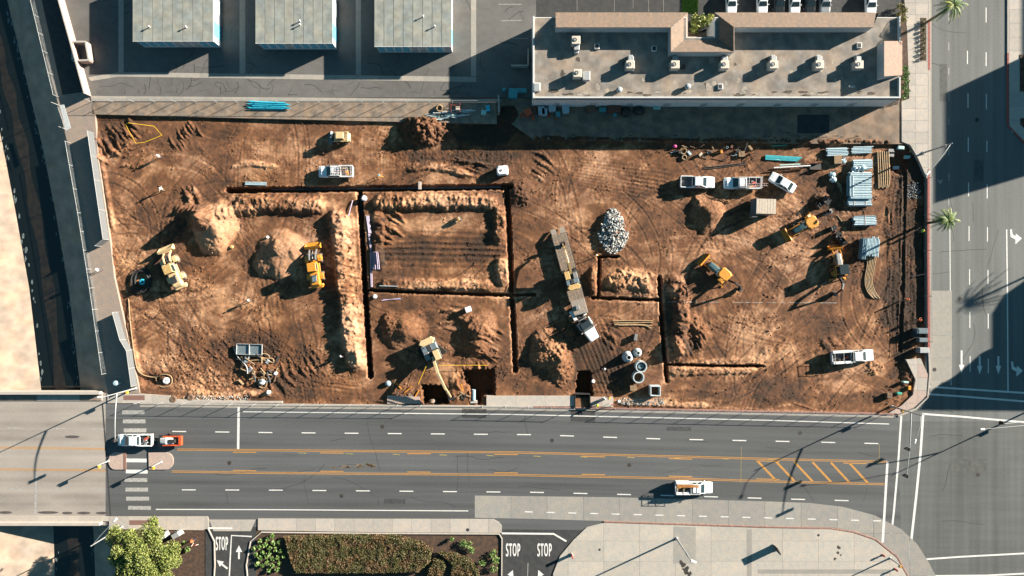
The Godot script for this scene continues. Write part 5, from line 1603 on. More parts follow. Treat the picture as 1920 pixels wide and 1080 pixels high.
func signal_pole(px: float, py: float, arm: Array, lamp: Array, heads: int, label: String, walk_head := true) -> void:
	var base := gp(px, py)
	var tall := arm.size() > 0 or lamp.size() > 0
	var o := thing("traffic_signal", label, "traffic signal", base, 0.0, "signal poles at the junctions")
	var b := MB.new()
	b.lathe(Vector3.ZERO, [Vector2(0.25, 0.0), Vector2(0.25, 0.12), Vector2(0.14, 0.3), Vector2(0.08, 6.2 if tall else 3.0), Vector2(0.07, 8.6 if lamp.size() else (6.3 if tall else 3.2)), Vector2(0.0, 8.65 if lamp.size() else (6.35 if tall else 3.25))], 10)
	part("pole", b, M.galv, o)
	if arm.size():
		var tip := xz(arm[0], arm[1], 6.4, 6.4) - base
		b = MB.new()
		var pts := PackedVector3Array()
		for k in 7:
			var t := k / 6.0
			pts.append(Vector3(0, 5.6, 0).lerp(tip, t) + Vector3(0, sin(t * PI) * 0.25, 0))
		b.path(pts, 0.11, 8, 0.05)
		part("mast_arm", b, M.galv, o)
		for k in heads:
			var c := Vector3(0, 5.6, 0).lerp(tip, 1.0 - k * 0.42)
			_head(o, c + Vector3(0, -0.15, 0), tip)
	if lamp.size():
		var tip := xz(lamp[0], lamp[1], 8.9, 8.9) - base
		b = MB.new()
		b.path(PackedVector3Array([Vector3(0, 8.2, 0), Vector3(tip.x * 0.4, 8.9, tip.z * 0.4), tip]), 0.05, 6, 0.035)
		part("lamp_arm", b, M.galv, o)
		b = MB.new()
		b.xf = Transform3D(Basis(Vector3.UP, atan2(-tip.z, tip.x)), tip)
		b.loft([b.ring8(0.12, 0.08, -0.06, 0.03, -0.2), b.ring8(0.4, 0.17, 0.0, 0.08), b.ring8(0.3, 0.1, 0.1, 0.05)])
		part("lantern", b, M.white_metal, o)
	if walk_head: _head(o, Vector3(0.2, 2.9, 0.25), Vector3(0, 0, 1), 0.5)
func _head(o: Node, c: Vector3, d: Vector3, k := 1.0) -> void:
	var b := MB.new()
	b.xf = Transform3D(Basis(Vector3.UP, atan2(-d.z, d.x)), c)
	b.box(Vector3.ZERO, Vector3(0.5, 1.1 * k, 0.12), 0.03)
	b.box(Vector3(0, 0, 0.14), Vector3(0.34, 1.0 * k, 0.2), 0.04)
	var h := part("signal_head", b, M.rubber if k == 1.0 else M.signal_yellow, o)
	for j in (3 if k == 1.0 else 1):
		b = MB.new()
		b.xf = Transform3D(Basis(Vector3.UP, atan2(-d.z, d.x)), c)
		b.pipe(Vector3(0, (1 - j) * 0.32 * k, 0.24), Vector3(0, (1 - j) * 0.32 * k, 0.42), 0.13, 0.02)
		part("visor", b, M.rubber, h)

func lamp_post(px: float, py: float, tx: float, ty: float, h: float, label: String) -> void:
	var base := gp(px, py)
	var o := thing("street_lamp", label, "street lamp", base, 0.0, "street lamps")
	var b := MB.new()
	b.lathe(Vector3.ZERO, [Vector2(0.3, 0.0), Vector2(0.3, 0.15), Vector2(0.16, 0.4), Vector2(0.08, h - 0.3), Vector2(0.0, h - 0.25)], 10)
	part("pole", b, M.galv, o)
	var tip := xz(tx, ty, h, h) - base
	b = MB.new()
	b.path(PackedVector3Array([Vector3(0, h - 0.6, 0), Vector3(tip.x * 0.35, h - 0.05, tip.z * 0.35), tip]), 0.05, 6, 0.04)
	part("arm", b, M.galv, o)
	b = MB.new()
	b.xf = Transform3D(Basis(Vector3.UP, atan2(-tip.z, tip.x)), tip)
	b.loft([b.ring8(0.15, 0.1, -0.1, 0.05), b.ring8(0.5, 0.2, -0.02, 0.1), b.ring8(0.4, 0.14, 0.1, 0.08)])
	part("lantern", b, M.white_metal, o)
	b = MB.new()
	b.tube(Vector3(0, h - 3.0, 0), Vector3(0, h - 1.8, 0), 0.16)
	part("cabinet", b, M.galv, o)

func build_street_furniture() -> void:
	block_wall([104, -60, 120, 0, 148, 100, 170, 181], 1.7, 0.2, "long pale block wall between levee and parking court", M.pave_pink)
	block_wall([146, 118, 146, 84, 170, 84, 176, 118, 147, 119], 1.4, 0.25, "small square block enclosure against the long wall", M.pave_pink)
	block_wall([935, 183, 936, 215], 1.6, 0.18, "short block wall at the end of the parking court", M.gutter)
	block_wall([958, 127, 990, 127, 990, 96], 1.2, 0.18, "low block wall round a dark yard by the building", M.gutter)
	chain_fence([172, 191, 330, 191.5, 560, 193, 720, 194, 935, 194], "chain link fence along the kerb of the parking court")
	chain_fence([262, 754, 480, 757, 790, 759], "chain link fence along the street, west half", 1.83, 0.0, 3.9)
	chain_fence([905, 761, 1076, 764.5], "chain link fence along the street between the two pits", 1.83, 0.1, 3.9)
	chain_fence([1152, 766, 1440, 772, 1660, 776], "chain link fence along the street, east half", 1.83, 0.0, 3.9)
	chain_fence([1736, 335, 1735, 470, 1737, 640], "chain link fence along the cross street", 1.83, -0.1, 7.0)
	chain_fence([62, -60, 66, 0, 90, 100, 110, 182], "chain link fence along the top of the channel slope", 1.4)
	chain_fence([132, 268, 155, 400, 177, 540, 200, 700], "chain link fence on the crest beside the levee path", 1.4)
	chain_fence([176, 250, 189, 340, 205, 450, 190, 462], "grey screened fence bending in at its south end", 1.83, 0.0, 4.2, M.screen)
	chain_fence([222, 585, 236, 636, 248, 656, 257, 722], "grey screened fence kinked toward the street corner", 1.83, 0.0, 3.2, M.screen)
	# white tarpaulin gate at the levee path
	var b := MB.new()
	var o := thing("levee_gate", "pale translucent panel gate standing across the levee path", "gate")
	b.beam(gp(108, 200, 2.2), gp(124, 246, 2.2), 0.06, 0.06)
	b.beam(gp(112, 198), gp(112, 198) + Vector3(0, 2.2, 0), 0.08, 0.08)
	b.beam(gp(126, 243), gp(126, 243) + Vector3(0, 2.2, 0), 0.08, 0.08)
	part("frame", b, M.galv, o)
	b = MB.new()
	b.prism(poly([112, 197, 120, 196, 133, 240, 124, 245], 1.9), 1.88, 1.92)
	part("panel", b, M.poly_sheet, o)
	# bollard-like concrete stub
	signal_pole(255, 728, [216, 826], [186, 745], 1, "signal pole with long mast arm at the bridge corner of the site")
	signal_pole(303, 866, [], [], 0, "short signal post on the east refuge island")
	signal_pole(204, 864, [], [], 0, "short signal post on the west refuge island")
	signal_pole(1672, 762, [1700, 893], [1716, 828], 2, "signal pole with mast arm at the street corner of the site")
	signal_pole(229, 988, [], [216, 975], 0, "tall signal pole beside the leafy tree")
	signal_pole(1668, 1046, [], [], 0, "signal post on the corner of the plaza")
	signal_pole(1930, 770, [1880, 795], [1842, 805], 1, "signal pole across the junction with its arm reaching in")
	lamp_post(1268, 1009, 1300, 1053, 9.5, "tall street lamp standing alone on the plaza")
	lamp_post(1730, 287, 1740, 325, 8.0, "street lamp bent over the broken pavement corner")
	# signs and small fittings on the plaza
	for k: Array in [[1072, 1039, 1.3, "small red pillar sign at the plaza edge", M.red_paint, 0.5], [1452, 1026, 1.8, "dark upright slab sign on the plaza with a thick long shadow", M.rubber, 1.2]]:
		var p := gp(k[0], k[1])
		var s := thing("sign", k[3], "sign", p)
		s.rotation.y = 0.5
		b = MB.new()
		b.box(Vector3(0, 0.2, 0), Vector3(0.3, 0.24, k[5] + 0.15), 0.03)
		part("plinth", b, M.pave, s)
		b = MB.new()
		b.box(Vector3(0, 0.3 + k[2] * 0.5, 0), Vector3(0.22, k[2], k[5]), 0.03)
		part("panel", b, k[4], s)
	for k: Array in [[1534, 1003, 0.22, "round cover in a pale square near the plaza kerb"], [1124, 1030, 0.2, "dark square pit beside the small sign"], [877, 993, 0.28, "round iron cover in the pavement by the driveway"]]:
		b = MB.new()
		var p := gp(k[0], k[1])
		b.lathe(p + Vector3(0, 0.13, 0), [Vector2(k[2], 0.0), Vector2(k[2], 0.012), Vector2(0.0, 0.014)], 16)
		tag(part("manhole_cover", b, M.rubber, self), k[3], "manhole cover", "covers in the pavement")
	for k: Array in [[1654, 1040, 0.55, "red hydrant beside the plaza kerb"], [1677, 1066, 0.7, "dark red hydrant at the bottom edge of the plaza"]]:
		b = MB.new()
		var p := gp(k[0], k[1]) + Vector3(0, 0.13, 0)
		b.lathe(p, [Vector2(0.2, 0.0), Vector2(0.2, 0.1), Vector2(0.13, 0.12), Vector2(0.13, k[2]), Vector2(0.19, k[2]), Vector2(0.15, k[2] + 0.15), Vector2(0.0, k[2] + 0.25)], 12)
		b.tube(p + Vector3(-0.25, k[2] - 0.1, 0), p + Vector3(0.25, k[2] - 0.1, 0), 0.08)
		tag(part("fire_hydrant", b, M.red_paint, self), k[3], "hydrant", "hydrants on the plaza")
	# oil stains on the plaza
	var q := RandomNumberGenerator.new()
	q.seed = 44
	b = MB.new()
	for c: Array in [[1572, 1026, 4.0], [1571, 1036, 3.0], [1576, 1040, 2.0], [1565, 1047, 3.0], [1280, 1058, 6.0], [1286, 1068, 7.0], [1276, 1052, 3.0], [1292, 1076, 5.0]]:
		var pg := PackedVector2Array()
		for m in 11: pg.append(g2(c[0], c[1]) + Vector2.from_angle(TAU * m / 11.0) * c[2] * S * q.randf_range(0.5, 1.3))
		b.prism(pg, 0.1, 0.137)
	var st := part("oil_stain", b, M.stain_dark, self)
	tag(st, "dark oily stains soaked into the plaza concrete", "stain", "", "stuff")

# ---------- vehicles and machines (local +X is forward, origin on the ground) ----------
func cached(key: String, make: Callable) -> Mesh:
	if not meshes.has(key):
		var b := MB.new()
		make.call(b)
		meshes[key] = b.mesh()
	return meshes[key]
func wheel(parent: Node, p: Vector3, r: float, w: float, rim: Material) -> void:
	var o := Node3D.new()
	o.name = "wheel"
	parent.add_child(o, true)
	o.position = p
	var key := "%.2f_%.2f" % [r, w]
	put("tyre", cached("tyre" + key, func(b: MB) -> void:
		b.xf = Transform3D(Basis(Vector3.RIGHT, PI / 2), Vector3.ZERO)
		b.lathe(Vector3.ZERO, [Vector2(r * 0.58, -w * 0.42), Vector2(r * 0.75, -w * 0.5), Vector2(r * 0.93, -w * 0.47), Vector2(r, -w * 0.32), Vector2(r, w * 0.32), Vector2(r * 0.93, w * 0.47), Vector2(r * 0.75, w * 0.5), Vector2(r * 0.58, w * 0.42)], 20)
		if r > 0.6:
			for k in 18:
				var a := TAU * k / 18.0
				b.box(Vector3(cos(a) * r, (0.22 if k % 2 else -0.22) * w, sin(a) * r), Vector3(0.1, w * 0.5, 0.1))), M.tyre_dusty if r > 0.72 else M.tyre, o)
	put("rim", cached("rim" + key, func(b: MB) -> void:
		b.xf = Transform3D(Basis(Vector3.RIGHT, PI / 2), Vector3.ZERO)
		b.lathe(Vector3.ZERO, [Vector2(0, -w * 0.3), Vector2(r * 0.3, -w * 0.34), Vector2(r * 0.5, -w * 0.2), Vector2(r * 0.59, -w * 0.42), Vector2(r * 0.59, w * 0.42), Vector2(r * 0.5, w * 0.2), Vector2(r * 0.3, w * 0.34), Vector2(0, w * 0.3)], 16)), rim, o)

func sect(x: float, hw: float, y0: float, y1: float) -> PackedVector3Array:
	var c := minf(0.14, (y1 - y0) * 0.3)
	return PackedVector3Array([Vector3(x, y0, -hw * 0.94), Vector3(x, y0, hw * 0.94), Vector3(x, lerpf(y0, y1, 0.45), hw), Vector3(x, y1 - c, hw * 0.985), Vector3(x, y1 - c * 0.25, hw - c * 0.7), Vector3(x, y1, hw - c * 1.7), Vector3(x, y1, -hw + c * 1.7), Vector3(x, y1 - c * 0.25, -hw + c * 0.7), Vector3(x, y1 - c, -hw * 0.985), Vector3(x, lerpf(y0, y1, 0.45), -hw)])
# frustum-shaped cabin with four proud panes
func cabin(o: Node, paint: Material, xb0: float, xb1: float, wb: float, yb: float, xt0: float, xt1: float, wt: float, yt: float) -> Node3D:
	var b := MB.new()
	var ym := lerpf(yb, yt, 0.9)
	var f := func(x0: float, x1: float, w: float, y: float, c: float) -> PackedVector3Array: return PackedVector3Array([Vector3(x0, y, -w + c), Vector3(x0 - c, y, -w), Vector3(x1 + c, y, -w), Vector3(x1, y, -w + c), Vector3(x1, y, w - c), Vector3(x1 + c, y, w), Vector3(x0 - c, y, w), Vector3(x0, y, w - c)])
	var m := 0.9
	b.loft([f.call(xb0, xb1, wb, yb, 0.06), f.call(lerpf(xb0, xt0, m), lerpf(xb1, xt1, m), lerpf(wb, wt, m), ym, 0.06), f.call(xt0 - 0.1, xt1 + 0.08, wt - 0.08, yt, 0.08)])
	var cab := part("cabin", b, paint, o)
	for k in 4:
		var A: Vector3; var B: Vector3; var C: Vector3; var D: Vector3
		if k == 0: A = Vector3(xb0, yb, -wb); B = Vector3(xb0, yb, wb); C = Vector3(xt0, yt, wt); D = Vector3(xt0, yt, -wt)
		elif k == 1: A = Vector3(xb1, yb, -wb); B = Vector3(xb1, yb, wb); C = Vector3(xt1, yt, wt); D = Vector3(xt1, yt, -wt)
		else:
			var s := -1.0 if k == 2 else 1.0
			A = Vector3(xb0, yb, s * wb); B = Vector3(xb1, yb, s * wb); C = Vector3(xt1, yt, s * wt); D = Vector3(xt0, yt, s * wt)
		var nn := (C - A).cross(D - B).normalized()
		var mid := (A + B + C + D) * 0.25
		if nn.dot(mid - Vector3((xb0 + xb1) * 0.5, yb, 0)) < 0.0: nn = -nn
		var at := func(u: float, v: float) -> Vector3: return A.lerp(B, u).lerp(D.lerp(C, u), v) + nn * 0.02
		b = MB.new()
		b.quad_out(at.call(0.07, 0.1), at.call(0.93, 0.1), at.call(0.93, 0.86), at.call(0.07, 0.86), mid - nn)
		part(["windscreen", "rear_window", "side_window", "side_window"][k], b, M.glass, cab)
		if k >= 2:
			b = MB.new()
			b.beam(at.call(0.52, 0.08) + nn * 0.004, at.call(0.52, 0.88) + nn * 0.004, 0.06, 0.06)
			part("pillar", b, paint, cab)
	return cab
func lights_and_trim(o: Node, xf: float, xr: float, hw: float, y: float) -> void:
	for s in [-1.0, 1.0]:
		var b := MB.new()
		b.box(Vector3(xf - 0.1, y, s * (hw - 0.25)), Vector3(0.22, 0.2, 0.36), 0.04)
		part("headlight", b, M.lens, o)
		b = MB.new()
		b.box(Vector3(xr + 0.04, y + 0.05, s * (hw - 0.1)), Vector3(0.1, 0.34, 0.16), 0.02)
		part("tail_light", b, M.red_lens, o)
	var b2 := MB.new()
	b2.box(Vector3(xf + 0.03, 0.55, 0), Vector3(0.2, 0.22, hw * 1.8), 0.05)
	part("bumper", b2, M.dark_metal, o)
	b2 = MB.new()
	b2.box(Vector3(xr - 0.05, 0.55, 0), Vector3(0.2, 0.2, hw * 1.8), 0.05)
	part("bumper", b2, M.dark_metal, o)

func pickup(at: Vector3, turn: float, label: String, opt: Dictionary) -> Node3D:
	var o := thing("pickup_truck", label, "truck", at, turn, "white trucks")
	var paint: Material = opt.get("paint", M.car_white)
	var bl: float = opt.get("bed", 2.0)     # bed length behind the cab
	var xr := -0.85 - bl
	var b := MB.new()
	b.loft([sect(2.95, 0.72, 0.5, 0.86), sect(2.86, 0.9, 0.42, 1.0), sect(2.5, 0.97, 0.38, 1.1), sect(1.5, 1.0, 0.38, 1.2), sect(0.9, 1.0, 0.38, 1.22), sect(-0.85, 1.0, 0.38, 1.24)])
	part("body", b, paint, o)
	cabin(o, paint, 1.6, -0.83, 0.95, 1.19, 0.62, -0.6, 0.74, 1.84)
	b = MB.new()
	b.box(Vector3((xr - 0.85) * 0.5, 0.72, 0), Vector3(bl, 0.12, 1.9))
	var bed := part("bed_floor", b, M.bed_liner, o)
	for s in [-1.0, 1.0]:
		b = MB.new()
		b.box(Vector3((xr - 0.85) * 0.5, 0.86, s * 0.92), Vector3(bl, 0.86, 0.16), 0.05)
		part("bed_side", b, paint, o)
		b = MB.new()
		b.box(Vector3(1.2, 1.3, s * 1.12), Vector3(0.12, 0.18, 0.22), 0.04)
		part("mirror", b, M.dark_metal, o)
		b = MB.new()
		b.box(Vector3(0.2, 1.02, s * 1.0), Vector3(0.16, 0.04, 0.05))
		part("door_handle", b, M.dark_metal, o)
	b = MB.new()
	b.box(Vector3(xr + 0.04, 0.9, 0), Vector3(0.1, 0.75, 1.72), 0.03)
	part("tailgate", b, paint, o)
	b = MB.new()
	b.box(Vector3(2.0, 1.175, 0), Vector3(0.9, 0.05, 1.0), 0.02)
	part("hood_bulge", b, paint, o)
	lights_and_trim(o, 2.93, xr, 0.98, 0.82)
	for s in [-1.0, 1.0]:
		wheel(o, Vector3(1.85, 0.39, s * 0.88), 0.39, 0.27, M.steel)
		wheel(o, Vector3(xr + 1.05, 0.39, s * 0.88), 0.39, 0.27, M.steel)
	if opt.get("rack", false):
		b = MB.new()
		var x0: float = 0.4 if opt.get("over_cab", true) else -0.95
		for x: float in [-0.95, xr + 0.1]:
			for s in [-1.0, 1.0]: b.tube(Vector3(x, 1.2, s * 0.9), Vector3(x, 2.05, s * 0.85), 0.035, -1.0, 6)
			b.tube(Vector3(x, 2.05, -0.85), Vector3(x, 2.05, 0.85), 0.035, -1.0, 6)
		b.tube(Vector3((xr - 0.95) * 0.5, 2.05, -0.85), Vector3((xr - 0.95) * 0.5, 2.05, 0.85), 0.03, -1.0, 6)
		for s in [-1.0, 1.0]: b.tube(Vector3(x0 + 0.3, 2.05, s * 0.85), Vector3(xr, 2.05, s * 0.85), 0.04, -1.0, 6)
		if x0 > 0: b.tube(Vector3(x0 + 0.2, 2.05, -0.85), Vector3(x0 + 0.2, 2.05, 0.85), 0.03, -1.0, 6)
		part("ladder_rack", b, M.white_metal, o)
	if opt.get("boxes", false):
		for s in [-1.0, 1.0]:
			b = MB.new()
			b.box(Vector3((xr - 0.95) * 0.5, 1.12, s * 0.9), Vector3(bl - 0.15, 0.95, 0.42), 0.04)
			part("side_box", b, paint, o)
	if opt.get("tools", 0) > 0:
		var q := RandomNumberGenerator.new()
		q.seed = int(opt.tools)
		for k in 9:
			b = MB.new()
			var c := Vector3(q.randf_range(xr + 0.4, -1.1), 0.78, q.randf_range(-0.6, 0.6))
			var sz := Vector3(q.randf_range(0.2, 0.7), q.randf_range(0.15, 0.5), q.randf_range(0.15, 0.45))
			b.xf = Transform3D(Basis(Vector3.UP, q.randf() * 0.6), c + Vector3(0, sz.y * 0.5, 0))
			b.box(Vector3.ZERO, sz, 0.03)
			tag(part("tool_case", b, [M.dark_metal, M.tool_red, M.wood, M.galv, M.rubber, M.signal_yellow][q.randi() % 6], o), "", "", "", "")
	return o

func ladder(at: Vector3, turn: float, ln: float, w: float, mt: Material, label: String) -> void:
	var o := thing("ladder", label, "ladder", at, turn, "ladders carried on truck racks")
	for s in [-1.0, 1.0]:
		var b := MB.new()
		b.box(Vector3(0, 0, s * w * 0.5), Vector3(ln, 0.09, 0.04))
		part("stile", b, mt, o)
	for k in int(ln / 0.3):
		var b := MB.new()
		b.box(Vector3(-ln * 0.5 + 0.15 + k * 0.3, 0, 0), Vector3(0.04, 0.04, w - 0.05))
		part("rung", b, M.galv, o)

func car(at: Vector3, turn: float, label: String, paint: Material, group: String) -> void:
	var o := thing("car", label, "car", at, turn, group)
	var b := MB.new()
	b.loft([sect(2.35, 0.62, 0.45, 0.7), sect(2.25, 0.8, 0.35, 0.8), sect(1.8, 0.88, 0.3, 0.9), sect(1.0, 0.91, 0.3, 1.0), sect(-1.2, 0.91, 0.3, 1.05), sect(-1.9, 0.88, 0.32, 1.02), sect(-2.3, 0.8, 0.38, 0.95), sect(-2.4, 0.64, 0.5, 0.8)])
	part("body", b, paint, o)
	cabin(o, paint, 1.2, -1.75, 0.84, 0.97, 0.35, -0.95, 0.64, 1.45)
	for s in [-1.0, 1.0]:
		b = MB.new()
		b.box(Vector3(0.85, 1.02, s * 0.98), Vector3(0.14, 0.12, 0.18), 0.03)
		part("mirror", b, paint, o)
		wheel(o, Vector3(1.4, 0.33, s * 0.78), 0.33, 0.22, M.steel)
		wheel(o, Vector3(-1.4, 0.33, s * 0.78), 0.33, 0.22, M.steel)
	lights_and_trim(o, 2.3, -2.36, 0.84, 0.66)

func bucket(parent: Node, called: String, prof: Array, hz: float, mt: Material, teeth := 0) -> void:
	var b := MB.new()
	for i in prof.size() - 1:
		var p: Vector2 = prof[i]; var q: Vector2 = prof[i + 1]
		var nn := Vector2(-(q - p).y, (q - p).x).normalized() * 0.05
		var r0 := PackedVector3Array(); var r1 := PackedVector3Array()
		for c: Vector2 in [p, q, q + nn, p + nn]:
			r0.append(Vector3(c.x, c.y, -hz)); r1.append(Vector3(c.x, c.y, hz))
		b.loft([r0, r1])
	for s in [-1.0, 1.0]:
		var side := PackedVector3Array()
		for c: Vector2 in prof: side.append(Vector3(c.x, c.y, s * hz))
		b.cap(side, Vector3(0, 0, s))
		var side2 := PackedVector3Array()
		for c: Vector2 in prof: side2.append(Vector3(c.x, c.y, s * (hz - 0.04)))
		b.cap(side2, Vector3(0, 0, -s))
	var o := part(called, b, mt, parent)
	for k in teeth:
		b = MB.new()
		var e: Vector2 = prof[prof.size() - 1]; var e2: Vector2 = prof[prof.size() - 2]
		var d := (e - e2).normalized()
		var z := lerpf(-hz + 0.1, hz - 0.1, k / float(maxi(1, teeth - 1)))
		b.beam(Vector3(e.x, e.y, z), Vector3(e.x + d.x * 0.2, e.y + d.y * 0.2, z), 0.1, 0.06, 0.05, 0.03)
		part("tooth", b, M.dark_metal, o)
func mach_glass_cab(o: Node, c: Vector3, s: Vector3, roof: Material, body: Material) -> void:
	var b := MB.new()
	b.box(c + Vector3(0, -s.y * 0.5 + 0.25, 0), Vector3(s.x, 0.5, s.z), 0.06)
	var cab := part("cab", b, body, o)
	b = MB.new()
	b.box(c + Vector3(0, 0.16, 0), Vector3(s.x * 0.94, s.y - 0.55, s.z * 0.94), 0.05)
	part("cab_glass", b, M.glass, cab)
	for sx in [-1.0, 1.0]:
		for sz in [-1.0, 1.0]:
			b = MB.new()
			b.beam(c + Vector3(sx * s.x * 0.46, -s.y * 0.5 + 0.4, sz * s.z * 0.46), c + Vector3(sx * s.x * 0.46, s.y * 0.5, sz * s.z * 0.46), 0.09, 0.09)
			part("cab_post", b, body, cab)
	b = MB.new()
	b.box(c + Vector3(0, s.y * 0.5 + 0.06, 0), Vector3(s.x * 1.08, 0.16, s.z * 1.06), 0.07)
	part("cab_roof", b, roof, cab)
func ram(b: MB, p: Vector3, q: Vector3, r := 0.06) -> void:
	b.tube(p, p.lerp(q, 0.6), r)
	b.tube(p.lerp(q, 0.55), q, r * 0.6)

func wheel_loader(at: Vector3, turn: float, label: String, paint: Material, kit: Dictionary) -> Node3D:
	var o := thing("wheel_loader", label, "loader", at, turn, "yellow earthmoving machines")
	var b := MB.new()
	b.loft([sect(-3.25, 0.62, 1.0, 1.75), sect(-3.0, 0.78, 0.9, 2.0), sect(-1.2, 0.8, 0.9, 2.25), sect(-0.9, 0.8, 0.9, 2.25)])
	var hood := part("engine_hood", b, paint, o)
	b = MB.new()
	b.box(Vector3(-2.0, 2.22, 0), Vector3(1.1, 0.1, 0.8), 0.03)
	part("grille", b, kit.get("hood_top", M.dark_metal), hood)
	b = MB.new()
	b.tube(Vector3(-1.4, 2.1, 0.5), Vector3(-1.4, 2.9, 0.5), 0.07)
	part("exhaust", b, M.dark_metal, hood)
	b = MB.new()
	b.loft([sect(-3.55, 0.95, 0.55, 1.1), sect(-3.2, 1.15, 0.5, 1.25), sect(-2.9, 1.1, 0.55, 1.2)])
	part("counterweight", b, paint, o)
	b = MB.new()
	b.box(Vector3(-0.6, 0.9, 0), Vector3(3.4, 0.5, 0.9), 0.05)
	b.box(Vector3(1.5, 1.0, 0), Vector3(1.3, 0.9, 0.95), 0.06)
	part("frame", b, M.dark_metal, o)
	b = MB.new()
	b.box(Vector3(0.5, 1.3, 0), Vector3(1.2, 0.5, 1.1), 0.08)
	b.box(Vector3(-0.2, 1.3, 0), Vector3(1.5, 0.2, 1.9), 0.04)
	part("platform", b, paint, o)
	mach_glass_cab(o, Vector3(-0.15, 2.2, 0), Vector3(1.35, 1.75, 1.4), kit.get("roof", paint), paint)
	for s in [-1.0, 1.0]:
		b = MB.new()
		b.beam(Vector3(1.1, 2.0, s * 0.5), Vector3(2.2, 1.75, s * 0.55), 0.18, 0.42)
		b.beam(Vector3(2.15, 1.75, s * 0.55), Vector3(3.0, 0.75, s * 0.6), 0.18, 0.4, 0.18, 0.3)
		part("lift_arm", b, kit.get("arm", paint), o)
		b = MB.new()
		ram(b, Vector3(1.2, 1.1, s * 0.42), Vector3(2.3, 1.5, s * 0.5), 0.08)
		part("ram", b, M.steel, o)
		b = MB.new()
		b.loft([sect(1.9, 0.32, 1.5, 1.62), sect(1.4, 0.34, 1.62, 1.74), sect(0.85, 0.32, 1.5, 1.62)])
		var fm := b.mesh()
		var fd := put("fender", fm, paint, o)
		fd.position = Vector3(0, 0, s * 1.05)
		fd = put("fender", fm, paint, o)
		fd.position = Vector3(-3.0, 0, s * 1.05)
		wheel(o, Vector3(1.45, 0.74, s * 1.05), 0.74, 0.56, paint)
		wheel(o, Vector3(-1.6, 0.74, s * 1.05), 0.74, 0.56, paint)
	b = MB.new()
	ram(b, Vector3(1.3, 2.0, 0), Vector3(2.7, 1.4, 0), 0.1)
	b.box(Vector3(2.0, 1.6, 0), Vector3(0.2, 0.25, 1.0))
	part("tilt_ram", b, M.steel, o)
	b = MB.new()
	b.box(Vector3(3.0, 0.8, 0), Vector3(0.16, 0.5, 1.6), 0.03)
	part("coupler", b, paint, o)
	bucket(o, "bucket", [Vector2(3.45, 1.5), Vector2(3.12, 1.2), Vector2(3.05, 0.75), Vector2(3.2, 0.32), Vector2(3.5, 0.16), Vector2(4.2, 0.12)], kit.get("bw", 1.3), kit.get("bucket", paint), 6)
	return o

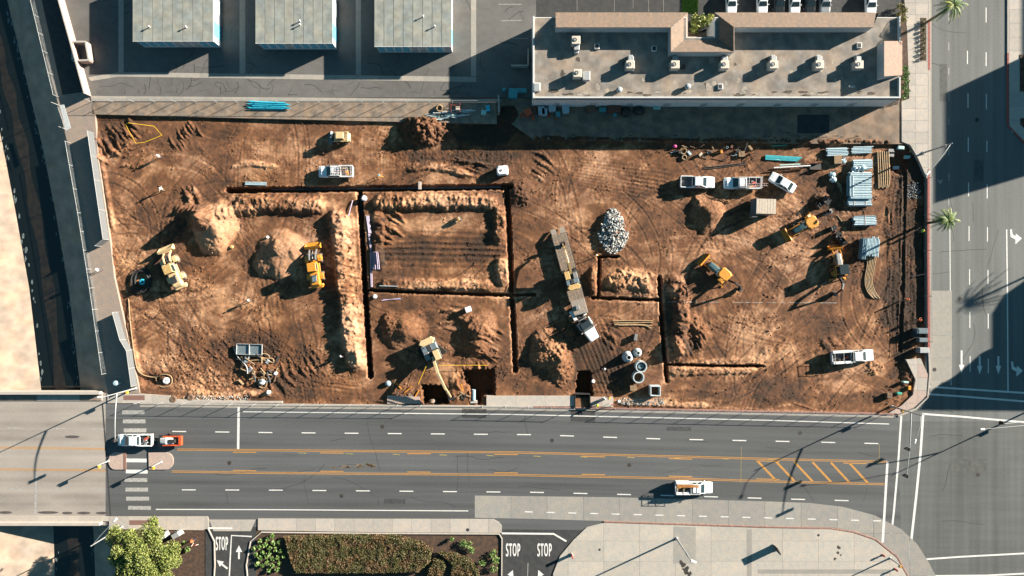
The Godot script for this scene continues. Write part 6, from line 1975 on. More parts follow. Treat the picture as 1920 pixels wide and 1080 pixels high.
func backhoe(at: Vector3, turn: float, label: String, kit: Dictionary) -> Node3D:
	var o := thing("backhoe_loader", label, "backhoe", at, turn, "yellow earthmoving machines")
	var paint: Material = kit.get("paint", M.mach_yellow)
	var b := MB.new()
	b.loft([sect(2.45, 0.4, 0.75, 1.35), sect(2.3, 0.46, 0.7, 1.5), sect(1.2, 0.5, 0.7, 1.68), sect(0.5, 0.52, 0.7, 1.72)])
	part("engine_hood", b, kit.get("hood", M.teal_metal), o)
	b = MB.new()
	b.box(Vector3(0.3, 0.75, 0), Vector3(4.2, 0.35, 0.8), 0.05)
	b.box(Vector3(-0.3, 1.05, 0), Vector3(1.7, 0.3, 1.5), 0.05)
	part("frame", b, M.dark_metal, o)
	if kit.get("closed", false): mach_glass_cab(o, Vector3(-0.35, 2.0, 0), Vector3(1.5, 1.7, 1.5), M.dark_glossy, paint)
	else:
		b = MB.new()
		b.box(Vector3(-0.35, 1.25, 0), Vector3(0.55, 0.2, 0.55), 0.05)
		b.box(Vector3(-0.62, 1.55, 0), Vector3(0.14, 0.6, 0.55), 0.05)
		part("seat", b, M.rubber, o)
		for sx in [-1.1, 0.4]:
			for sz in [-0.72, 0.72]:
				b = MB.new()
				b.beam(Vector3(sx, 1.0, sz), Vector3(sx, 2.75, sz), 0.08, 0.08)
				part("canopy_post", b, M.dark_metal, o)
		b = MB.new()
		b.loft([b.ring8(0.9, 0.82, 2.7, 0.2, -0.35), b.ring8(1.0, 0.9, 2.78, 0.3, -0.35), b.ring8(0.85, 0.75, 2.9, 0.3, -0.35)])
		part("canopy_roof", b, paint, o)
	for s in [-1.0, 1.0]:
		wheel(o, Vector3(-0.85, 0.7, s * 0.88), 0.7, 0.48, paint)
		wheel(o, Vector3(1.75, 0.45, s * 0.85), 0.45, 0.32, paint)
		b = MB.new()
		b.loft([sect(-0.3, 0.26, 1.3, 1.4), sect(-0.85, 0.28, 1.45, 1.55), sect(-1.4, 0.26, 1.3, 1.4)])
		var fd := part("fender", b, paint, o)
		fd.position.z = s * 0.9
		b = MB.new()
		b.beam(Vector3(0.9, 1.35, s * 0.62), Vector3(2.6, 1.1, s * 0.62), 0.12, 0.26)
		b.beam(Vector3(2.55, 1.15, s * 0.62), Vector3(3.1, 0.55, s * 0.62), 0.12, 0.26)
		part("loader_arm", b, kit.get("arm", paint), o)
		b = MB.new()
		ram(b, Vector3(1.0, 0.85, s * 0.62), Vector3(2.4, 1.05, s * 0.62))
		part("ram", b, M.steel, o)
		b = MB.new()
		b.beam(Vector3(-1.7, 1.0, s * 0.5), Vector3(-1.9, 0.12, s * 1.25), 0.12, 0.14)
		b.box(Vector3(-1.9, 0.08, s * 1.28), Vector3(0.4, 0.08, 0.35))
		part("stabiliser", b, paint, o)
	bucket(o, "front_bucket", [Vector2(3.4, 1.15), Vector2(3.15, 0.95), Vector2(3.08, 0.55), Vector2(3.25, 0.2), Vector2(3.9, 0.12)], 1.15, kit.get("bucket", paint), 0)
	var sw := Node3D.new()
	sw.name = "backhoe_arm"
	o.add_child(sw)
	sw.position = Vector3(-1.75, 0.9, 0)
	sw.rotation.y = kit.get("swing", 0.0)
	var ap: Material = kit.get("boom", M.dark_metal)
	b = MB.new()
	var L: float = kit.get("reach", 1.0)
	b.beam(Vector3(0, 0.1, 0), Vector3(-0.9 * L, 1.5, 0), 0.24, 0.4)
	b.beam(Vector3(-0.85 * L, 1.45, 0), Vector3(-1.9 * L, 1.75, 0), 0.24, 0.4, 0.2, 0.3)
	part("boom", b, ap, sw)
	b = MB.new()
	b.beam(Vector3(-1.8 * L, 1.95, 0), Vector3(-2.7 * L, 0.1, 0), 0.2, 0.36, 0.18, 0.22)
	part("stick", b, ap, sw)
	b = MB.new()
	ram(b, Vector3(-0.2, 0.7, 0), Vector3(-1.3 * L, 1.9, 0), 0.07)
	part("ram", b, M.steel, sw)
	b = MB.new()
	ram(b, Vector3(-1.0 * L, 1.9, 0), Vector3(-1.9 * L, 2.1, 0), 0.06)
	part("ram", b, M.steel, sw)
	bucket(sw, "digging_bucket", [Vector2(-2.55 * L, 0.1), Vector2(-2.95 * L, 0.0), Vector2(-3.1 * L, -0.35), Vector2(-2.85 * L, -0.7), Vector2(-2.4 * L, -0.75)], 0.35, M.dark_metal, 4)
	return o

func excavator(at: Vector3, turn: float, label: String, sc: float, track_turn: float, pose: Array, paint: Material) -> Node3D:
	var o := thing("excavator", label, "excavator", at, turn, "yellow earthmoving machines")
	o.scale = Vector3.ONE * sc
	for s in [-1.0, 1.0]:
		var b := MB.new()
		b.xf = Transform3D(Basis(Vector3.UP, track_turn), Vector3.ZERO)
		var r0 := PackedVector3Array(); var r1 := PackedVector3Array()
		for k in 16:
			var a := TAU * k / 16.0
			var c := Vector3((1.55 if cos(a) > 0 else -1.55) + cos(a) * 0.42, 0.42 + sin(a) * 0.42, 0)
			r0.append(c + Vector3(0, 0, s * 1.15 - 0.3)); r1.append(c + Vector3(0, 0, s * 1.15 + 0.3))
		b.loft([r0, r1])
		for k in 22: b.box(Vector3(-1.8 + k * 0.17, 0.85, s * 1.15), Vector3(0.1, 0.05, 0.62))
		part("crawler_track", b, M.tyre, o)
	var b := MB.new()
	b.tube(Vector3(0, 0.4, 0), Vector3(0, 0.95, 0), 0.7, -1.0, 16)
	b.box(Vector3(0, 0.5, 0), Vector3(1.4, 0.4, 1.8), 0.05)
	part("undercarriage", b, M.dark_metal, o)
	b = MB.new()
	b.box(Vector3(-0.35, 1.05, 0), Vector3(3.5, 0.22, 2.6), 0.06)
	part("platform", b, M.dark_metal, o)
	b = MB.new()
	b.loft([b.ring8(0.5, 1.25, 1.15, 0.4, -1.75), b.ring8(0.55, 1.32, 1.3, 0.45, -1.75), b.ring8(0.55, 1.32, 2.0, 0.45, -1.75), b.ring8(0.45, 1.2, 2.15, 0.4, -1.75)])
	part("counterweight", b, paint, o)
	for q: Array in [[-0.72, 0.66, 1.1, 1.15, 0.85, M.panel_blue], [-0.72, -0.66, 1.1, 1.15, 0.8, M.panel_blue], [0.45, 0.85, 1.2, 0.85, 0.7, M.panel_grey]]:
		b = MB.new()
		b.box(Vector3(q[0], 1.16 + q[4] * 0.5, q[1]), Vector3(q[2], q[4], q[3]), 0.06)
		part("engine_cover", b, q[5], o)
	b = MB.new()
	b.box(Vector3(-0.72, 1.99, 0.0), Vector3(1.0, 0.12, 0.7), 0.04)
	b.tube(Vector3(-1.0, 1.9, 0.7), Vector3(-1.0, 2.4, 0.7), 0.08)
	part("exhaust", b, M.dark_metal, o)
	mach_glass_cab(o, Vector3(0.75, 2.0, -0.8), Vector3(1.5, 1.7, 0.95), paint, M.dark_metal)
	# boom, stick and bucket in the plane z = 0.12
	var P: Array[Vector3] = []
	for c: Vector2 in pose: P.append(Vector3(c.x, c.y, 0.12))
	b = MB.new()
	b.beam(P[0], P[1], 0.36, 0.42, 0.38, 0.62)
	b.beam(P[1].lerp(P[0], 0.06), P[2], 0.38, 0.62, 0.32, 0.36)
	part("boom", b, paint, o)
	b = MB.new()
	b.beam(P[2] + (P[2] - P[3]).normalized() * 0.6, P[3], 0.3, 0.55, 0.26, 0.3)
	part("stick", b, paint, o)
	b = MB.new()
	for s in [-0.28, 0.28]:
		b = MB.new()
		ram(b, P[0] + Vector3(0.5, -0.1, s), P[1] + Vector3(0.1, -0.1, s), 0.08)
		part("ram", b, M.steel, o)
	b = MB.new()
	ram(b, P[1] + Vector3(-0.1, 0.45, 0), P[2] + (P[2] - P[3]).normalized() * 0.5 + Vector3(0, 0.2, 0), 0.08)
	part("ram", b, M.steel, o)
	b = MB.new()
	ram(b, P[2] + Vector3(0.3, 0.1, 0), P[3] + Vector3(0.2, 0.4, 0), 0.06)
	part("ram", b, M.steel, o)
	var e := P[3]
	var bk := Node3D.new()
	bk.name = "bucket_link"
	o.add_child(bk)
	bk.position = e
	bucket(bk, "bucket", [Vector2(0.15, 0.2), Vector2(0.45, 0.0), Vector2(0.5, -0.45), Vector2(0.2, -0.85), Vector2(-0.4, -0.9)], 0.5, M.dark_metal, 5)
	return o

func skid_steer(at: Vector3, turn: float) -> void:
	var o := thing("skid_steer", "cream skid steer with wide dark bucket near the north edge", "skid steer", at, turn, "yellow earthmoving machines")
	var b := MB.new()
	b.loft([sect(-1.5, 0.66, 0.4, 1.3), sect(-1.2, 0.75, 0.3, 1.5), sect(0.9, 0.7, 0.3, 1.1), sect(1.2, 0.6, 0.35, 0.9)])
	part("body", b, M.mach_cream, o)
	mach_glass_cab(o, Vector3(-0.05, 1.5, 0), Vector3(1.25, 1.3, 1.0), M.mach_cream, M.mach_cream)
	b = MB.new()
	b.box(Vector3(-0.05, 2.235, 0), Vector3(0.75, 0.04, 0.6))
	part("roof_hatch", b, M.rubber, o)
	for s in [-1.0, 1.0]:
		b = MB.new()
		b.beam(Vector3(-1.3, 1.6, s * 0.78), Vector3(0.9, 1.3, s * 0.78), 0.16, 0.22)
		b.beam(Vector3(0.85, 1.35, s * 0.72), Vector3(1.5, 0.5, s * 0.65), 0.14, 0.22)
		part("lift_arm", b, M.mach_cream, o)
		for x in [-0.7, 0.65]: wheel(o, Vector3(x, 0.42, s * 0.85), 0.42, 0.3, M.mach_cream)
	bucket(o, "bucket", [Vector2(1.75, 1.0), Vector2(1.5, 0.75), Vector2(1.5, 0.3), Vector2(1.75, 0.08), Vector2(2.3, 0.06)], 1.0, M.panel_blue, 0)

func lowboy(a: Vector2, c: Vector2) -> Node3D:
	# a = rear end, c = gooseneck end, map px
	var h := 1.0
	var p := gp(a.x, a.y, h); var q := gp(c.x, c.y, h)
	var L := Vector2(q.x - p.x, q.z - p.z).length()
	var mid := (p + q) * 0.5
	mid.y = hgt(mid.x, mid.z)
	var o := thing("lowboy_trailer", "long flat lowboy trailer with wooden deck carrying an excavator", "trailer", mid, heading(c.x - a.x, c.y - a.y))
	var n := 9
	for k in n:
		var b := MB.new()
		b.box(Vector3(-1.2, 1.0, -1.25 + 2.5 * (k + 0.5) / n), Vector3(L - 2.6, 0.07, 2.5 / n - 0.025), 0.01)
		part("deck_plank", b, [M.deck_wood, M.deck_wood2][k % 2], o)
	var b := MB.new()
	b.box(Vector3(-1.2, 0.82, 0), Vector3(L - 2.6, 0.28, 0.9), 0.04)
	for s in [-1.0, 1.0]: b.box(Vector3(-1.2, 0.92, s * 1.3), Vector3(L - 2.6, 0.2, 0.08))
	part("frame", b, M.dark_metal, o)
	b = MB.new()
	b.box(Vector3(L * 0.5 - 1.3, 1.35, 0), Vector3(2.6, 0.22, 2.4), 0.05)
	b.box(Vector3(L * 0.5 - 2.5, 1.15, 0), Vector3(0.2, 0.5, 2.4))
	part("gooseneck", b, M.deck_steel, o)
	b = MB.new()
	b.box(Vector3(L * 0.5 - 0.2, 1.65, 0), Vector3(0.15, 0.55, 2.3), 0.03)
	b.box(Vector3(L * 0.5 - 1.3, 1.55, 0.3), Vector3(0.8, 0.22, 0.6), 0.04)
	part("headboard", b, M.panel_grey, o)
	for x in [-L * 0.5 + 0.9, -L * 0.5 + 2.1, -L * 0.5 + 3.3]:
		for s in [-1.0, 1.0]: wheel(o, Vector3(x, 0.45, s * 1.0), 0.45, 0.5, M.steel)
	for s in [-1.0, 1.0]:
		b = MB.new()
		b.beam(Vector3(-L * 0.5 + 0.1, 0.95, s * 0.75), Vector3(-L * 0.5 - 0.9, 0.4, s * 0.75), 0.9, 0.1)
		part("ramp", b, M.deck_steel, o)
	return o

func tractor(at: Vector3, turn: float) -> void:
	var o := thing("truck_tractor", "white conventional truck tractor coupled to the lowboy", "truck", at, turn)
	var b := MB.new()
	b.loft([sect(3.3, 0.75, 0.6, 1.35), sect(3.1, 0.85, 0.55, 1.55), sect(1.5, 1.0, 0.6, 1.9), sect(1.3, 1.05, 0.6, 1.95)])
	part("hood", b, M.car_white, o)
	b = MB.new()
	b.loft([sect(1.35, 1.12, 0.7, 1.9), sect(-0.35, 1.15, 0.7, 1.9)])
	part("cab_base", b, M.car_white, o)
	cabin(o, M.dark_glossy, 1.3, -0.35, 1.08, 1.88, 0.75, -0.3, 0.92, 2.75)
	b = MB.new()
	b.box(Vector3(-1.9, 0.8, 0), Vector3(3.4, 0.28, 0.9), 0.04)
	b.box(Vector3(-2.3, 1.02, 0), Vector3(1.0, 0.14, 0.9), 0.05)
	part("chassis", b, M.dark_metal, o)
	for s in [-1.0, 1.0]:
		b = MB.new()
		b.tube(Vector3(-0.5, 0.9, s * 0.95), Vector3(-0.5, 3.1, s * 0.95), 0.08)
		part("exhaust_stack", b, M.steel, o)
		b = MB.new()
		b.tube(Vector3(0.8, 0.6, s * 1.05), Vector3(-0.5, 0.6, s * 1.05), 0.3, -1.0, 14)
		part("fuel_tank", b, M.teal_metal, o)
		b = MB.new()
		b.box(Vector3(1.2, 2.1, s * 1.35), Vector3(0.12, 0.5, 0.2), 0.03)
		part("mirror", b, M.car_white, o)
		b = MB.new()
		b.loft([sect(-1.0, 0.28, 1.05, 1.12), sect(-1.9, 0.3, 1.15, 1.22), sect(-2.9, 0.28, 1.05, 1.12)])
		var fd := part("fender", b, M.white_metal, o)
		fd.position.z = s * 0.9
		b = MB.new()
		b.box(Vector3(3.22, 1.1, s * 0.62), Vector3(0.2, 0.22, 0.25), 0.04)
		part("headlight", b, M.lens, o)
		wheel(o, Vector3(2.4, 0.5, s * 0.98), 0.5, 0.3, M.steel)
		for x in [-1.4, -2.6]: wheel(o, Vector3(x, 0.5, s * 0.9), 0.5, 0.55, M.steel)
	b = MB.new()
	b.box(Vector3(-0.75, 1.5, 0), Vector3(0.3, 1.0, 1.5), 0.05)
	part("air_tank_rack", b, M.panel_grey, o)
	b = MB.new()
	b.box(Vector3(3.35, 0.6, 0), Vector3(0.2, 0.35, 2.2), 0.05)
	part("bumper", b, M.steel, o)

func site_at(px: float, py: float, hm := 1.2, r := 1.5) -> Vector3:
	var p := gp(px, py, hm - 0.45)
	p.y = footing(p, r)
	return p

func build_vehicles() -> void:
	pickup(site_at(629, 321), heading(-1, 0.01), "white pickup with ladder rack parked alone near the north trench", {"rack": true, "tools": 3})
	var tp := site_at(629, 321)
	ladder(tp + Vector3(1.2, 2.13, 0.25), 0.0, 3.3, 0.4, M.ladder_pink, "pinkish ladder on the rack of the lone north pickup")
	ladder(tp + Vector3(1.7, 2.13, -0.45), 0.0, 2.3, 0.45, M.galv, "grey ladder on the rack of the lone north pickup")
	pickup(site_at(1308, 341), heading(1, 0.02), "white pickup with an empty open bed facing right", {})
	pickup(site_at(1391, 343), heading(-1, 0.0), "white pickup with ladder rack next to the parked car", {"rack": true, "bed": 2.4, "tools": 8})
	tp = site_at(1391, 343)
	ladder(tp + Vector3(1.7, 2.13, 0.45), 0.02, 4.6, 0.4, M.ladder_pink, "long pinkish ladder on the pickup beside the car")
	car(site_at(1468, 342, 1.0), heading(-0.88, -0.52), "white car parked askew beside the pickups", M.car_white, "parked cars")
	pickup(site_at(1607, 668), heading(1, -0.06), "white service truck with open tool racks by the east bank", {"rack": true, "bed": 3.3, "boxes": true, "tools": 5, "over_cab": false})
	pickup(gp(1304, 915, 1.2) * Vector3(1, 0, 1), heading(1, 0.01), "white utility truck with orange load driving on the street", {"rack": true, "bed": 2.5, "boxes": true, "tools": 6})
	var lp := gp(1290, 911, 2.2)
	for k in 3:
		var b := MB.new()
		b.box(Vector3.ZERO, Vector3(3.6, 0.09, 0.12), 0.01)
		var t := thing("lumber_plank", ["orange plank on the street truck, nearest the centre line", "orange plank on the street truck, middle of three", "orange plank on the street truck, nearest the bus lane"][k], "plank", lp + Vector3(0, 0, k * 0.16 - 0.1), -0.02, "planks on the driving truck")
		part("plank", b, M.orange_wood, t)
	pickup(gp(252, 826, 1.2) * Vector3(1, 0, 1), heading(-1, 0.0), "white pickup on the street towing a small orange machine", {"tools": 7})
	# small towed orange machine
	var o := thing("towed_trencher", "small orange machine on a trailer behind the street pickup", "machine", gp(317, 826, 0.8) * Vector3(1, 0, 1), PI)
	o.scale = Vector3(1.45, 1.1, 1.2)
	var b := MB.new()
	b.box(Vector3(0, 0.5, 0), Vector3(2.6, 0.12, 1.5), 0.03)
	b.beam(Vector3(1.2, 0.5, 0), Vector3(2.2, 0.5, 0), 0.1, 0.1)
	part("trailer_bed", b, M.dark_metal, o)
	b = MB.new()
	b.loft([sect(0.9, 0.4, 0.6, 1.1), sect(0.2, 0.5, 0.6, 1.3), sect(-0.5, 0.45, 0.6, 1.1)])
	part("body", b, M.white_metal, o)
	for s in [-1.0, 1.0]:
		b = MB.new()
		b.beam(Vector3(0.6, 1.0, s * 0.6), Vector3(-1.4, 0.9, s * 0.62), 0.14, 0.25)
		part("arm", b, M.orange_paint, o)
		wheel(o, Vector3(-0.1, 0.33, s * 0.85), 0.33, 0.2, M.steel)
	b = MB.new()
	b.box(Vector3(-1.35, 0.8, 0), Vector3(0.4, 0.5, 1.3), 0.05)
	part("blade", b, M.orange_paint, o)
	b = MB.new()
	b.box(Vector3(-0.5, 1.2, 0), Vector3(0.8, 0.3, 0.5), 0.05)
	part("engine", b, M.rubber, o)
	# machines
	skid_steer(site_at(638, 256, 1.4), heading(-1, 0.0))
	wheel_loader(site_at(320, 504, 1.8, 2.0), heading(-0.38, -0.92), "cream wheel loader by the black hose coil", M.mach_cream, {"roof": M.mach_tan})
	wheel_loader(site_at(588, 500, 1.8, 2.0), heading(-0.12, -1.0), "bright yellow wheel loader between heap and long spoil bank", M.mach_yellow, {"hood_top": M.panel_blue, "arm": M.panel_grey})
	backhoe(site_at(1352, 512, 1.6, 1.8), heading(-0.82, -0.72), "yellow-roofed backhoe in the open middle of the east field", {"swing": 0.1})
	backhoe(site_at(1513, 420, 1.6, 1.8), heading(-0.86, 0.52), "yellow-roofed backhoe nearest the parked car, arm stretched toward the pipes", {"swing": -0.1, "reach": 1.15, "hood": M.teal_dark})
	backhoe(site_at(1576, 502, 1.6, 1.8), heading(-0.12, -1.0), "yellow backhoe with dark closed cab beside the wavy conduits", {"closed": true, "swing": -0.35, "hood": M.panel_grey})
	excavator(site_at(808, 660, 2.0, 2.0), heading(0.40, 0.92), "excavator digging at the street pits with its boom out", 1.05, 0.5, [Vector2(0.9, 1.5), Vector2(3.6, 3.7), Vector2(6.2, 2.6), Vector2(7.9, 0.9)], M.mach_cream)
	var tr := lowboy(Vector2(1048, 437), Vector2(1090, 590))
	var ep := gp(1072, 522, 2.2)
	excavator(Vector3(ep.x, tr.position.y + 1.04, ep.z), heading(-0.26, -0.97), "small excavator riding on the lowboy trailer", 0.84, 0.0, [Vector2(0.9, 1.5), Vector2(3.2, 3.0), Vector2(6.2, 2.2), Vector2(7.0, 1.2)], M.mach_tan)
	tractor(site_at(1096, 606, 1.6, 2.0), heading(0.54, 0.84))
	# cars in the lot north of the building
	for k: Array in [[1372, 2, M.car_white, "white car in the northern lot, leftmost of the row"], [1430, 2, M.car_white, "white car in the northern lot, second white one"], [1462, 2, M.car_dark, "dark car between white cars in the northern lot"], [1491, 3, M.car_white, "white car in the northern lot, middle of the row"], [1520, 2, M.car_dark, "black car near the end of the northern row"], [1548, 3, M.car_silver, "silver car in the northern lot beside the black one"], [1634, 4, M.car_white, "white car alone at the east end of the northern lot"]]:
		car(gp(k[0], k[1] - 3, 1.0) * Vector3(1, 0, 1), heading(0.02, 1.0), k[3], k[2], "parked cars")

# ---------- materials and gear on the site ----------
# strapped bundle: n x m pipes lying along the heading
func pipe_bundle(px: float, py: float, ang: float, ln: float, n: int, m: int, r: float, mt: Material, mt2: Material, label: String, straps := 2, jit := 0.1, sd := 1) -> void:
	var p := site_at(px, py, 0.6 + m * r, 1.0)
	var o := thing("pipe_bundle", label, "pipes", p, ang, "bundles of pipe on the site")
	var q := RandomNumberGenerator.new()
	q.seed = sd
	for s in [-0.35, 0.35]:
		var b := MB.new()
		b.box(Vector3(ln * s, 0.06, 0), Vector3(0.12, 0.14, n * r * 2.0 + 0.1))
		part("bearer", b, M.wood, o)
	for j in m:
		for i in n:
			var b := MB.new()
			var x := q.randf_range(-jit, jit)
			var c := Vector3(x, 0.13 + r + j * r * 1.85, (i - (n - 1) * 0.5) * r * 2.04 + (r if j % 2 else 0.0))
			b.pipe(c - Vector3(ln * 0.5, 0, 0), c + Vector3(ln * 0.5, 0, 0), r, r * 0.16, 10)
			part("pipe", b, mt if q.randf() < 0.6 else mt2, o)
	for k in straps:
		var b := MB.new()
		var x := (k - (straps - 1) * 0.5) * ln * 0.5
		b.box(Vector3(x, 0.13 + m * r * 1.95, 0), Vector3(0.07, 0.03, n * r * 2.1))
		for s in [-1.0, 1.0]: b.box(Vector3(x, 0.1 + m * r, s * (n * r * 1.05 + 0.02)), Vector3(0.07, m * r * 2.0, 0.03))
		part("strap", b, M.strap, o)
func loose_pipe(called: String, px0: float, py0: float, px1: float, py1: float, r: float, mt: Material, label: String, group: String, y := 0.0, on_dirt := true) -> void:
	var a := gp(px0, py0, 0.0); var c := gp(px1, py1, 0.0)
	if on_dirt:
		a.y = maxf(hgt(a.x, a.z), hgt(a.x * 0.6 + c.x * 0.4, a.z * 0.6 + c.z * 0.4)) + r * 0.7 + y; c.y = maxf(hgt(c.x, c.z), hgt(a.x * 0.4 + c.x * 0.6, a.z * 0.4 + c.z * 0.6)) + r * 0.7 + y
	else:
		a.y = r + y; c.y = r + y
	var b := MB.new()
	b.pipe(a, c, r, r * 0.15, 10)
	tag(part(called, b, mt, self), label, "pipe", group)
func hose_path(px: Array, r: float, y := 0.0) -> PackedVector3Array:
	var cv := Curve3D.new()
	for i in range(0, px.size(), 2):
		var p := gp(px[i], px[i + 1], -0.3)
		p.y = hgt(p.x, p.z) + r + y
		var a := gp(px[maxi(i - 2, 0)], px[maxi(i - 1, 1)]); var c := gp(px[mini(i + 2, px.size() - 2)], px[mini(i + 3, px.size() - 1)])
		var d := (c - a) * 0.18
		d.y = 0
		cv.add_point(p, -d, d)
	return cv.tessellate_even_length(5, 0.35)
func ring_path(c: Vector3, rx: float, rz: float, n := 24, wob := 0.0, sd := 0) -> PackedVector3Array:
	var q := RandomNumberGenerator.new()
	q.seed = sd
	var o := PackedVector3Array()
	var w0 := q.randf() * 6.0
	for k in n:
		var a := TAU * k / n
		var m := 1.0 + wob * sin(a * 2.0 + w0)
		o.append(c + Vector3(cos(a) * rx * m, sin(a * 3.0 + w0) * 0.02, sin(a) * rz * m))
	return o
func plain(called: String, label: String, cat: String, b: MB, mt: Material, group := "") -> MeshInstance3D:
	return tag(part(called, b, mt, self), label, cat, group) as MeshInstance3D
func spot(px: float, py: float, lift := 0.0) -> Vector3:
	var p := gp(px, py, -0.2)
	p.y = hgt(p.x, p.z) + lift
	return p

func build_site_things() -> void:
	var q := RandomNumberGenerator.new()
	q.seed = 77
	var b := MB.new()
	# strapped bundles in the yard
	pipe_bundle(1572, 283, 0.03, 3.5, 5, 2, 0.13, M.pvc, M.pvc2, "grey pipe bundle at the shaded north bank, left of two", 0, 0.15, 1)
	pipe_bundle(1620, 280, 0.03, 3.4, 5, 1, 0.12, M.pvc2, M.pvc, "grey pipe bundle half in the shade of the north bank, beside the tan conduits", 0, 0.3, 2)
	pipe_bundle(1620, 306, 0.03, 3.2, 5, 2, 0.15, M.pvc, M.pvc2, "short pale pipe bundle above the large stack", 0, 0.04, 3)
	for k: Array in [[328, "uppermost layer of the large pale pipe stack"], [340, "second bundle of the large pale pipe stack"], [353, "third bundle of the large pale pipe stack"], [365, "lowest bundle of the large pale pipe stack"]]:
		pipe_bundle(1615, k[0], 0.0, 3.6, 4, 4, 0.14, M.pvc, M.pvc2, k[1], 0, 0.1, int(k[0]))
	pipe_bundle(1597, 348, PI / 2, 3.4, 3, 5, 0.12, M.pvc2, M.pvc3, "upright-running grey bundle on the left flank of the large stack", 0, 0.05, 9)
	pipe_bundle(1614, 378, 0.0, 3.9, 5, 3, 0.12, M.pvc, M.pvc2, "strapped pipe bundle at the foot of the large stack", 2, 0.1, 10)
	pipe_bundle(1624, 413, 0.03, 3.6, 6, 3, 0.13, M.pvc, M.pvc3, "separate pale pipe bundle below the large stack", 1, 0.25, 11)
	pipe_bundle(1621, 466, 1.48, 3.5, 3, 5, 0.13, M.pvc3, M.pvc3, "dark blue-grey pipe bundle crossed by a palm shadow, left half", 0, 0.05, 12)
	pipe_bundle(1639, 462, 1.48, 3.0, 9, 3, 0.115, M.pvc, M.pvc2, "pale loose-ended pipe bundle crossed by a palm shadow, right half", 0, 0.25, 13)
	# steel tanks of fittings on top of the stack
	for k: Array in [[1600, 318, "wrapped bag of pipe fittings on the big stack, left"], [1615, 316, "wrapped bag of pipe fittings on the big stack, right"], [1562, 337, "wrapped bag of fittings on the ground near the lumber"], [1560, 328, "bag of grey couplings beside the wrapped bag"], [1580, 302, "blue wrapped pallet beside the wooden crate"]]:
		b = MB.new()
		var p := spot(k[0], k[1])
		if k[0] > 1590: p.y += 0.4
		b.ball(p + Vector3(0, 0.35, 0), Vector3(0.62, 0.42, 0.55), 10, 6)
		for e in 8:
			var c := p + Vector3(q.randf_range(-0.5, 0.5), q.randf_range(0.4, 0.75), q.randf_range(-0.5, 0.5))
			b.pipe(c, c + Vector3(q.randf_range(-0.35, 0.35), q.randf_range(0.0, 0.2), q.randf_range(-0.35, 0.35)), 0.11, 0.02, 8)
		plain("fittings_bag", k[2], "bag", b, M.wrap, "bags of fittings")
	# teal pipes near the north bank
	for k in 5:
		loose_pipe("teal_pipe", 1436, 291.0 + k * 1.8, 1505 - k * 2.0, 295.0 + k * 1.6, 0.11, M.teal_pipe, ["topmost long teal pipe of the teal group", "second long teal pipe of the teal group", "middle long teal pipe of the teal group", "fourth long teal pipe of the teal group", "lowest long teal pipe of the teal group"][k], "teal pipes", 0.1)
	loose_pipe("teal_pipe", 1448, 273, 1477, 271, 0.09, M.green_pipe, "single green pipe in the shade under the alley edge", "teal pipes", 0.05)
	loose_pipe("teal_pipe", 1449, 297, 1465, 300, 0.14, M.mint, "short mint pipe lying by the teal pipes", "teal pipes", 0.05)
	loose_pipe("white_pipe", 1450, 315, 1519, 311, 0.12, M.pvc_white, "long white pipe laid on a trestle", "white pipes", 0.55)
	loose_pipe("white_pipe", 1461, 310, 1500, 308, 0.11, M.mint, "pale blue pipe laid on the trestle behind the white one", "white pipes", 0.5)
	b = MB.new()
	for k: Array in [[1500, 312], [1508, 312], [1462, 314]]:
		var p := spot(k[0], k[1])
		b.beam(p + Vector3(-0.15, 0, 0.3), p + Vector3(0, 0.62, 0), 0.06, 0.06)
		b.beam(p + Vector3(0.15, 0, -0.3), p + Vector3(0, 0.62, 0), 0.06, 0.06)
	var p0 := spot(1500, 312); var p1 := spot(1508, 312); var p2 := spot(1462, 314)
	b.beam(p2 + Vector3(0, 0.6, 0), p0 + Vector3(0, 0.6, 0), 0.08, 0.05)
	b.beam(p0 + Vector3(0, 0.6, 0), p1 + Vector3(0, 0.6, 0), 0.08, 0.05)
	plain("pipe_trestle", "low trestle holding the white pipe", "trestle", b, M.dark_metal)
	# wooden crate, pallets, lumber
	for k: Array in [[1569, 300, 1.3, 1.4, 0.8, "brown wooden crate below the shaded grey bundle"], [1390, 289, 1.0, 0.9, 0.5, "wooden crate end standing by the clutter at the bank"], [1186, 726, 1.1, 0.9, 1.1, "tan box beside the concrete rings"]]:
		b = MB.new()
		var p := spot(k[0], k[1])
		var o := thing("wooden_crate", k[5], "crate", p, 0.05, "wooden crates")
		for e in 6:
			b = MB.new()
			b.box(Vector3(-k[2] * 0.5 + k[2] * (e + 0.5) / 6.0, k[4], 0), Vector3(k[2] / 6.0 - 0.03, 0.05, k[3]))
			part("lid_board", b, M.wood, o)
		b = MB.new()
		b.box(Vector3(0, k[4] * 0.49, 0), Vector3(k[2] - 0.04, k[4] * 0.95, k[3] - 0.04))
		part("box", b, M.wood_dark, o)
	for k in 6:
		b = MB.new()
		var p := spot(1572 + k * 1.3, 345 + k * 1.5, 0.06)
		b.xf = Transform3D(Basis(Vector3.UP, -1.0 - k * 0.09), p)
		b.box(Vector3.ZERO, Vector3(1.5, 0.08, 0.14))
		plain("lumber_offcut", ["yellowish offcut of lumber beside the pipe stack, leftmost", "yellowish offcut beside the pipe stack, second", "yellowish offcut beside the pipe stack, third", "yellowish offcut beside the pipe stack, fourth", "yellowish offcut beside the pipe stack, fifth", "yellowish offcut beside the pipe stack, rightmost"][k], "lumber", b, M.wood, "offcuts by the stack")
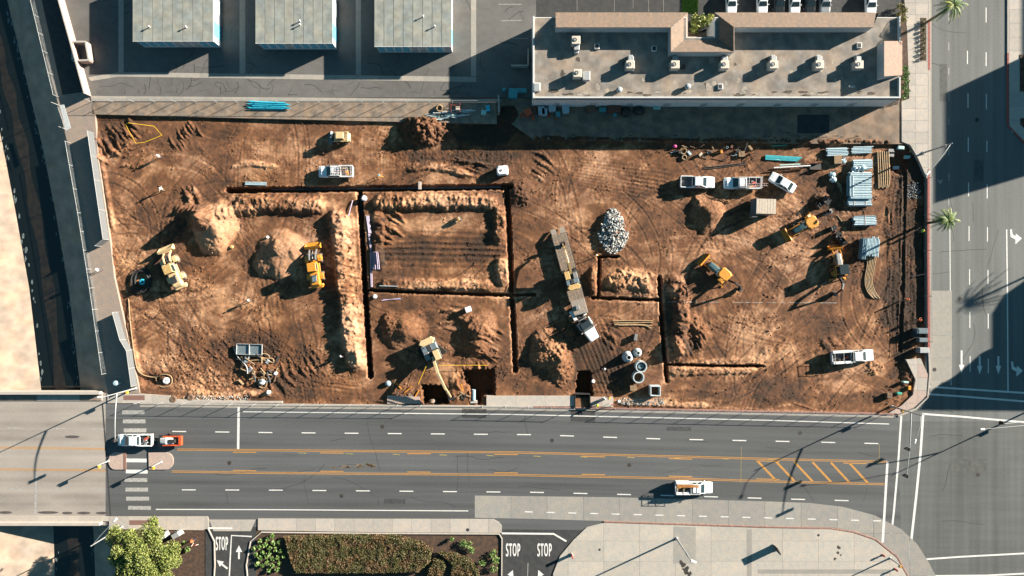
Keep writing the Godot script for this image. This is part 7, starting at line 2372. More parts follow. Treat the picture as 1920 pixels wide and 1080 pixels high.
	for k: Array in [[1573, 408], [1576, 410], [1579, 413]]:
		b = MB.new()
		var p := spot(k[0], k[1], 0.06)
		b.xf = Transform3D(Basis(Vector3.UP, -0.95), p)
		b.box(Vector3.ZERO, Vector3(1.3, 0.07, 0.12))
		plain("lumber_offcut", "pale board on the dirt above the dark-cab backhoe, at " + ("left" if k[0] == 1573 else "centre" if k[0] == 1576 else "right"), "lumber", b, M.wood, "boards near the backhoe")
	# shallow steel tray with forks
	var o := thing("steel_tray", "open rusty steel hopper tray near the teal pipes", "hopper", spot(1530, 312), 0.05)
	b = MB.new()
	b.box(Vector3(0, 0.1, 0), Vector3(1.9, 0.06, 1.0))
	part("base", b, M.dark_metal, o)
	for s in [-1.0, 1.0]:
		b = MB.new()
		b.beam(Vector3(-0.95, 0.35, s * 0.5), Vector3(0.95, 0.35, s * 0.62), 0.05, 0.6)
		part("side", b, M.rust, o)
		b = MB.new()
		b.beam(Vector3(s * 0.35, 0.5, -0.5), Vector3(s * 0.35, 0.7, -1.2), 0.12, 0.08)
		part("fork", b, M.rust, o)
	# storage container with open door
	var cp := site_at(1436, 387, 2.4, 1.5)
	o = thing("storage_container", "short beige storage container with one door swung open", "container", cp, -0.03)
	b = MB.new()
	b.box(Vector3(0, 1.3, 0), Vector3(3.3, 2.4, 2.5), 0.05)
	part("shell", b, M.panel_blue, o)
	for k in 7:
		b = MB.new()
		b.box(Vector3(-1.62 + 3.24 * (k + 0.5) / 7.0, 2.53, 0), Vector3(3.24 / 7.0 - 0.03, 0.06, 2.46), 0.01)
		part("roof_panel", b, M.beige_metal, o)
	b = MB.new()
	b.box(Vector3(-1.75, 1.25, 1.75), Vector3(0.9, 2.2, 0.06))
	b.xf = Transform3D(Basis(Vector3.UP, 0.9), Vector3.ZERO)
	part("door", b, M.panel_blue, o)
	b = MB.new()
	b.beam(Vector3(-1.6, 2.5, -1.25), Vector3(-1.85, 0.1, -1.25), 0.2, 0.1)
	b.beam(Vector3(-1.6, 2.5, 1.25), Vector3(-1.85, 0.1, 1.25), 0.2, 0.1)
	b.box(Vector3(-1.75, 1.2, 0), Vector3(0.12, 2.1, 2.3))
	part("end_frame", b, M.panel_blue, o)
	# white tank by the north trench
	o = thing("water_tank", "white rounded plastic tank near the north trench", "tank", site_at(942, 319, 1.3, 0.8), 0.1)
	b = MB.new()
	b.loft([b.ring8(0.85, 0.68, 0.25, 0.2), b.ring8(0.98, 0.8, 0.45, 0.25), b.ring8(0.98, 0.8, 1.15, 0.25), b.ring8(0.8, 0.62, 1.4, 0.3)])
	part("shell", b, M.car_white, o)
	b = MB.new()
	b.lathe(Vector3(-0.2, 1.4, 0), [Vector2(0.2, 0.0), Vector2(0.2, 0.07), Vector2(0.0, 0.08)], 12)
	part("lid", b, M.panel_grey, o)
	b = MB.new()
	b.box(Vector3(0, 0.15, 0), Vector3(2.0, 0.2, 1.5), 0.03)
	part("skid", b, M.dark_metal, o)
	o = thing("white_cabinet", "small white metal cabinet among the heaps below the cross trench", "cabinet", site_at(878, 580, 1.0, 0.5), 0.35)
	b = MB.new()
	b.box(Vector3(0, 0.6, 0), Vector3(0.9, 1.2, 0.85), 0.04)
	part("casing", b, M.white_metal, o)
	b = MB.new()
	b.box(Vector3(0, 1.22, 0), Vector3(0.98, 0.06, 0.92), 0.02)
	part("lid", b, M.car_white, o)
	# roller on the pale plot floor
	o = thing("trench_roller", "small yellow compactor standing on the pale floor of the middle plot", "compactor", site_at(857, 412, 0.7, 0.6), 0.6)
	b = MB.new()
	b.box(Vector3(0, 0.55, 0), Vector3(0.9, 0.45, 0.6), 0.06)
	part("body", b, M.mach_tan, o)
	b = MB.new()
	b.tube(Vector3(0.4, 0.28, -0.4), Vector3(0.4, 0.28, 0.4), 0.28, -1.0, 14)
	part("drum", b, M.dark_metal, o)
	b = MB.new()
	b.tube(Vector3(-0.4, 0.28, -0.4), Vector3(-0.4, 0.28, 0.4), 0.28, -1.0, 14)
	part("drum", b, M.dark_metal, o)
	b = MB.new()
	b.lathe(Vector3(0.1, 0.78, 0), [Vector2(0.22, 0.0), Vector2(0.2, 0.14), Vector2(0.0, 0.16)], 10)
	part("engine", b, M.rust, o)
	b = MB.new()
	b.path(PackedVector3Array([Vector3(-0.4, 0.6, -0.25), Vector3(-1.0, 1.0, -0.25), Vector3(-1.0, 1.0, 0.25), Vector3(-0.4, 0.6, 0.25)]), 0.025, 6)
	part("handle", b, M.dark_metal, o)
	# purple pipes by the long trench
	for k in 4: loose_pipe("purple_pipe", 685.5 + k * 1.6, 404, 690.5 + k * 1.3, 437, 0.07, M.purple, ["pale purple pipe beside the long trench, upper group, first", "pale purple pipe beside the long trench, upper group, second", "pale purple pipe beside the long trench, upper group, third", "pale purple pipe beside the long trench, upper group, fourth"][k], "purple pipes by the trench", 0.02)
	for k in 2: loose_pipe("purple_pipe", 690.0 + k * 2, 438, 694.0 + k * 2, 470, 0.07, M.purple, ["pale purple pipe linking the upper and lower groups, left", "pale purple pipe linking the upper and lower groups, right"][k], "purple pipes by the trench", 0.02)
	for k in 7: loose_pipe("purple_pipe", 693.5 + k * 2.5, 472, 694.5 + k * 2.9, 505, 0.07, M.purple, "pale purple pipe of the fanned lower group, number " + ["one", "two", "three", "four", "five", "six", "seven"][k] + " from the trench", "purple pipes by the trench", 0.02)
	for k in 2: loose_pipe("purple_pipe", 694.0 + k * 2, 506, 695.0 + k * 2, 538, 0.07, M.purple, ["lowest purple pipe along the trench edge, left", "lowest purple pipe along the trench edge, right"][k], "purple pipes by the trench", 0.02)
	loose_pipe("purple_pipe", 660, 375, 653, 405, 0.08, M.purple, "single pale pipe on the bank left of the long trench", "purple pipes by the trench", 0.05)
	loose_pipe("purple_pipe", 712, 536, 746, 537, 0.06, M.pvc, "thin pale pipe lying above the cross trench", "thin pipes", 0.03)
	for k in 3: loose_pipe("purple_pipe", 714.0 + k * 2, 564.0 - k, 750.0 + k, 559.0 + k, 0.06, M.purple, ["thin purple pipe below the cross trench, lower", "thin purple pipe below the cross trench, middle", "thin purple pipe below the cross trench, upper"][k], "thin pipes", 0.03)
	for k in 3: loose_pipe("grey_pipe", 458, 341.0 + k * 2.2, 498, 342.0 + k * 2.2, 0.09, M.pvc, ["grey pipe above the west end of the north trench, top", "grey pipe above the west end of the north trench, middle", "grey pipe above the west end of the north trench, bottom"][k], "grey pipes by the north trench", 0.02)
	# pipe laid in the north trench and in the long trench
	b = MB.new()
	var a0 := gp(508, 354, -1.9); var a1 := gp(940, 350, -1.9)
	b.pipe(Vector3(a0.x, -2.25, a0.z), Vector3(a1.x, -2.25, a1.z), 0.22, 0.03, 12)
	plain("trench_pipe", "long blue-grey pipe laid in the north trench", "pipe", b, M.pvc3)
	b = MB.new()
	a0 = gp(675, 366, -2.2); a1 = gp(678, 402, -2.2)
	b.pipe(Vector3(a0.x, -2.4, a0.z), Vector3(a1.x, -2.4, a1.z), 0.2, 0.03, 12)
	plain("trench_pipe", "short teal pipe in the top of the long trench", "pipe", b, M.teal_dark)
	b = MB.new()
	b.box(gp(787, 348, -0.3), Vector3(0.5, 0.3, 1.3), 0.03)
	plain("trench_brace", "pale wooden brace spanning the north trench", "brace", b, M.pave)
	# blue pipes on the north walk
	for k in 9:
		loose_pipe("blue_pipe", 466.0 + (k % 3) * 5 - k * 0.4, 190.0 + k * 1.9, 533.0 + (k % 4) * 4, 193.0 + k * 1.6, 0.1, M.blue_pipe, "bright blue pipe on the north walk, number " + ["one", "two", "three", "four", "five", "six", "seven", "eight", "nine"][k] + " from the fence", "blue pipes on the walk", 0.02 + (0.16 if k % 2 else 0.0), false)
	# heap of cut white conduit near the building
	for k in 46:
		var x := 806.0 + 78.0 * (k + q.randf() * 0.9) / 46.0; var y := lerpf(218, 206, (x - 806) / 78.0) + q.randf_range(-4, 9)
		if x > 868: y += 4.0
		var l := q.randf_range(8, 22)
		var an := q.randf_range(-0.22, 0.18)
		loose_pipe("white_conduit", x - l * 0.5, y - an * l * 0.5, x + l * 0.5, y + an * l * 0.5, q.randf_range(0.045, 0.09), [M.pvc, M.pvc_white, M.mint][k % 3], "cut pale conduit in the loose heap by the walk's end, " + ordinal(k + 1) + " from the left", "cut conduit heap", q.randf_range(0.0, 0.35), false)
	# hose reel rack in red frame
	o = thing("reel_rack", "red frame cart with grey box at the end of the walk", "cart", gp(855, 205) + Vector3(0, 0.02, 0), 0.05)
	for s in [-1.0, 1.0]:
		b = MB.new()
		b.beam(Vector3(-1.6, 0.5, s * 0.6), Vector3(0.9, 0.5, s * 0.6), 0.07, 0.07)
		part("rail", b, M.red_paint, o)
		b = MB.new()
		b.beam(Vector3(s * 0.75, 0.0, -0.7), Vector3(s * 0.75, 1.0, -0.7), 0.07, 0.07)
		b.beam(Vector3(s * 0.75, 1.0, -0.7), Vector3(s * 0.75, 1.0, 0.7), 0.07, 0.07)
		b.beam(Vector3(s * 0.75, 0.0, 0.7), Vector3(s * 0.75, 1.0, 0.7), 0.07, 0.07)
		part("hoop", b, M.red_paint, o)
	b = MB.new()
	b.box(Vector3(0.35, 0.75, 0.1), Vector3(0.7, 0.6, 0.6), 0.05)
	part("box", b, M.beige_metal, o)
	b = MB.new()
	b.path(ring_path(gp(824, 203, 0.2) , 0.5, 0.55, 20), 0.14, 8, -1.0, true)
	b.path(ring_path(gp(824, 203, 0.42), 0.48, 0.5, 20), 0.12, 8, -1.0, true)
	plain("hose_coil", "tan hose coil beside the red frame cart", "hose", b, M.conduit)
	# odds and ends in the yard corner beside the building
	var bins := [[962, 177, 1.4, 1.5, 1.3, M.teal_bin, "teal skip bin in the dark yard corner"], [945, 168, 0.5, 0.5, 0.6, M.teal_bin, "small teal drum in the dark yard"], [978, 170, 1.6, 0.7, 0.7, M.teal_bin, "low teal bin at the building's west wall"], [915, 203, 0.6, 0.9, 0.5, M.blue_pipe, "bright blue crate at the walk's end"], [907, 211, 0.8, 0.7, 0.6, M.mint, "pale mint box at the walk's end"], [990, 211, 1.0, 1.0, 0.9, M.orange_paint, "bright orange crate by the building corner"], [1003, 206, 0.5, 1.1, 0.8, M.rust, "rusty red cabinet beside the orange crate"], [1015, 209, 1.0, 1.3, 1.1, M.wrap, "pale grey bin left of a pair"], [1021, 211, 0.8, 1.1, 1.1, M.wrap, "pale grey bin right of a pair"], [1035, 203, 1.1, 1.2, 1.2, M.pvc, "light blue bin against the building, left one"], [1060, 205, 1.1, 1.4, 1.2, M.pvc, "light blue bin against the building, right one"], [1046, 215, 0.7, 0.7, 1.0, M.teal_bin, "teal drum between the light blue bins"], [1107, 204, 1.4, 1.0, 1.0, M.wood_dark, "brown box against the south wall"], [1130, 206, 1.1, 0.6, 0.7, M.teal_bin, "low teal tray against the south wall"], [1151, 205, 2.2, 1.1, 1.0, M.rust, "rusty open skip against the south wall"], [1153, 215, 0.5, 0.5, 0.5, M.teal_bin, "small teal bucket before the rusty skip"], [1174, 210, 1.6, 1.4, 1.2, M.rubber, "black refuse heap cover against the south wall"], [1199, 207, 1.9, 1.3, 1.0, M.rubber, "second black cover along the south wall"], [1232, 202, 1.2, 0.4, 0.3, M.mint, "pale panel leaning at the south wall"]]
	for k: Array in bins:
		var p := gp(k[0], k[1], 0.5)
		o = thing("bin", k[6], "bin", Vector3(p.x, 0.0, p.z), q.randf_range(-0.1, 0.1) + (0.5 if k[0] == 990 else 0.0), "bins and boxes by the building")
		if k[0] == 1174 or k[0] == 1199:
			b = MB.new()
			b.ball(Vector3(0, 0.3, 0), Vector3(k[2] * 0.55, k[4] * 0.7, k[3] * 0.6), 10, 6)
			part("cover", b, k[5], o)
			continue
		b = MB.new()
		b.box(Vector3(0, k[4] * 0.5, 0), Vector3(k[2], k[4], k[3]), 0.06)
		part("body", b, k[5], o)
		b = MB.new()
		b.box(Vector3(0, k[4] + 0.03, -0.02), Vector3(k[2] + 0.08, 0.07, k[3] + 0.06), 0.02)
		part("lid", b, k[5], o)
	for k in 12:
		b = MB.new()
		var p := gp(975 + (k % 6) * 14 + q.randf_range(-4, 4), 214 + (k % 3) * 3 + q.randf_range(-2, 4))
		b.lathe(p, [Vector2(0.2, 0.0), Vector2(0.2, 0.04), Vector2(0.13, 0.05), Vector2(0.03, 0.7), Vector2(0.0, 0.71)], 10)
		plain("traffic_cone", "small orange cone among the bins, " + ["first", "second", "third", "fourth", "fifth", "sixth", "seventh", "eighth", "ninth", "tenth", "eleventh", "twelfth"][k] + " in the scatter", "cone", b, M.orange_paint, "cones by the bins")
	# clutter at the north bank, middle
	for k in 34:
		var p := spot(1262.0 + 163.0 * (k + q.randf() * 0.9) / 34.0, q.randf_range(274, 297))
		b = MB.new()
		b.xf = Transform3D(Basis(Vector3.UP, q.randf() * 3.0), p)
		var names := ["timber_offcut", "bucket", "tool_box", "saw_horse"]
		var w := k % 4
		if w == 0: b.beam(Vector3(-0.7, 0.1, 0), Vector3(0.7, q.randf_range(0.1, 0.9), 0), 0.12, 0.08)
		elif w == 1: b.lathe(Vector3.ZERO, [Vector2(0.0, 0.0), Vector2(0.17, 0.0), Vector2(0.22, 0.42), Vector2(0.19, 0.42), Vector2(0.15, 0.05)], 10)
		elif w == 2: b.box(Vector3(0, 0.25, 0), Vector3(q.randf_range(0.4, 1.0), 0.5, 0.4), 0.04)
		else:
			b.beam(Vector3(-0.4, 0, -0.3), Vector3(-0.4, 0.8, 0), 0.05, 0.05)
			b.beam(Vector3(-0.4, 0.78, 0), Vector3(0.4, 0.78, 0), 0.05, 0.05)
			b.beam(Vector3(0.4, 0.8, 0), Vector3(0.4, 0, 0.3), 0.05, 0.05)
		plain(names[w], "small " + ["timber offcut", "worker's bucket", "tool box", "saw horse"][w] + " under the alley bank, " + ordinal(k / 4 + 1) + " from the left", ["lumber", "bucket", "tool box", "saw horse"][w], b, [M.wood, M.dark_metal, M.beige_metal, M.rust, M.pvc, M.mach_yellow, M.wood_dark][q.randi() % 7], "clutter under the alley bank")
	b = MB.new()
	b.ball(spot(1265, 274, 0.3), Vector3(0.4, 0.32, 0.36), 10, 6)
	plain("pink_sack", "bright pink sack at the left end of the bank clutter", "sack", b, M.pink)
	for k: Array in [[1281, 283, 0.55, "tan hose coil in the bank clutter"], [1283, 295, 0.4, "small grey hose coil in the bank clutter"]]:
		b = MB.new()
		b.path(ring_path(spot(k[0], k[1], 0.12), k[2], k[2], 20), 0.12, 8, -1.0, true)
		b.path(ring_path(spot(k[0], k[1], 0.3), k[2] * 0.9, k[2] * 0.9, 20), 0.1, 8, -1.0, true)
		plain("hose_coil", k[3], "hose", b, M.conduit, "hose coils")
	for k in 2:
		b = MB.new()
		b.path(hose_path([1318, 314 + k * 3, 1350, 311 + k * 3, 1375, 308 + k * 2.5, 1398, 305 + k * 3], 0.07), 0.07, 6)
		plain("rebar_bundle", ["thin dark bar lying below the bank clutter, upper", "thin dark bar lying below the bank clutter, lower"][k], "bar", b, M.dark_metal, "bars below the clutter")
	# concrete rubble
	o = thing("rubble_pile", "pile of broken pale concrete chunks in the middle of the site", "rubble", spot(1150, 430))
	o.position.y = 0
	var mass := MB.new()
	for k in 900:
		var rr := sqrt(q.randf()); var an := q.randf() * TAU
		var p := gp(1150 + cos(an) * rr * 29 * (1.0 if sin(an) > 0 else 0.75), 433 + sin(an) * rr * 43, 0)
		var hh := hgt(p.x, p.z) + q.randf_range(0.0, 0.35) * (1.2 - rr)
		var big := k < 140
		var s := q.randf_range(0.28, 0.5) if big else q.randf_range(0.1, 0.26)
		b = MB.new() if big else mass
		b.xf = Transform3D(Basis.from_euler(Vector3(q.randf() * 6.0, q.randf() * 6.0, q.randf() * 6.0)), Vector3(p.x, hh + s * 0.3, p.z) - o.position)
		var sz := Vector3(s * q.randf_range(0.8, 1.3), s * q.randf_range(0.35, 0.7), s)
		b.loft([b.ring8(sz.x * 0.5, sz.z * 0.42, -sz.y * 0.5, sz.x * 0.2), b.ring8(sz.x * 0.42, sz.z * 0.5, sz.y * 0.5, sz.x * 0.24)])
		if big: part("concrete_chunk", b, [M.rubble, M.rubble2, M.pave][k % 3], o)
	tag(part("concrete_bits", mass, M.rubble, o), "", "", "", "stuff")
	# strips of broken concrete left in the dirt
	for k: Array in [[1165, 1245, 747, 759, 260, "pale broken concrete strewn by the kerb below the rings"], [1702, 1728, 342, 372, 160, "grey broken asphalt strewn below the corner pavement"], [345, 470, 742, 752, 200, "pale grit and chips along the kerb near the junk heap"]]:
		b = MB.new()
		for m in k[4]:
			var p := spot(q.randf_range(k[0], k[1]), q.randf_range(k[2], k[3]), 0.03)
			var s := q.randf_range(0.06, 0.2)
			b.xf = Transform3D(Basis.from_euler(Vector3(q.randf() * 6.0, q.randf() * 6.0, q.randf() * 6.0)), p)
			b.box(Vector3.ZERO, Vector3(s, s * 0.5, s * 0.8))
		tag(part("broken_concrete", b, M.rubble if k[0] != 1702 else M.rubble2, self), k[5], "rubble", "", "stuff")
	# spare buckets and attachments, black
	for k: Array in [[1535, 383, 0.6, 0.55, "black spare digging bucket on the dark mound, left"], [1548, 377, -0.5, 0.6, "black spare digging bucket on the dark mound, right"], [1570, 443, 1.2, 0.5, "black spare bucket above the dark-cab backhoe, upper"], [1577, 453, 2.0, 0.6, "black spare bucket above the dark-cab backhoe, lower"], [1562, 428, 0.3, 0.4, "black breaker attachment beside the boards"], [820, 190, 0.0, 0.0, ""]]:
		if k[3] == 0.0: continue
		o = thing("spare_bucket", k[4], "bucket", spot(k[0], k[1], 0.02), k[2], "spare attachments")
		bucket(o, "shell", [Vector2(-0.5, 0.9), Vector2(-0.75, 0.5), Vector2(-0.55, 0.12), Vector2(0.0, 0.0), Vector2(0.65, 0.1)], k[3], M.dark_metal, 5)
		b = MB.new()
		b.beam(Vector3(-0.5, 0.75, -0.2), Vector3(-0.2, 1.15, -0.2), 0.08, 0.2)
		b.beam(Vector3(-0.2, 1.15, -0.25), Vector3(-0.2, 1.15, 0.25), 0.1, 0.1)
		b.beam(Vector3(-0.5, 0.75, 0.2), Vector3(-0.2, 1.15, 0.2), 0.08, 0.2)
		part("ears", b, M.dark_metal, o)
	# concrete rings, cones and box
	for k: Array in [[1177, 669, 0.95, 1.5, "larger pale concrete manhole cone standing beside the rings"], [1195, 661, 0.75, 1.2, "smaller pale concrete manhole cone"]]:
		b = MB.new()
		var p := spot(k[0], k[1], -0.05)
		b.lathe(p, [Vector2(k[2], 0.0), Vector2(k[2], 0.25), Vector2(k[2] * 0.42, k[3]), Vector2(k[2] * 0.32, k[3]), Vector2(k[2] * 0.32, k[3] - 0.35), Vector2(k[2] * 0.8, 0.3), Vector2(k[2] * 0.85, 0.0)], 24)
		plain("manhole_cone", k[4], "concrete cone", b, M.ring_concrete, "precast concrete pieces")
	for k: Array in [[1200, 686, 0.95, 1.6, "upper concrete ring with a smaller piece inside"], [1195, 706, 0.95, 1.6, "lower open concrete ring"]]:
		b = MB.new()
		var p := spot(k[0], k[1], -0.05)
		b.lathe(p, [Vector2(k[2], 0.0), Vector2(k[2], k[3]), Vector2(k[2] - 0.17, k[3]), Vector2(k[2] - 0.17, 0.02)], 28)
		plain("manhole_ring", k[4], "concrete ring", b, M.ring_concrete, "precast concrete pieces")
	b = MB.new()
	b.lathe(spot(1200, 686), [Vector2(0.5, 0.0), Vector2(0.5, 1.0), Vector2(0.25, 1.25), Vector2(0.18, 1.25), Vector2(0.18, 0.8)], 20)
	plain("manhole_neck", "small concrete neck standing inside the upper ring", "concrete ring", b, M.pvc2)
	b = MB.new()
	var bp := spot(1226, 731, -0.05)
	for s: Array in [[-0.78, 0, 0.16, 1.7], [0.78, 0, 0.16, 1.7], [0, -0.78, 1.4, 0.16], [0, 0.78, 1.4, 0.16]]:
		b.box(bp + Vector3(s[0], 0.75, s[1]), Vector3(s[2], 1.5, s[3]), 0.02)
	plain("catch_basin", "square open concrete basin right of the rings", "concrete box", b, M.ring_concrete, "precast concrete pieces")
	b = MB.new()
	b.xf = Transform3D(Basis(Vector3.UP, -0.2), spot(1191, 632, 0.45))
	b.box(Vector3.ZERO, Vector3(0.5, 0.9, 1.1), 0.03)
	plain("grey_panel_box", "dark grey upright box between hoses and concrete cones", "box", b, M.panel_grey)
	# flexible tan conduits and wattles
	for k in 6:
		b = MB.new()
		b.path(hose_path([1645.5 + k * 4.2, 284, 1647.0 + k * 4.0, 310, 1648.0 + k * 4.1, 335, 1648.0 + k * 3.6, 353 - (k % 2) * 2], 0.13, 0.02), 0.13, 8)
		plain("tan_conduit", "long straight tan conduit beside the big stack, number " + ["one", "two", "three", "four", "five", "six"][k] + " from the stack", "conduit", b, M.conduit, "straight tan conduits")
	for k in 6:
		b = MB.new()
		b.path(hose_path([1627.5 + k * 3.1, 482, 1626.0 + k * 2.8, 500, 1622.0 + k * 2.7, 525, 1626.0 + k * 2.8, 545, 1636.0 + k * 2.8, 558 + (k % 2) * 2], 0.1, 0.02), 0.1, 8)
		plain("wavy_conduit", "wavy tan conduit below the palm-shaded pipes, number " + ["one", "two", "three", "four", "five", "six"][k] + " from the left", "conduit", b, M.conduit, "wavy tan conduits")
	for k in 4:
		b = MB.new()
		b.path(hose_path([[1150, 602, 1185, 601, 1224, 602], [1152, 606, 1186, 605, 1224, 605], [1152, 609, 1190, 608, 1222, 611], [1160, 610, 1205, 610, 1221, 616]][k], 0.09, 0.03), 0.09, 8)
		plain("tan_wattle", ["straw wattle right of the truck, uppermost", "straw wattle right of the truck, second", "straw wattle right of the truck, third", "straw wattle right of the truck with bent end"][k], "wattle", b, M.conduit, "straw wattles")
	b = MB.new()
	b.path(hose_path([240, 560, 247, 620, 256, 680, 264, 700, 288, 708, 305, 702, 320, 706, 321, 720, 305, 726, 292, 718, 290, 708], 0.09, 0.05), 0.09, 8)
	plain("edge_wattle", "straw wattle along the west edge looping round a white drum", "wattle", b, M.conduit)
	b = MB.new()
	b.lathe(spot(311, 714), [Vector2(0.55, 0.0), Vector2(0.55, 0.35), Vector2(0.4, 0.45), Vector2(0.18, 0.45), Vector2(0.15, 0.2), Vector2(0.0, 0.2)], 20)
	plain("white_drum", "white round drum ringed by the straw wattle", "drum", b, M.car_white)
	b = MB.new()
	b.path(hose_path([930, 187, 600, 187.5, 480, 193, 460, 192, 458, 188, 440, 190, 300, 186.5, 190, 186], 0.06), 0.06, 6)
	for i in b.v.size(): b.v[i].y = b.v[i].y * 0.0 + 0.1 + fmod(absf(b.v[i].y), 0.05)
	# yellow caution tape
	for k: Array in [[[240, 234, 247, 233, 292, 238, 307, 255, 275, 268, 258, 270, 240, 236], "yellow caution tape loop round the scraped corner heap"], [[818, 684, 915, 684], "yellow caution tape stretched right of the excavator"], [[800, 686, 785, 720], "yellow caution tape left of the excavator boom"]]:
		b = MB.new()
		var pts := PackedVector3Array()
		var a: Array = k[0]
		for i in range(0, a.size(), 2): pts.append(spot(a[i], a[i + 1], 0.9))
		for i in pts.size() - 1:
			var d := (pts[i + 1] - pts[i]).normalized()
			b.beam(pts[i], pts[i + 1], 0.07, 0.02)
		plain("caution_tape", k[1], "tape", b, M.tape_yellow, "caution tapes")
	# hose coil with blue hub by the cream loader
	o = thing("hose_coil", "black hose coil with a bright blue hub by the cream loader", "hose", spot(265, 526))
	for k in 7:
		b = MB.new()
		b.path(ring_path(Vector3(q.randf_range(-0.3, 0.3), 0.1 + k * 0.07, q.randf_range(-0.3, 0.3)), q.randf_range(1.2, 1.75), q.randf_range(1.4, 2.1), 28, 0.08, k), 0.075, 8, -1.0, true)
		part("hose_turn", b, M.rubber, o)
	b = MB.new()
	b.path(ring_path(Vector3(0.15, 0.35, 0.25), 0.34, 0.34, 16), 0.18, 8, -1.0, true)
	part("hub", b, M.blue_pipe, o)
	# steel trench plate and junk heap below it
	o = thing("trench_sled", "grey two-bay steel sled left of the junk heap", "steel sled", spot(468, 655, 0.05), -0.03)
	b = MB.new()
	b.box(Vector3(0, 0.3, 0), Vector3(4.3, 0.06, 1.75))
	part("plate", b, M.panel_blue, o)
	for s in [-1.0, 1.0]:
		b = MB.new()
		b.box(Vector3(0, 0.42, s * 0.88), Vector3(4.4, 0.3, 0.08), 0.02)
		part("long_rail", b, M.galv, o)
	for x in [-2.15, 0.0, 2.15]:
		b = MB.new()
		b.box(Vector3(x, 0.42, 0), Vector3(0.08, 0.3, 1.66), 0.02)
		part("cross_rail", b, M.galv, o)
	for k: Array in [[[455, 668, 480, 668, 500, 672, 505, 668, 495, 663, 470, 667], "tan hose looped under the sled"], [[470, 676, 495, 675, 512, 680, 510, 672, 490, 673], "tan hose with a round loop in the junk heap"], [[438, 650, 445, 668, 462, 685, 466, 700], "grey cable running down past the sled"], [[490, 690, 500, 700, 515, 702, 520, 690], "short tan hose at the right of the junk heap"]]:
		b = MB.new()
		b.path(hose_path(k[0], 0.1, 0.12), 0.1, 8)
		plain("junk_hose", k[1], "hose", b, M.conduit if k[1].begins_with("tan") or k[1].begins_with("short") else M.galv, "hoses in the junk heap")
	for k in 26:
		b = MB.new()
		var p := spot(448.0 + 72.0 * (k + q.randf() * 0.9) / 26.0, q.randf_range(666, 722))
		b.xf = Transform3D(Basis.from_euler(Vector3(q.randf_range(-0.3, 0.3), q.randf() * 3.0, q.randf_range(-0.3, 0.3))), p + Vector3(0, 0.2, 0))
		if k % 3 == 0: b.pipe(Vector3(-0.6, 0, 0), Vector3(0.6, 0.1, 0), 0.14, 0.02, 10)
		elif k % 3 == 1: b.box(Vector3.ZERO, Vector3(q.randf_range(0.4, 1.1), 0.25, q.randf_range(0.3, 0.6)), 0.03)
		else: b.beam(Vector3(-0.9, 0, 0), Vector3(0.9, 0.3, 0), 0.14, 0.08)
		plain("scrap_piece", "odd scrap " + ["pipe", "box", "plank"][k % 3] + " in the junk heap, " + ordinal(k / 3 + 1) + " from the left", "scrap", b, [M.rubber, M.panel_blue, M.conduit, M.rust, M.galv, M.wood_dark][q.randi() % 6], "scrap in the junk heap")
	o = thing("pump", "white-topped round pump ringed with tan hose at the junk heap", "pump", spot(492, 716))
	b = MB.new()
	b.lathe(Vector3.ZERO, [Vector2(0.5, 0.0), Vector2(0.5, 0.5), Vector2(0.3, 0.7), Vector2(0.0, 0.72)], 16)
	part("body", b, M.white_metal, o)
	b = MB.new()
	b.path(ring_path(Vector3(0.0, 0.2, 0.1), 0.75, 0.95, 20), 0.09, 8, -1.0, true)
	part("hose_ring", b, M.conduit, o)
	b = MB.new()
	b.box(Vector3(0, 0.78, -0.3), Vector3(0.4, 0.2, 0.3), 0.04)
	part("handle", b, M.panel_blue, o)
	# white boxes near the junk
	for k: Array in [[517, 700, 0.6, "white cube right of the junk heap"], [505, 735, 0.7, "white block at the foot of the junk heap"], [683, 372, 0.9, "round white cap at the top of the long trench"], [703, 556, 0.7, "white elbow fitting below the cross trench"], [502, 445, 0.5, "white bucket on the left plot"], [434, 463, 0.6, "small tan machine between the two western heaps"], [1112, 715, 0.6, "white bucket at the narrow pit"], [1160, 752, 0.5, "white sack by the kerb right of the trench box"]]:
		b = MB.new()
		var p := spot(k[0], k[1])
		b.lathe(p, [Vector2(k[2] * 0.5, 0.0), Vector2(k[2] * 0.55, k[2] * 0.6), Vector2(k[2] * 0.35, k[2] * 0.8), Vector2(0.0, k[2] * 0.82)], 8)
		plain("white_bucket", k[3], "bucket", b, M.car_white if k[0] != 434 else M.mach_tan, "small white things")
	# pit gear
	o = thing("trench_box", "dark steel trench box sunk at the kerb", "trench box", gp(1092, 752) * Vector3(1, 0, 1))
	for s: Array in [[-1.25, 0, 0.1, 2.4], [1.25, 0, 0.1, 2.4], [0, -1.2, 2.5, 0.1], [0, 1.2, 2.5, 0.1]]:
		b = MB.new()
		b.box(Vector3(s[0], -0.7, s[1]), Vector3(s[2], 2.2, s[3]))
		part("wall", b, M.dark_metal, o)
	b = MB.new()
	b.box(Vector3(0, -1.6, 0), Vector3(2.4, 0.1, 2.3))
	part("floor", b, M.rubber, o)
	o = thing("concrete_pipe", "pale vertical pipe with square foot at the second pit", "pipe", gp(888, 745) + Vector3(0, -0.6, 0))
	b = MB.new()
	b.pipe(Vector3(0, 0.4, -1.3), Vector3(0, 0.4, 0.5), 0.32, 0.05, 16)
	part("barrel", b, M.pvc2, o)
	b = MB.new()
	b.box(Vector3(0, 0.25, 0.8), Vector3(1.2, 0.5, 0.5), 0.05)
	part("foot", b, M.pave, o)
	b = MB.new()
	b.pipe(gp(811, 750, -1.6), gp(811, 758, -1.3), 0.62, 0.08, 20)
	plain("storm_drain", "round concrete drain mouth in the first pit", "drain", b, M.walk)
	b = MB.new()
	b.ball(spot(728, 719, 0.35), Vector3(0.5, 0.45, 0.5), 12, 8)
	plain("blue_sack", "round light blue bag near the street left of the first pit", "bag", b, M.wrap)
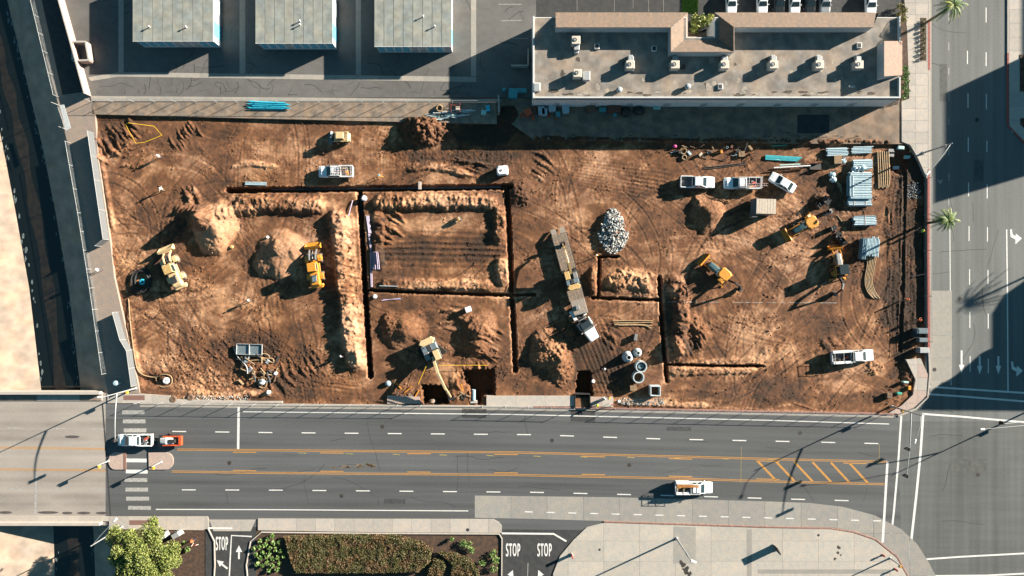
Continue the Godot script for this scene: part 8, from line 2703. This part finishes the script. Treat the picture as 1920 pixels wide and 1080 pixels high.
	for k in 12:
		b = MB.new()
		var p := spot(735.0 + 50.0 * (k + q.randf() * 0.9) / 12.0, q.randf_range(712, 752), 0.12)
		b.xf = Transform3D(Basis.from_euler(Vector3(0, q.randf() * 3.0, q.randf_range(-0.2, 0.2))), p)
		b.beam(Vector3(-0.8, 0, 0), Vector3(0.8, 0.1, 0), 0.16, 0.1)
		plain("timber_plank", "loose timber left of the first pit, " + ordinal(k + 1) + " from the left", "lumber", b, [M.wood, M.panel_grey, M.wood_dark, M.mach_yellow][k % 4], "timbers left of the first pit")
	for k in 7:
		b = MB.new()
		var p := spot(862.0 + 14.0 * (k + q.randf() * 0.9) / 7.0, q.randf_range(715, 752), 0.1)
		b.xf = Transform3D(Basis.from_euler(Vector3(0, q.randf() * 3.0, 0)), p)
		b.beam(Vector3(-0.6, 0, 0), Vector3(0.6, 0.1, 0), 0.2, 0.12)
		plain("timber_plank", "timber on the narrow ridge between the two pits, " + ordinal(k + 1) + " from the left", "lumber", b, [M.wood, M.dark_metal, M.mach_yellow][k % 3], "timbers between the pits")
	# barrier boards and cones at the kerb
	for k: Array in [[1147, 757, M.orange_paint, "orange barrier board beside the trench box"], [368, 1019, M.orange_paint, "orange barrier in the bed by the tree"]]:
		o = thing("barrier", k[3], "barrier", gp(k[0], k[1]) + Vector3(0, 0.1, 0), 0.3, "orange barriers")
		b = MB.new()
		b.box(Vector3(0, 0.8, 0), Vector3(0.9, 0.35, 0.05), 0.01)
		part("board", b, k[2], o)
		for s in [-1.0, 1.0]:
			b = MB.new()
			b.beam(Vector3(s * 0.35, 0.0, s * 0.25), Vector3(s * 0.35, 1.0, 0), 0.06, 0.06)
			part("leg", b, M.white_metal, o)
	# shaded blocks in the northeast corner pit
	for k: Array in [[1672, 282, M.panel_grey, "grey valve box in the dark corner pit, upper"], [1673, 290, M.panel_grey, "grey valve box in the dark corner pit, lower"], [1689, 277, M.mint, "mint box at the rim of the dark corner pit"], [1688, 312, M.pvc, "pale blue block at the foot of the corner pit"], [1713, 282, M.conduit, "tan roll at the corner of the broken pavement"], [1706, 293, M.mint, "pale slab beside the corner pit"]]:
		b = MB.new()
		b.xf = Transform3D(Basis(Vector3.UP, q.randf_range(-0.2, 0.2)), spot(k[0], k[1], 0.25))
		b.box(Vector3.ZERO, Vector3(1.1, 0.5, 0.6), 0.08)
		plain("valve_box", k[3], "box", b, k[2], "boxes at the corner pit")
	# street-corner clutter
	for k: Array in [[1683, 737, M.green_pipe, 0.8, 0.4, "mint crate in the corner hollow"], [1703, 727, M.mach_yellow, 0.5, 0.7, "yellow pump in the corner hollow"], [1695, 716, M.mint, 0.9, 0.3, "green tube end in the corner hollow"], [1664, 741, M.wood_dark, 0.9, 0.9, "round brown spool beside the corner signal"], [1722, 620, M.panel_blue, 1.8, 0.9, "grey cabinet at the east bank, upper"], [1726, 637, M.panel_blue, 1.4, 0.7, "grey cabinet at the east bank, middle"], [1727, 656, M.galv, 1.6, 0.9, "pale cabinet at the east bank, lower"], [1713, 626, M.rubber, 1.2, 1.0, "black panel stand at the east bank"]]:
		b = MB.new()
		b.box(spot(k[0], k[1], k[3] * 0.4), Vector3(k[3], k[3] * 0.8, k[4]), 0.06)
		plain("site_box", k[5], "box", b, k[2], "boxes at the street corner")
	# stone rings near the bridge
	for k: Array in [[326, 748, "brown tree-well stone near the bridge pavement, left"], [358, 745, "brown tree-well stone near the bridge pavement, right"]]:
		b = MB.new()
		b.lathe(spot(k[0], k[1], -0.1), [Vector2(0.6, 0.0), Vector2(0.65, 0.3), Vector2(0.45, 0.45), Vector2(0.0, 0.4)], 14)
		plain("stone_block", k[2], "stone", b, M.wood_dark, "stones by the bridge")
	# white chalk line across the east field
	b = MB.new()
	for k in 40:
		var x := 1252.0 + k * 8.2
		if q.randf() < 0.25: continue
		var p := spot(x, 566.0 + k * 0.05, 0.012); var e := spot(x + 7.0, 566.2 + k * 0.05, 0.012)
		var s := Vector3(0, 0, 0.05)
		b.quad(p - s, p + s, e + s, e - s)
	tag(part("chalk_line", b, M.chalk, self), "broken white chalk line across the east field", "chalk line", "", "stuff")
	# survey tripods
	for k: Array in [[713, 331, "blue-headed survey tripod near the north trench"], [1117, 479, "survey tripod at the corner of the small trench"]]:
		o = thing("survey_tripod", k[2], "tripod", spot(k[0], k[1]), 0.0, "survey tripods")
		for e in 3:
			b = MB.new()
			b.beam(Vector3(cos(e * 2.1) * 0.5, 0, sin(e * 2.1) * 0.5), Vector3(0, 1.4, 0), 0.05, 0.05)
			part("leg", b, M.signal_yellow, o)
		b = MB.new()
		b.box(Vector3(0, 1.55, 0), Vector3(0.26, 0.32, 0.26), 0.05)
		part("instrument", b, M.blue_pipe if k[0] < 900 else M.car_white, o)
	# bus bench at the plaza, cabinets on the street corner
	for k: Array in [[310, 1002, "grey utility cabinet by the tree, left"], [336, 999, "grey utility cabinet by the tree, right"]]:
		o = thing("utility_cabinet", k[2], "cabinet", gp(k[0], k[1]) * Vector3(1, 0, 1), 0.5, "utility cabinets")
		b = MB.new()
		b.box(Vector3(0, 0.7, 0), Vector3(1.3, 1.4, 0.8), 0.04)
		part("casing", b, M.galv, o)
		b = MB.new()
		b.box(Vector3(0, 0.05, 0), Vector3(1.5, 0.14, 1.0), 0.02)
		part("plinth", b, M.pave, o)
	b = MB.new()
	b.lathe(gp(223, 717), [Vector2(0.42, 0.0), Vector2(0.42, 1.1), Vector2(0.3, 1.2), Vector2(0.0, 1.22)], 16)
	plain("utility_drum", "light blue round cabinet at the levee path's south end", "cabinet", b, M.wrap)

# ---------- plants ----------
func leaf(b: MB, p: Vector3, s: float, up: float, q: RandomNumberGenerator) -> void:
	var d := Vector3(q.randfn(), q.randfn(), q.randfn()).normalized()
	var n := (Vector3(q.randfn(), q.randfn(), q.randfn()).normalized() + Vector3.UP * up).normalized()
	var e := d.cross(n).normalized() * s * 0.5
	d = n.cross(e).normalized() * s
	b.quad(p - d * 0.5, p + e, p + d * 0.5, p - e)
func crown(b: MB, c: Vector3, r: Vector3, n: int, s: float, cols: Array, q: RandomNumberGenerator) -> void:
	for k in n:
		var d := Vector3(q.randfn(), q.randfn(), q.randfn()).normalized() * pow(q.randf(), 0.4)
		var cl: Color = cols[q.randi() % cols.size()]
		var f := q.randf_range(0.7, 1.25)
		b.col = Color(cl.r * f, cl.g * f, cl.b * f)
		leaf(b, c + d * r, s * q.randf_range(0.6, 1.3), 0.6, q)
func broad_tree(px: float, py: float, h: float, r: float, label: String, cols: Array, sd: int, hc := 0.0) -> void:
	var q := RandomNumberGenerator.new()
	q.seed = sd
	if hc == 0.0: hc = h * 0.65
	var base := gp(px, py, hc)
	base.y = -0.05
	var o := thing("broadleaf_tree", label, "tree", base)
	var t := MB.new()
	t.path(PackedVector3Array([Vector3.ZERO, Vector3(0.1, h * 0.2, 0.05), Vector3(0.0, h * 0.45, 0.1)]), 0.28, 10, 0.18)
	part("trunk", t, M.bark, o)
	var b := MB.new()
	for k in 90:
		var a := k * 2.399 + q.randf_range(-0.3, 0.3); var e := sqrt((k + 0.5) / 90.0) * r * (0.86 + 0.3 * sin(a * 3.0 + sd) * sin(a * 1.7 + 1.0))
		var c := Vector3(cos(a) * e, hc + (1.0 - e / r) * h * 0.28 + q.randf_range(-0.9, 0.6), sin(a) * e)
		var cr := r * q.randf_range(0.1, 0.27)
		crown(b, c, Vector3(cr, cr * 0.7, cr), int(900.0 * cr * cr / 2.0) + 60, 0.2, cols, q)
		if k < 9:
			t = MB.new()
			t.path(PackedVector3Array([Vector3(0, h * 0.4, 0.1), c * Vector3(0.45, 0.85, 0.45), c]), 0.11, 6, 0.03)
			part("limb", t, M.bark, o)
	part("crown", b, M.leaf, o)
func palm(px: float, py: float, h: float, label: String, sd: int, fr := 2.6) -> void:
	var q := RandomNumberGenerator.new()
	q.seed = sd
	var base := gp(px, py)
	base.y = -0.6 if px < 1738 and py > 330 else 0.0
	var o := thing("palm_tree", label, "palm", base, 0.0, "street palms")
	var t := MB.new()
	var pts := PackedVector3Array()
	for k in 8: pts.append(Vector3(sin(k * 0.4) * 0.1, (h - base.y) * k / 7.0, cos(k * 0.3) * 0.06))
	t.path(pts, 0.24, 10, 0.15)
	part("trunk", t, M.bark, o)
	var top := Vector3(pts[7])
	for k in 26:
		var b := MB.new()
		var a := k * 2.399 + q.randf_range(-0.2, 0.2)
		var lift := lerpf(1.0, -0.7, k / 25.0)
		var d := Vector3(cos(a), 0, sin(a))
		var L := fr * q.randf_range(0.75, 1.1)
		var prev := top
		for m in 9:
			var u := (m + 1) / 9.0
			var p := top + d * L * u * (1.0 - 0.15 * absf(lift)) + Vector3(0, L * (lift * 0.55 * u - 0.55 * u * u), 0)
			var f := q.randf_range(0.75, 1.2)
			var cl := Color(0.1, 0.17, 0.035) if q.randf() < 0.8 else Color(0.3, 0.3, 0.05)
			b.col = Color(cl.r * f, cl.g * f, cl.b * f)
			b.beam(prev, p, 0.04, 0.03)
			var dir := (p - prev).normalized()
			var sd2 := dir.cross(Vector3.UP).normalized()
			for s in [-1.0, 1.0]:
				for e in 2:
					var root := prev.lerp(p, e * 0.5 + 0.2)
					var ll := 0.62 * (1.0 - 0.55 * u)
					var tip: Vector3 = root + (sd2 * s * 0.8 + dir * 0.7 + Vector3(0, -0.35, 0)).normalized() * ll
					b.quad(root - dir * 0.045, root + dir * 0.045, tip + dir * 0.015, tip - dir * 0.015)
			prev = p
		part("frond", b, M.leaf, o)
func hedge(area: Array, h: float, label: String, cols: Array, dens: float, sd: int, s := 0.15) -> void:
	var q := RandomNumberGenerator.new()
	q.seed = sd
	var pg := poly(area, h * 0.7)
	var r := Rect2(pg[0], Vector2.ZERO)
	for p in pg: r = r.expand(p)
	var o := thing("hedge", label, "hedge", Vector3.ZERO, 0.0, "clipped hedges south of the street")
	var nz := fnl(sd, 0.55, 3)
	var top := func(p: Vector2) -> float:
		var d := 1e9
		for k in pg.size(): d = minf(d, p.distance_to(Geometry2D.get_closest_point_to_segment(p, pg[k], pg[(k + 1) % pg.size()])))
		return h * minf(1.0, 0.45 + d * 1.3) * (0.9 + 0.2 * nz.get_noise_2d(p.x, p.y))
	var b := MB.new()
	var n := int(r.get_area() * dens)
	for k in n:
		var p := Vector2(q.randf_range(r.position.x, r.end.x), q.randf_range(r.position.y, r.end.y))
		if not Geometry2D.is_point_in_polygon(p, pg): continue
		var y: float = top.call(p)
		var cl: Color = cols[q.randi() % cols.size()]
		if nz.get_noise_2d(p.x * 0.6 + 90.0, p.y * 0.6) > 0.12: cl = cols[cols.size() - 1]
		var f := q.randf_range(0.7, 1.3)
		b.col = Color(cl.r * f, cl.g * f, cl.b * f)
		leaf(b, Vector3(p.x, y - absf(q.randfn()) * 0.13, p.y), s * q.randf_range(0.6, 1.5), 0.5, q)
	part("foliage", b, M.leaf, o)
	b = MB.new()
	for pp: PackedVector2Array in Geometry2D.offset_polygon(pg, -0.3): b.prism(pp, -0.05, h * 0.55)
	part("twigs", b, M.twigs, o)
func shrub(px: float, py: float, r: float, h: float, label: String, cols: Array, sd: int, n := 240, ls := 0.2, ground := 0.0) -> void:
	var q := RandomNumberGenerator.new()
	q.seed = sd
	var p := gp(px, py, h * 0.5)
	p.y = ground
	var o := thing("shrub", label, "shrub", p, 0.0, "shrubs and bedding plants")
	var b := MB.new()
	for k in 7:
		var a := k * 2.4
		var c := Vector3(cos(a), 0, sin(a)) * r * (0.55 if k else 0.0) + Vector3(0, h * q.randf_range(0.5, 0.75), 0)
		crown(b, c, Vector3(r * 0.45, h * 0.35, r * 0.45), n / 7, ls, cols, q)
	part("foliage", b, M.leaf, o)
	b = MB.new()
	for k in 4: b.tube(Vector3(0, 0, 0), Vector3(cos(k * 1.6) * r * 0.5, h * 0.6, sin(k * 1.6) * r * 0.5), 0.03, 0.015, 5)
	part("stem", b, M.bark, o)

# ---------- people: one smooth skin from tapered bones ----------
func person(px: float, py: float, y: float, turn: float, label: String, pose: String, shirt: Color, pants: Color, hat: Material) -> void:
	var p := gp(px, py, y + 0.9)
	p.y = y
	var o := thing("person", label, "person", p, turn, "workers on the site")
	var skin := Color(0.35, 0.2, 0.13)
	var J := {"hip": Vector3(0, 0.95, 0), "chest": Vector3(0.03, 1.32, 0), "neck": Vector3(0.03, 1.5, 0), "head": Vector3(0.06, 1.64, 0)}
	var bones := [[Vector3(0, 0.98, 0), Vector3(0.02, 1.3, 0), 0.15, 0.17, shirt], [Vector3(0.02, 1.4, -0.15), Vector3(0.02, 1.4, 0.15), 0.085, 0.085, shirt], [Vector3(0.02, 1.42, 0), Vector3(0.05, 1.55, 0), 0.06, 0.055, skin], [Vector3(0.06, 1.6, 0), Vector3(0.07, 1.68, 0), 0.095, 0.1, skin], [Vector3(0.15, 1.62, 0), Vector3(0.17, 1.61, 0), 0.025, 0.02, skin]]
	for s in [-1.0, 1.0]:
		var sh := Vector3(0.02, 1.41, s * 0.19)
		var el: Vector3; var ha: Vector3
		if pose == "wide": el = sh + Vector3(0.02, -0.03, s * 0.28); ha = el + Vector3(0.1, 0.02, s * 0.26)
		elif pose == "reach": el = sh + Vector3(0.2, -0.18, s * 0.06); ha = el + Vector3(0.24, 0.0, s * -0.04)
		else: el = sh + Vector3(-0.04 * s, -0.29, s * 0.05); ha = el + Vector3(0.12, -0.23, s * 0.01)
		bones.append([sh, el, 0.062, 0.048, shirt]); bones.append([el, ha, 0.045, 0.035, skin])
		var hd := (ha - el).normalized()
		bones.append([ha, ha + hd * 0.09, 0.042, 0.036, skin])
		bones.append([ha + hd * 0.08, ha + hd * 0.17, 0.022, 0.016, skin])
		bones.append([ha + hd * 0.03, ha + hd * 0.08 + Vector3(0.05, 0.02, -s * 0.03), 0.018, 0.014, skin])
		var hp := Vector3(0, 0.95, s * 0.1); var st: float = (0.16 if pose != "stand" else 0.03) * s
		var kn := Vector3(0.04 + st, 0.5, s * 0.11); var an := Vector3(-0.02 + st, 0.09, s * 0.12)
		bones.append([hp, kn, 0.095, 0.068, pants]); bones.append([kn, an, 0.065, 0.045, pants])
		bones.append([an + Vector3(-0.04, -0.04, 0), an + Vector3(0.17, -0.05, 0), 0.05, 0.042, Color(0.08, 0.05, 0.03)])
	var cs := 0.05
	var lo := Vector3(-0.45, -0.05, -0.75); var nx := 22; var ny := 37; var nz := 30
	var val := PackedFloat32Array(); val.resize(nx * ny * nz); val.fill(1.0)
	for bn: Array in bones:
		var a: Vector3 = bn[0]; var e: Vector3 = bn[1]
		var R: float = maxf(bn[2], bn[3]) + 0.11
		var mn := (a.min(e) - Vector3.ONE * R - lo) / cs; var mx := (a.max(e) + Vector3.ONE * R - lo) / cs
		for k in range(maxi(0, int(mn.z)), mini(nz - 1, int(mx.z) + 1) + 1):
			for j in range(maxi(0, int(mn.y)), mini(ny - 1, int(mx.y) + 1) + 1):
				for i in range(maxi(0, int(mn.x)), mini(nx - 1, int(mx.x) + 1) + 1):
					var w := lo + Vector3(i, j, k) * cs
					var t := clampf((w - a).dot(e - a) / (e - a).length_squared(), 0.0, 1.0)
					var d := w.distance_to(a.lerp(e, t)) - lerpf(bn[2], bn[3], t)
					var id := (k * ny + j) * nx + i
					var h := clampf(0.5 + 0.5 * (val[id] - d) / 0.045, 0.0, 1.0)
					val[id] = lerpf(val[id], d, h) - 0.045 * h * (1.0 - h)
	var b := MB.new()
	var vid := {}
	var off := [0, 1, nx, nx + 1, nx * ny, nx * ny + 1, nx * ny + nx, nx * ny + nx + 1]
	for k in nz - 1:
		for j in ny - 1:
			for i in nx - 1:
				var id := (k * ny + j) * nx + i
				var inn := 0
				for f: int in off: inn += 1 if val[id + f] < 0.0 else 0
				if inn == 0 or inn == 8: continue
				var sum := Vector3.ZERO; var cnt := 0
				for c in 8:
					for ax: int in [1, 2, 4]:
						if c & ax: continue
						var v0 := val[id + off[c]]; var v1 := val[id + off[c | ax]]
						if (v0 < 0.0) == (v1 < 0.0): continue
						var t := v0 / (v0 - v1)
						var q := Vector3(c & 1, (c >> 1) & 1, (c >> 2) & 1)
						q += Vector3(1 if ax == 1 else 0, 1 if ax == 2 else 0, 1 if ax == 4 else 0) * t
						sum += q; cnt += 1
				var pos := lo + (Vector3(i, j, k) + sum / cnt) * cs
				var g := Vector3(val[id + 1] - val[id], val[id + nx] - val[id], val[id + nx * ny] - val[id])
				var best := 1e9
				for bn: Array in bones:
					var a: Vector3 = bn[0]; var e: Vector3 = bn[1]
					var t := clampf((pos - a).dot(e - a) / (e - a).length_squared(), 0.0, 1.0)
					var d := pos.distance_to(a.lerp(e, t)) - lerpf(bn[2], bn[3], t)
					if d < best: best = d; b.col = bn[4]
				vid[id] = b.vt(pos, g.normalized() if g.length() > 0.0 else Vector3.UP)
	for id: int in vid:
		var i := id % nx; var j := (id / nx) % ny; var k := id / (nx * ny)
		for ax: Array in [[1, nx, nx * ny], [nx, nx * ny, 1], [nx * ny, 1, nx]]:
			var v0 := val[id]; var v1 := val[id + ax[0]]
			if (v0 < 0.0) == (v1 < 0.0): continue
			var q := [id, id - ax[1], id - ax[1] - ax[2], id - ax[2]]
			if not (vid.has(q[1]) and vid.has(q[2]) and vid.has(q[3])): continue
			if v0 < 0.0: b.ix.append_array(PackedInt32Array([vid[q[0]], vid[q[2]], vid[q[1]], vid[q[0]], vid[q[3]], vid[q[2]]]))
			else: b.ix.append_array(PackedInt32Array([vid[q[0]], vid[q[1]], vid[q[2]], vid[q[0]], vid[q[2]], vid[q[3]]]))
	part("body", b, M.figure, o)
	b = MB.new()
	b.lathe(Vector3(0.065, 1.69, 0), [Vector2(0.16, 0.0), Vector2(0.155, 0.015), Vector2(0.12, 0.02), Vector2(0.11, 0.07), Vector2(0.07, 0.12), Vector2(0.0, 0.135)], 14)
	part("hard_hat", b, hat, o)

func build_living() -> void:
	var yg := [Color(0.19, 0.22, 0.05), Color(0.15, 0.19, 0.04), Color(0.27, 0.28, 0.085), Color(0.1, 0.14, 0.03)]
	var dg := [Color(0.078, 0.08, 0.026), Color(0.105, 0.095, 0.03), Color(0.06, 0.068, 0.022), Color(0.14, 0.09, 0.04)]
	var bg := [Color(0.08, 0.17, 0.03), Color(0.13, 0.22, 0.05), Color(0.2, 0.27, 0.09)]
	broad_tree(268, 1046, 7.5, 5.6, "large leafy yellow-green tree by the south end of the bridge", yg, 3, 5.0)
	palm(1731, 45, 7.9, "palm in the kerb bed by the northeast corner of the flat-roofed building", 5, 2.6)
	palm(1736, 418, 5.8, "palm leaning over the cross street beside the pipe bundles", 6, 2.2)
	palm(2175, 400, 12.0, "palm standing east of the cross street", 7, 3.0)
	hedge([530, 1006, 640, 1003, 745, 1004, 790, 1016, 812, 1030, 806, 1056, 782, 1076, 700, 1078, 552, 1078, 540, 1050], 1.0, "long olive green hedge nearest the south pavement", dg, 300.0, 1)
	hedge([812, 1048, 832, 1048, 838, 1060, 828, 1084, 796, 1082, 800, 1066], 0.9, "dark hedge block left of the curved path", dg, 280.0, 5)
	hedge([818, 1036, 846, 1036, 880, 1046, 898, 1070, 900, 1120, 838, 1120, 844, 1060], 0.9, "dark hedge block right of the narrow gap", dg, 280.0, 6)
	hedge([470, 1115, 600, 1090, 780, 1092, 830, 1120, 830, 1136, 470, 1136], 0.6, "low hedge at the bottom edge of the bed", dg, 110.0, 7)
	for k in 26:
		var a := k * 2.399; var e := sqrt(k / 26.0) * 36.0
		shrub(505 + cos(a) * e * 0.85, 1038 + sin(a) * e, 0.42, 0.6, "leafy rosette in the round green clump, " + ordinal(k + 1) + " out from its centre", bg, 100 + k, 90, 0.24)
	for k: Array in [[847, 1011, 0.4, "small pale plant by the dark post"], [868, 1018, 0.7, "pale green plant in the mulch, left of three"], [878, 1022, 0.75, "pale green plant in the mulch, middle of three"], [884, 1031, 0.6, "pale green plant in the mulch, right of three"], [925, 1038, 0.8, "green plant at the bed's east kerb, upper"], [930, 1050, 0.7, "green plant at the bed's east kerb, middle"], [926, 1066, 0.8, "green plant at the bed's east kerb, lower"], [905, 1055, 0.6, "small plant on the dark bed by the curved path"], [352, 1030, 0.5, "pale plant in the bed beside the leafy tree"], [345, 1018, 0.4, "small plant in the bed above the pale one"]]:
		shrub(k[0], k[1], k[2], 0.8, k[3], bg, int(k[0]), 150, 0.2)
	for k in 7: shrub(1302.0 + (k % 3) * 14, 34.0 + (k / 3) * 11, 0.8, 1.8, "bright shrub in the roof notch, " + ordinal(k + 1) + " of the cluster", [Color(0.2, 0.22, 0.04), Color(0.3, 0.27, 0.06), Color(0.1, 0.16, 0.02)], 300 + k, 260, 0.22)
	for k in 7: shrub(1696.0 + (k % 2) * 4, 128.0 + k * 9, 0.55, 1.2, "dark green bush in the strip at the east wall, " + ordinal(k + 1) + " from the north", [Color(0.04, 0.1, 0.015), Color(0.07, 0.14, 0.03)], 330 + k, 160, 0.2)
	for k in 4: shrub(1686.0 + (k % 2) * 9, 12.0 + k * 8, 0.6, 1.2, "olive bush by the northern lot's corner, " + ordinal(k + 1) + " from the north", [Color(0.13, 0.13, 0.03), Color(0.17, 0.14, 0.04)], 350 + k, 160, 0.2)
	for k in 9: shrub(1730.5, 40.0 + k * 8.6, 0.36, 0.5, "low bedding plant beside the red kerb, " + ordinal(k + 1) + " from the north", [Color(0.06, 0.1, 0.03), Color(0.12, 0.09, 0.05)], 370 + k, 90, 0.16, 0.15)
	var gb := MB.new()
	var q := RandomNumberGenerator.new()
	q.seed = 9
	for k in 3000:
		var p := gp(q.randf_range(1278, 1309), q.randf_range(-40, 25))
		var f := q.randf_range(0.7, 1.2)
		gb.col = Color(0.06 * f, 0.17 * f, 0.02 * f)
		var d := Vector3(q.randf_range(-0.1, 0.1), 0.16, q.randf_range(-0.1, 0.1))
		gb.quad(p - Vector3(0.03, 0, 0), p + Vector3(0.03, 0, 0), p + d + Vector3(0.02, 0, 0), p + d - Vector3(0.02, 0, 0.02))
	tag(part("grass", gb, M.leaf, self), "bright green grass strip north of the roof notch", "grass", "", "stuff")
	var gs := MB.new()
	gs.prism(poly([1278, -40, 1309, -40, 1309, 26, 1278, 26]), 0.0, 0.02)
	struct("lawn", gs, M.lawn, "green lawn strip beside the northern lot")
	# workers
	var white := Color(0.6, 0.6, 0.58); var lime := Color(0.2, 0.55, 0.08); var orange := Color(0.65, 0.14, 0.03); var navy := Color(0.04, 0.05, 0.09)
	var denim := Color(0.08, 0.09, 0.13); var khaki := Color(0.3, 0.24, 0.16)
	for k: Array in [[298, 293, 0.5, "worker in a pale shirt standing near the corner heaps", "stand", white, denim, M.car_white], [303, 354, -0.4, "worker with both arms held out on the open west field", "wide", white, khaki, M.car_white], [1133, 692, 2.0, "worker in white walking beside the narrow pit", "walk", white, denim, M.car_white], [1133, 747, 1.0, "worker in white bending by the trench box", "reach", white, denim, M.car_white], [1119, 759, -1.2, "worker in a lime vest at the kerb by the trench box", "reach", lime, denim, M.tape_yellow], [1142, 746, 2.6, "worker in an orange vest beside the orange board", "stand", orange, navy, M.tape_yellow], [1728, 433, 3.0, "worker in a lime vest at the red kerb", "stand", lime, denim, M.tape_yellow], [1721, 600, 0.4, "worker in an orange vest above the grey cabinets", "reach", orange, denim, M.orange_paint], [1699, 562, 1.4, "worker in orange on the dark track by the east bank", "walk", orange, khaki, M.orange_paint], [467, 563, 0.2, "worker crouching alone low on the left plot", "reach", khaki, denim, M.car_white], [640, 668, 0.9, "worker in dark clothes in the shade of the long bank", "stand", navy, denim, M.car_white]]:
		var g := spot(k[0], k[1])
		person(k[0], k[1], g.y, k[2], k[3], k[4], k[5], k[6], k[7])
	person(184, 506, 0.0, 0.3, "walker in white on the levee path", "walk", white, denim, M.car_white)
	person(361, 1014, 0.0, 0.8, "worker in a bright orange jacket in the bed by the tree", "reach", orange, navy, M.orange_paint)
func ordinal(n: int) -> String:
	var ones := ["", "first", "second", "third", "fourth", "fifth", "sixth", "seventh", "eighth", "ninth", "tenth", "eleventh", "twelfth", "thirteenth", "fourteenth", "fifteenth", "sixteenth", "seventeenth", "eighteenth", "nineteenth"]
	if n < 20: return ones[n]
	var t: String = ["", "", "twenty", "thirty", "forty", "fifty"][n / 10]
	if n % 10 == 0: return t.trim_suffix("y") + "ieth"
	return t + "-" + ones[n % 10]

func _ready() -> void:
	# camera: straight down
	var cam := Camera3D.new()
	cam.name = "camera"
	cam.position = Vector3(0, CH, 0)
	cam.rotation_degrees = Vector3(-90, 0, 0)
	cam.fov = 45.75
	cam.far = 900.0
	add_child(cam)
	cam.make_current()
	# sky: clear, low morning sun
	var we := WorldEnvironment.new()
	we.name = "environment"
	var env := Environment.new()
	env.background_mode = Environment.BG_SKY
	var sm := ProceduralSkyMaterial.new()
	sm.sky_top_color = lin(0.017, 0.054, 0.084)
	sm.sky_horizon_color = lin(0.04, 0.084, 0.11)
	sm.sky_curve = 0.2
	sm.ground_horizon_color = lin(0.07, 0.07, 0.065)
	sm.ground_bottom_color = lin(0.05, 0.045, 0.04)
	var sky := Sky.new()
	sky.sky_material = sm
	env.sky = sky
	env.tonemap_mode = Environment.TONE_MAPPER_LINEAR
	env.tonemap_exposure = 3.8
	env.sdfgi_enabled = true
	env.ssao_enabled = true
	env.ssil_enabled = true
	we.environment = env
	add_child(we)
	var sun := DirectionalLight3D.new()
	sun.name = "sun"
	sun.light_color = Color(1.0, 0.955, 0.885)
	sun.light_energy = 1.6
	sun.light_angular_distance = 0.5
	sun.shadow_enabled = true
	add_child(sun)
	var az := Vector2(-1.0, 0.47).normalized()
	var el := deg_to_rad(18.5)
	sun.look_at_from_position(Vector3.ZERO, Vector3(az.x * cos(el), -sin(el), az.y * cos(el)))
	materials()
	build_terrain()
	terrain_mesh()
	build_ground()
	build_buildings()
	build_street_furniture()
	build_vehicles()
	build_site_things()
	build_living()
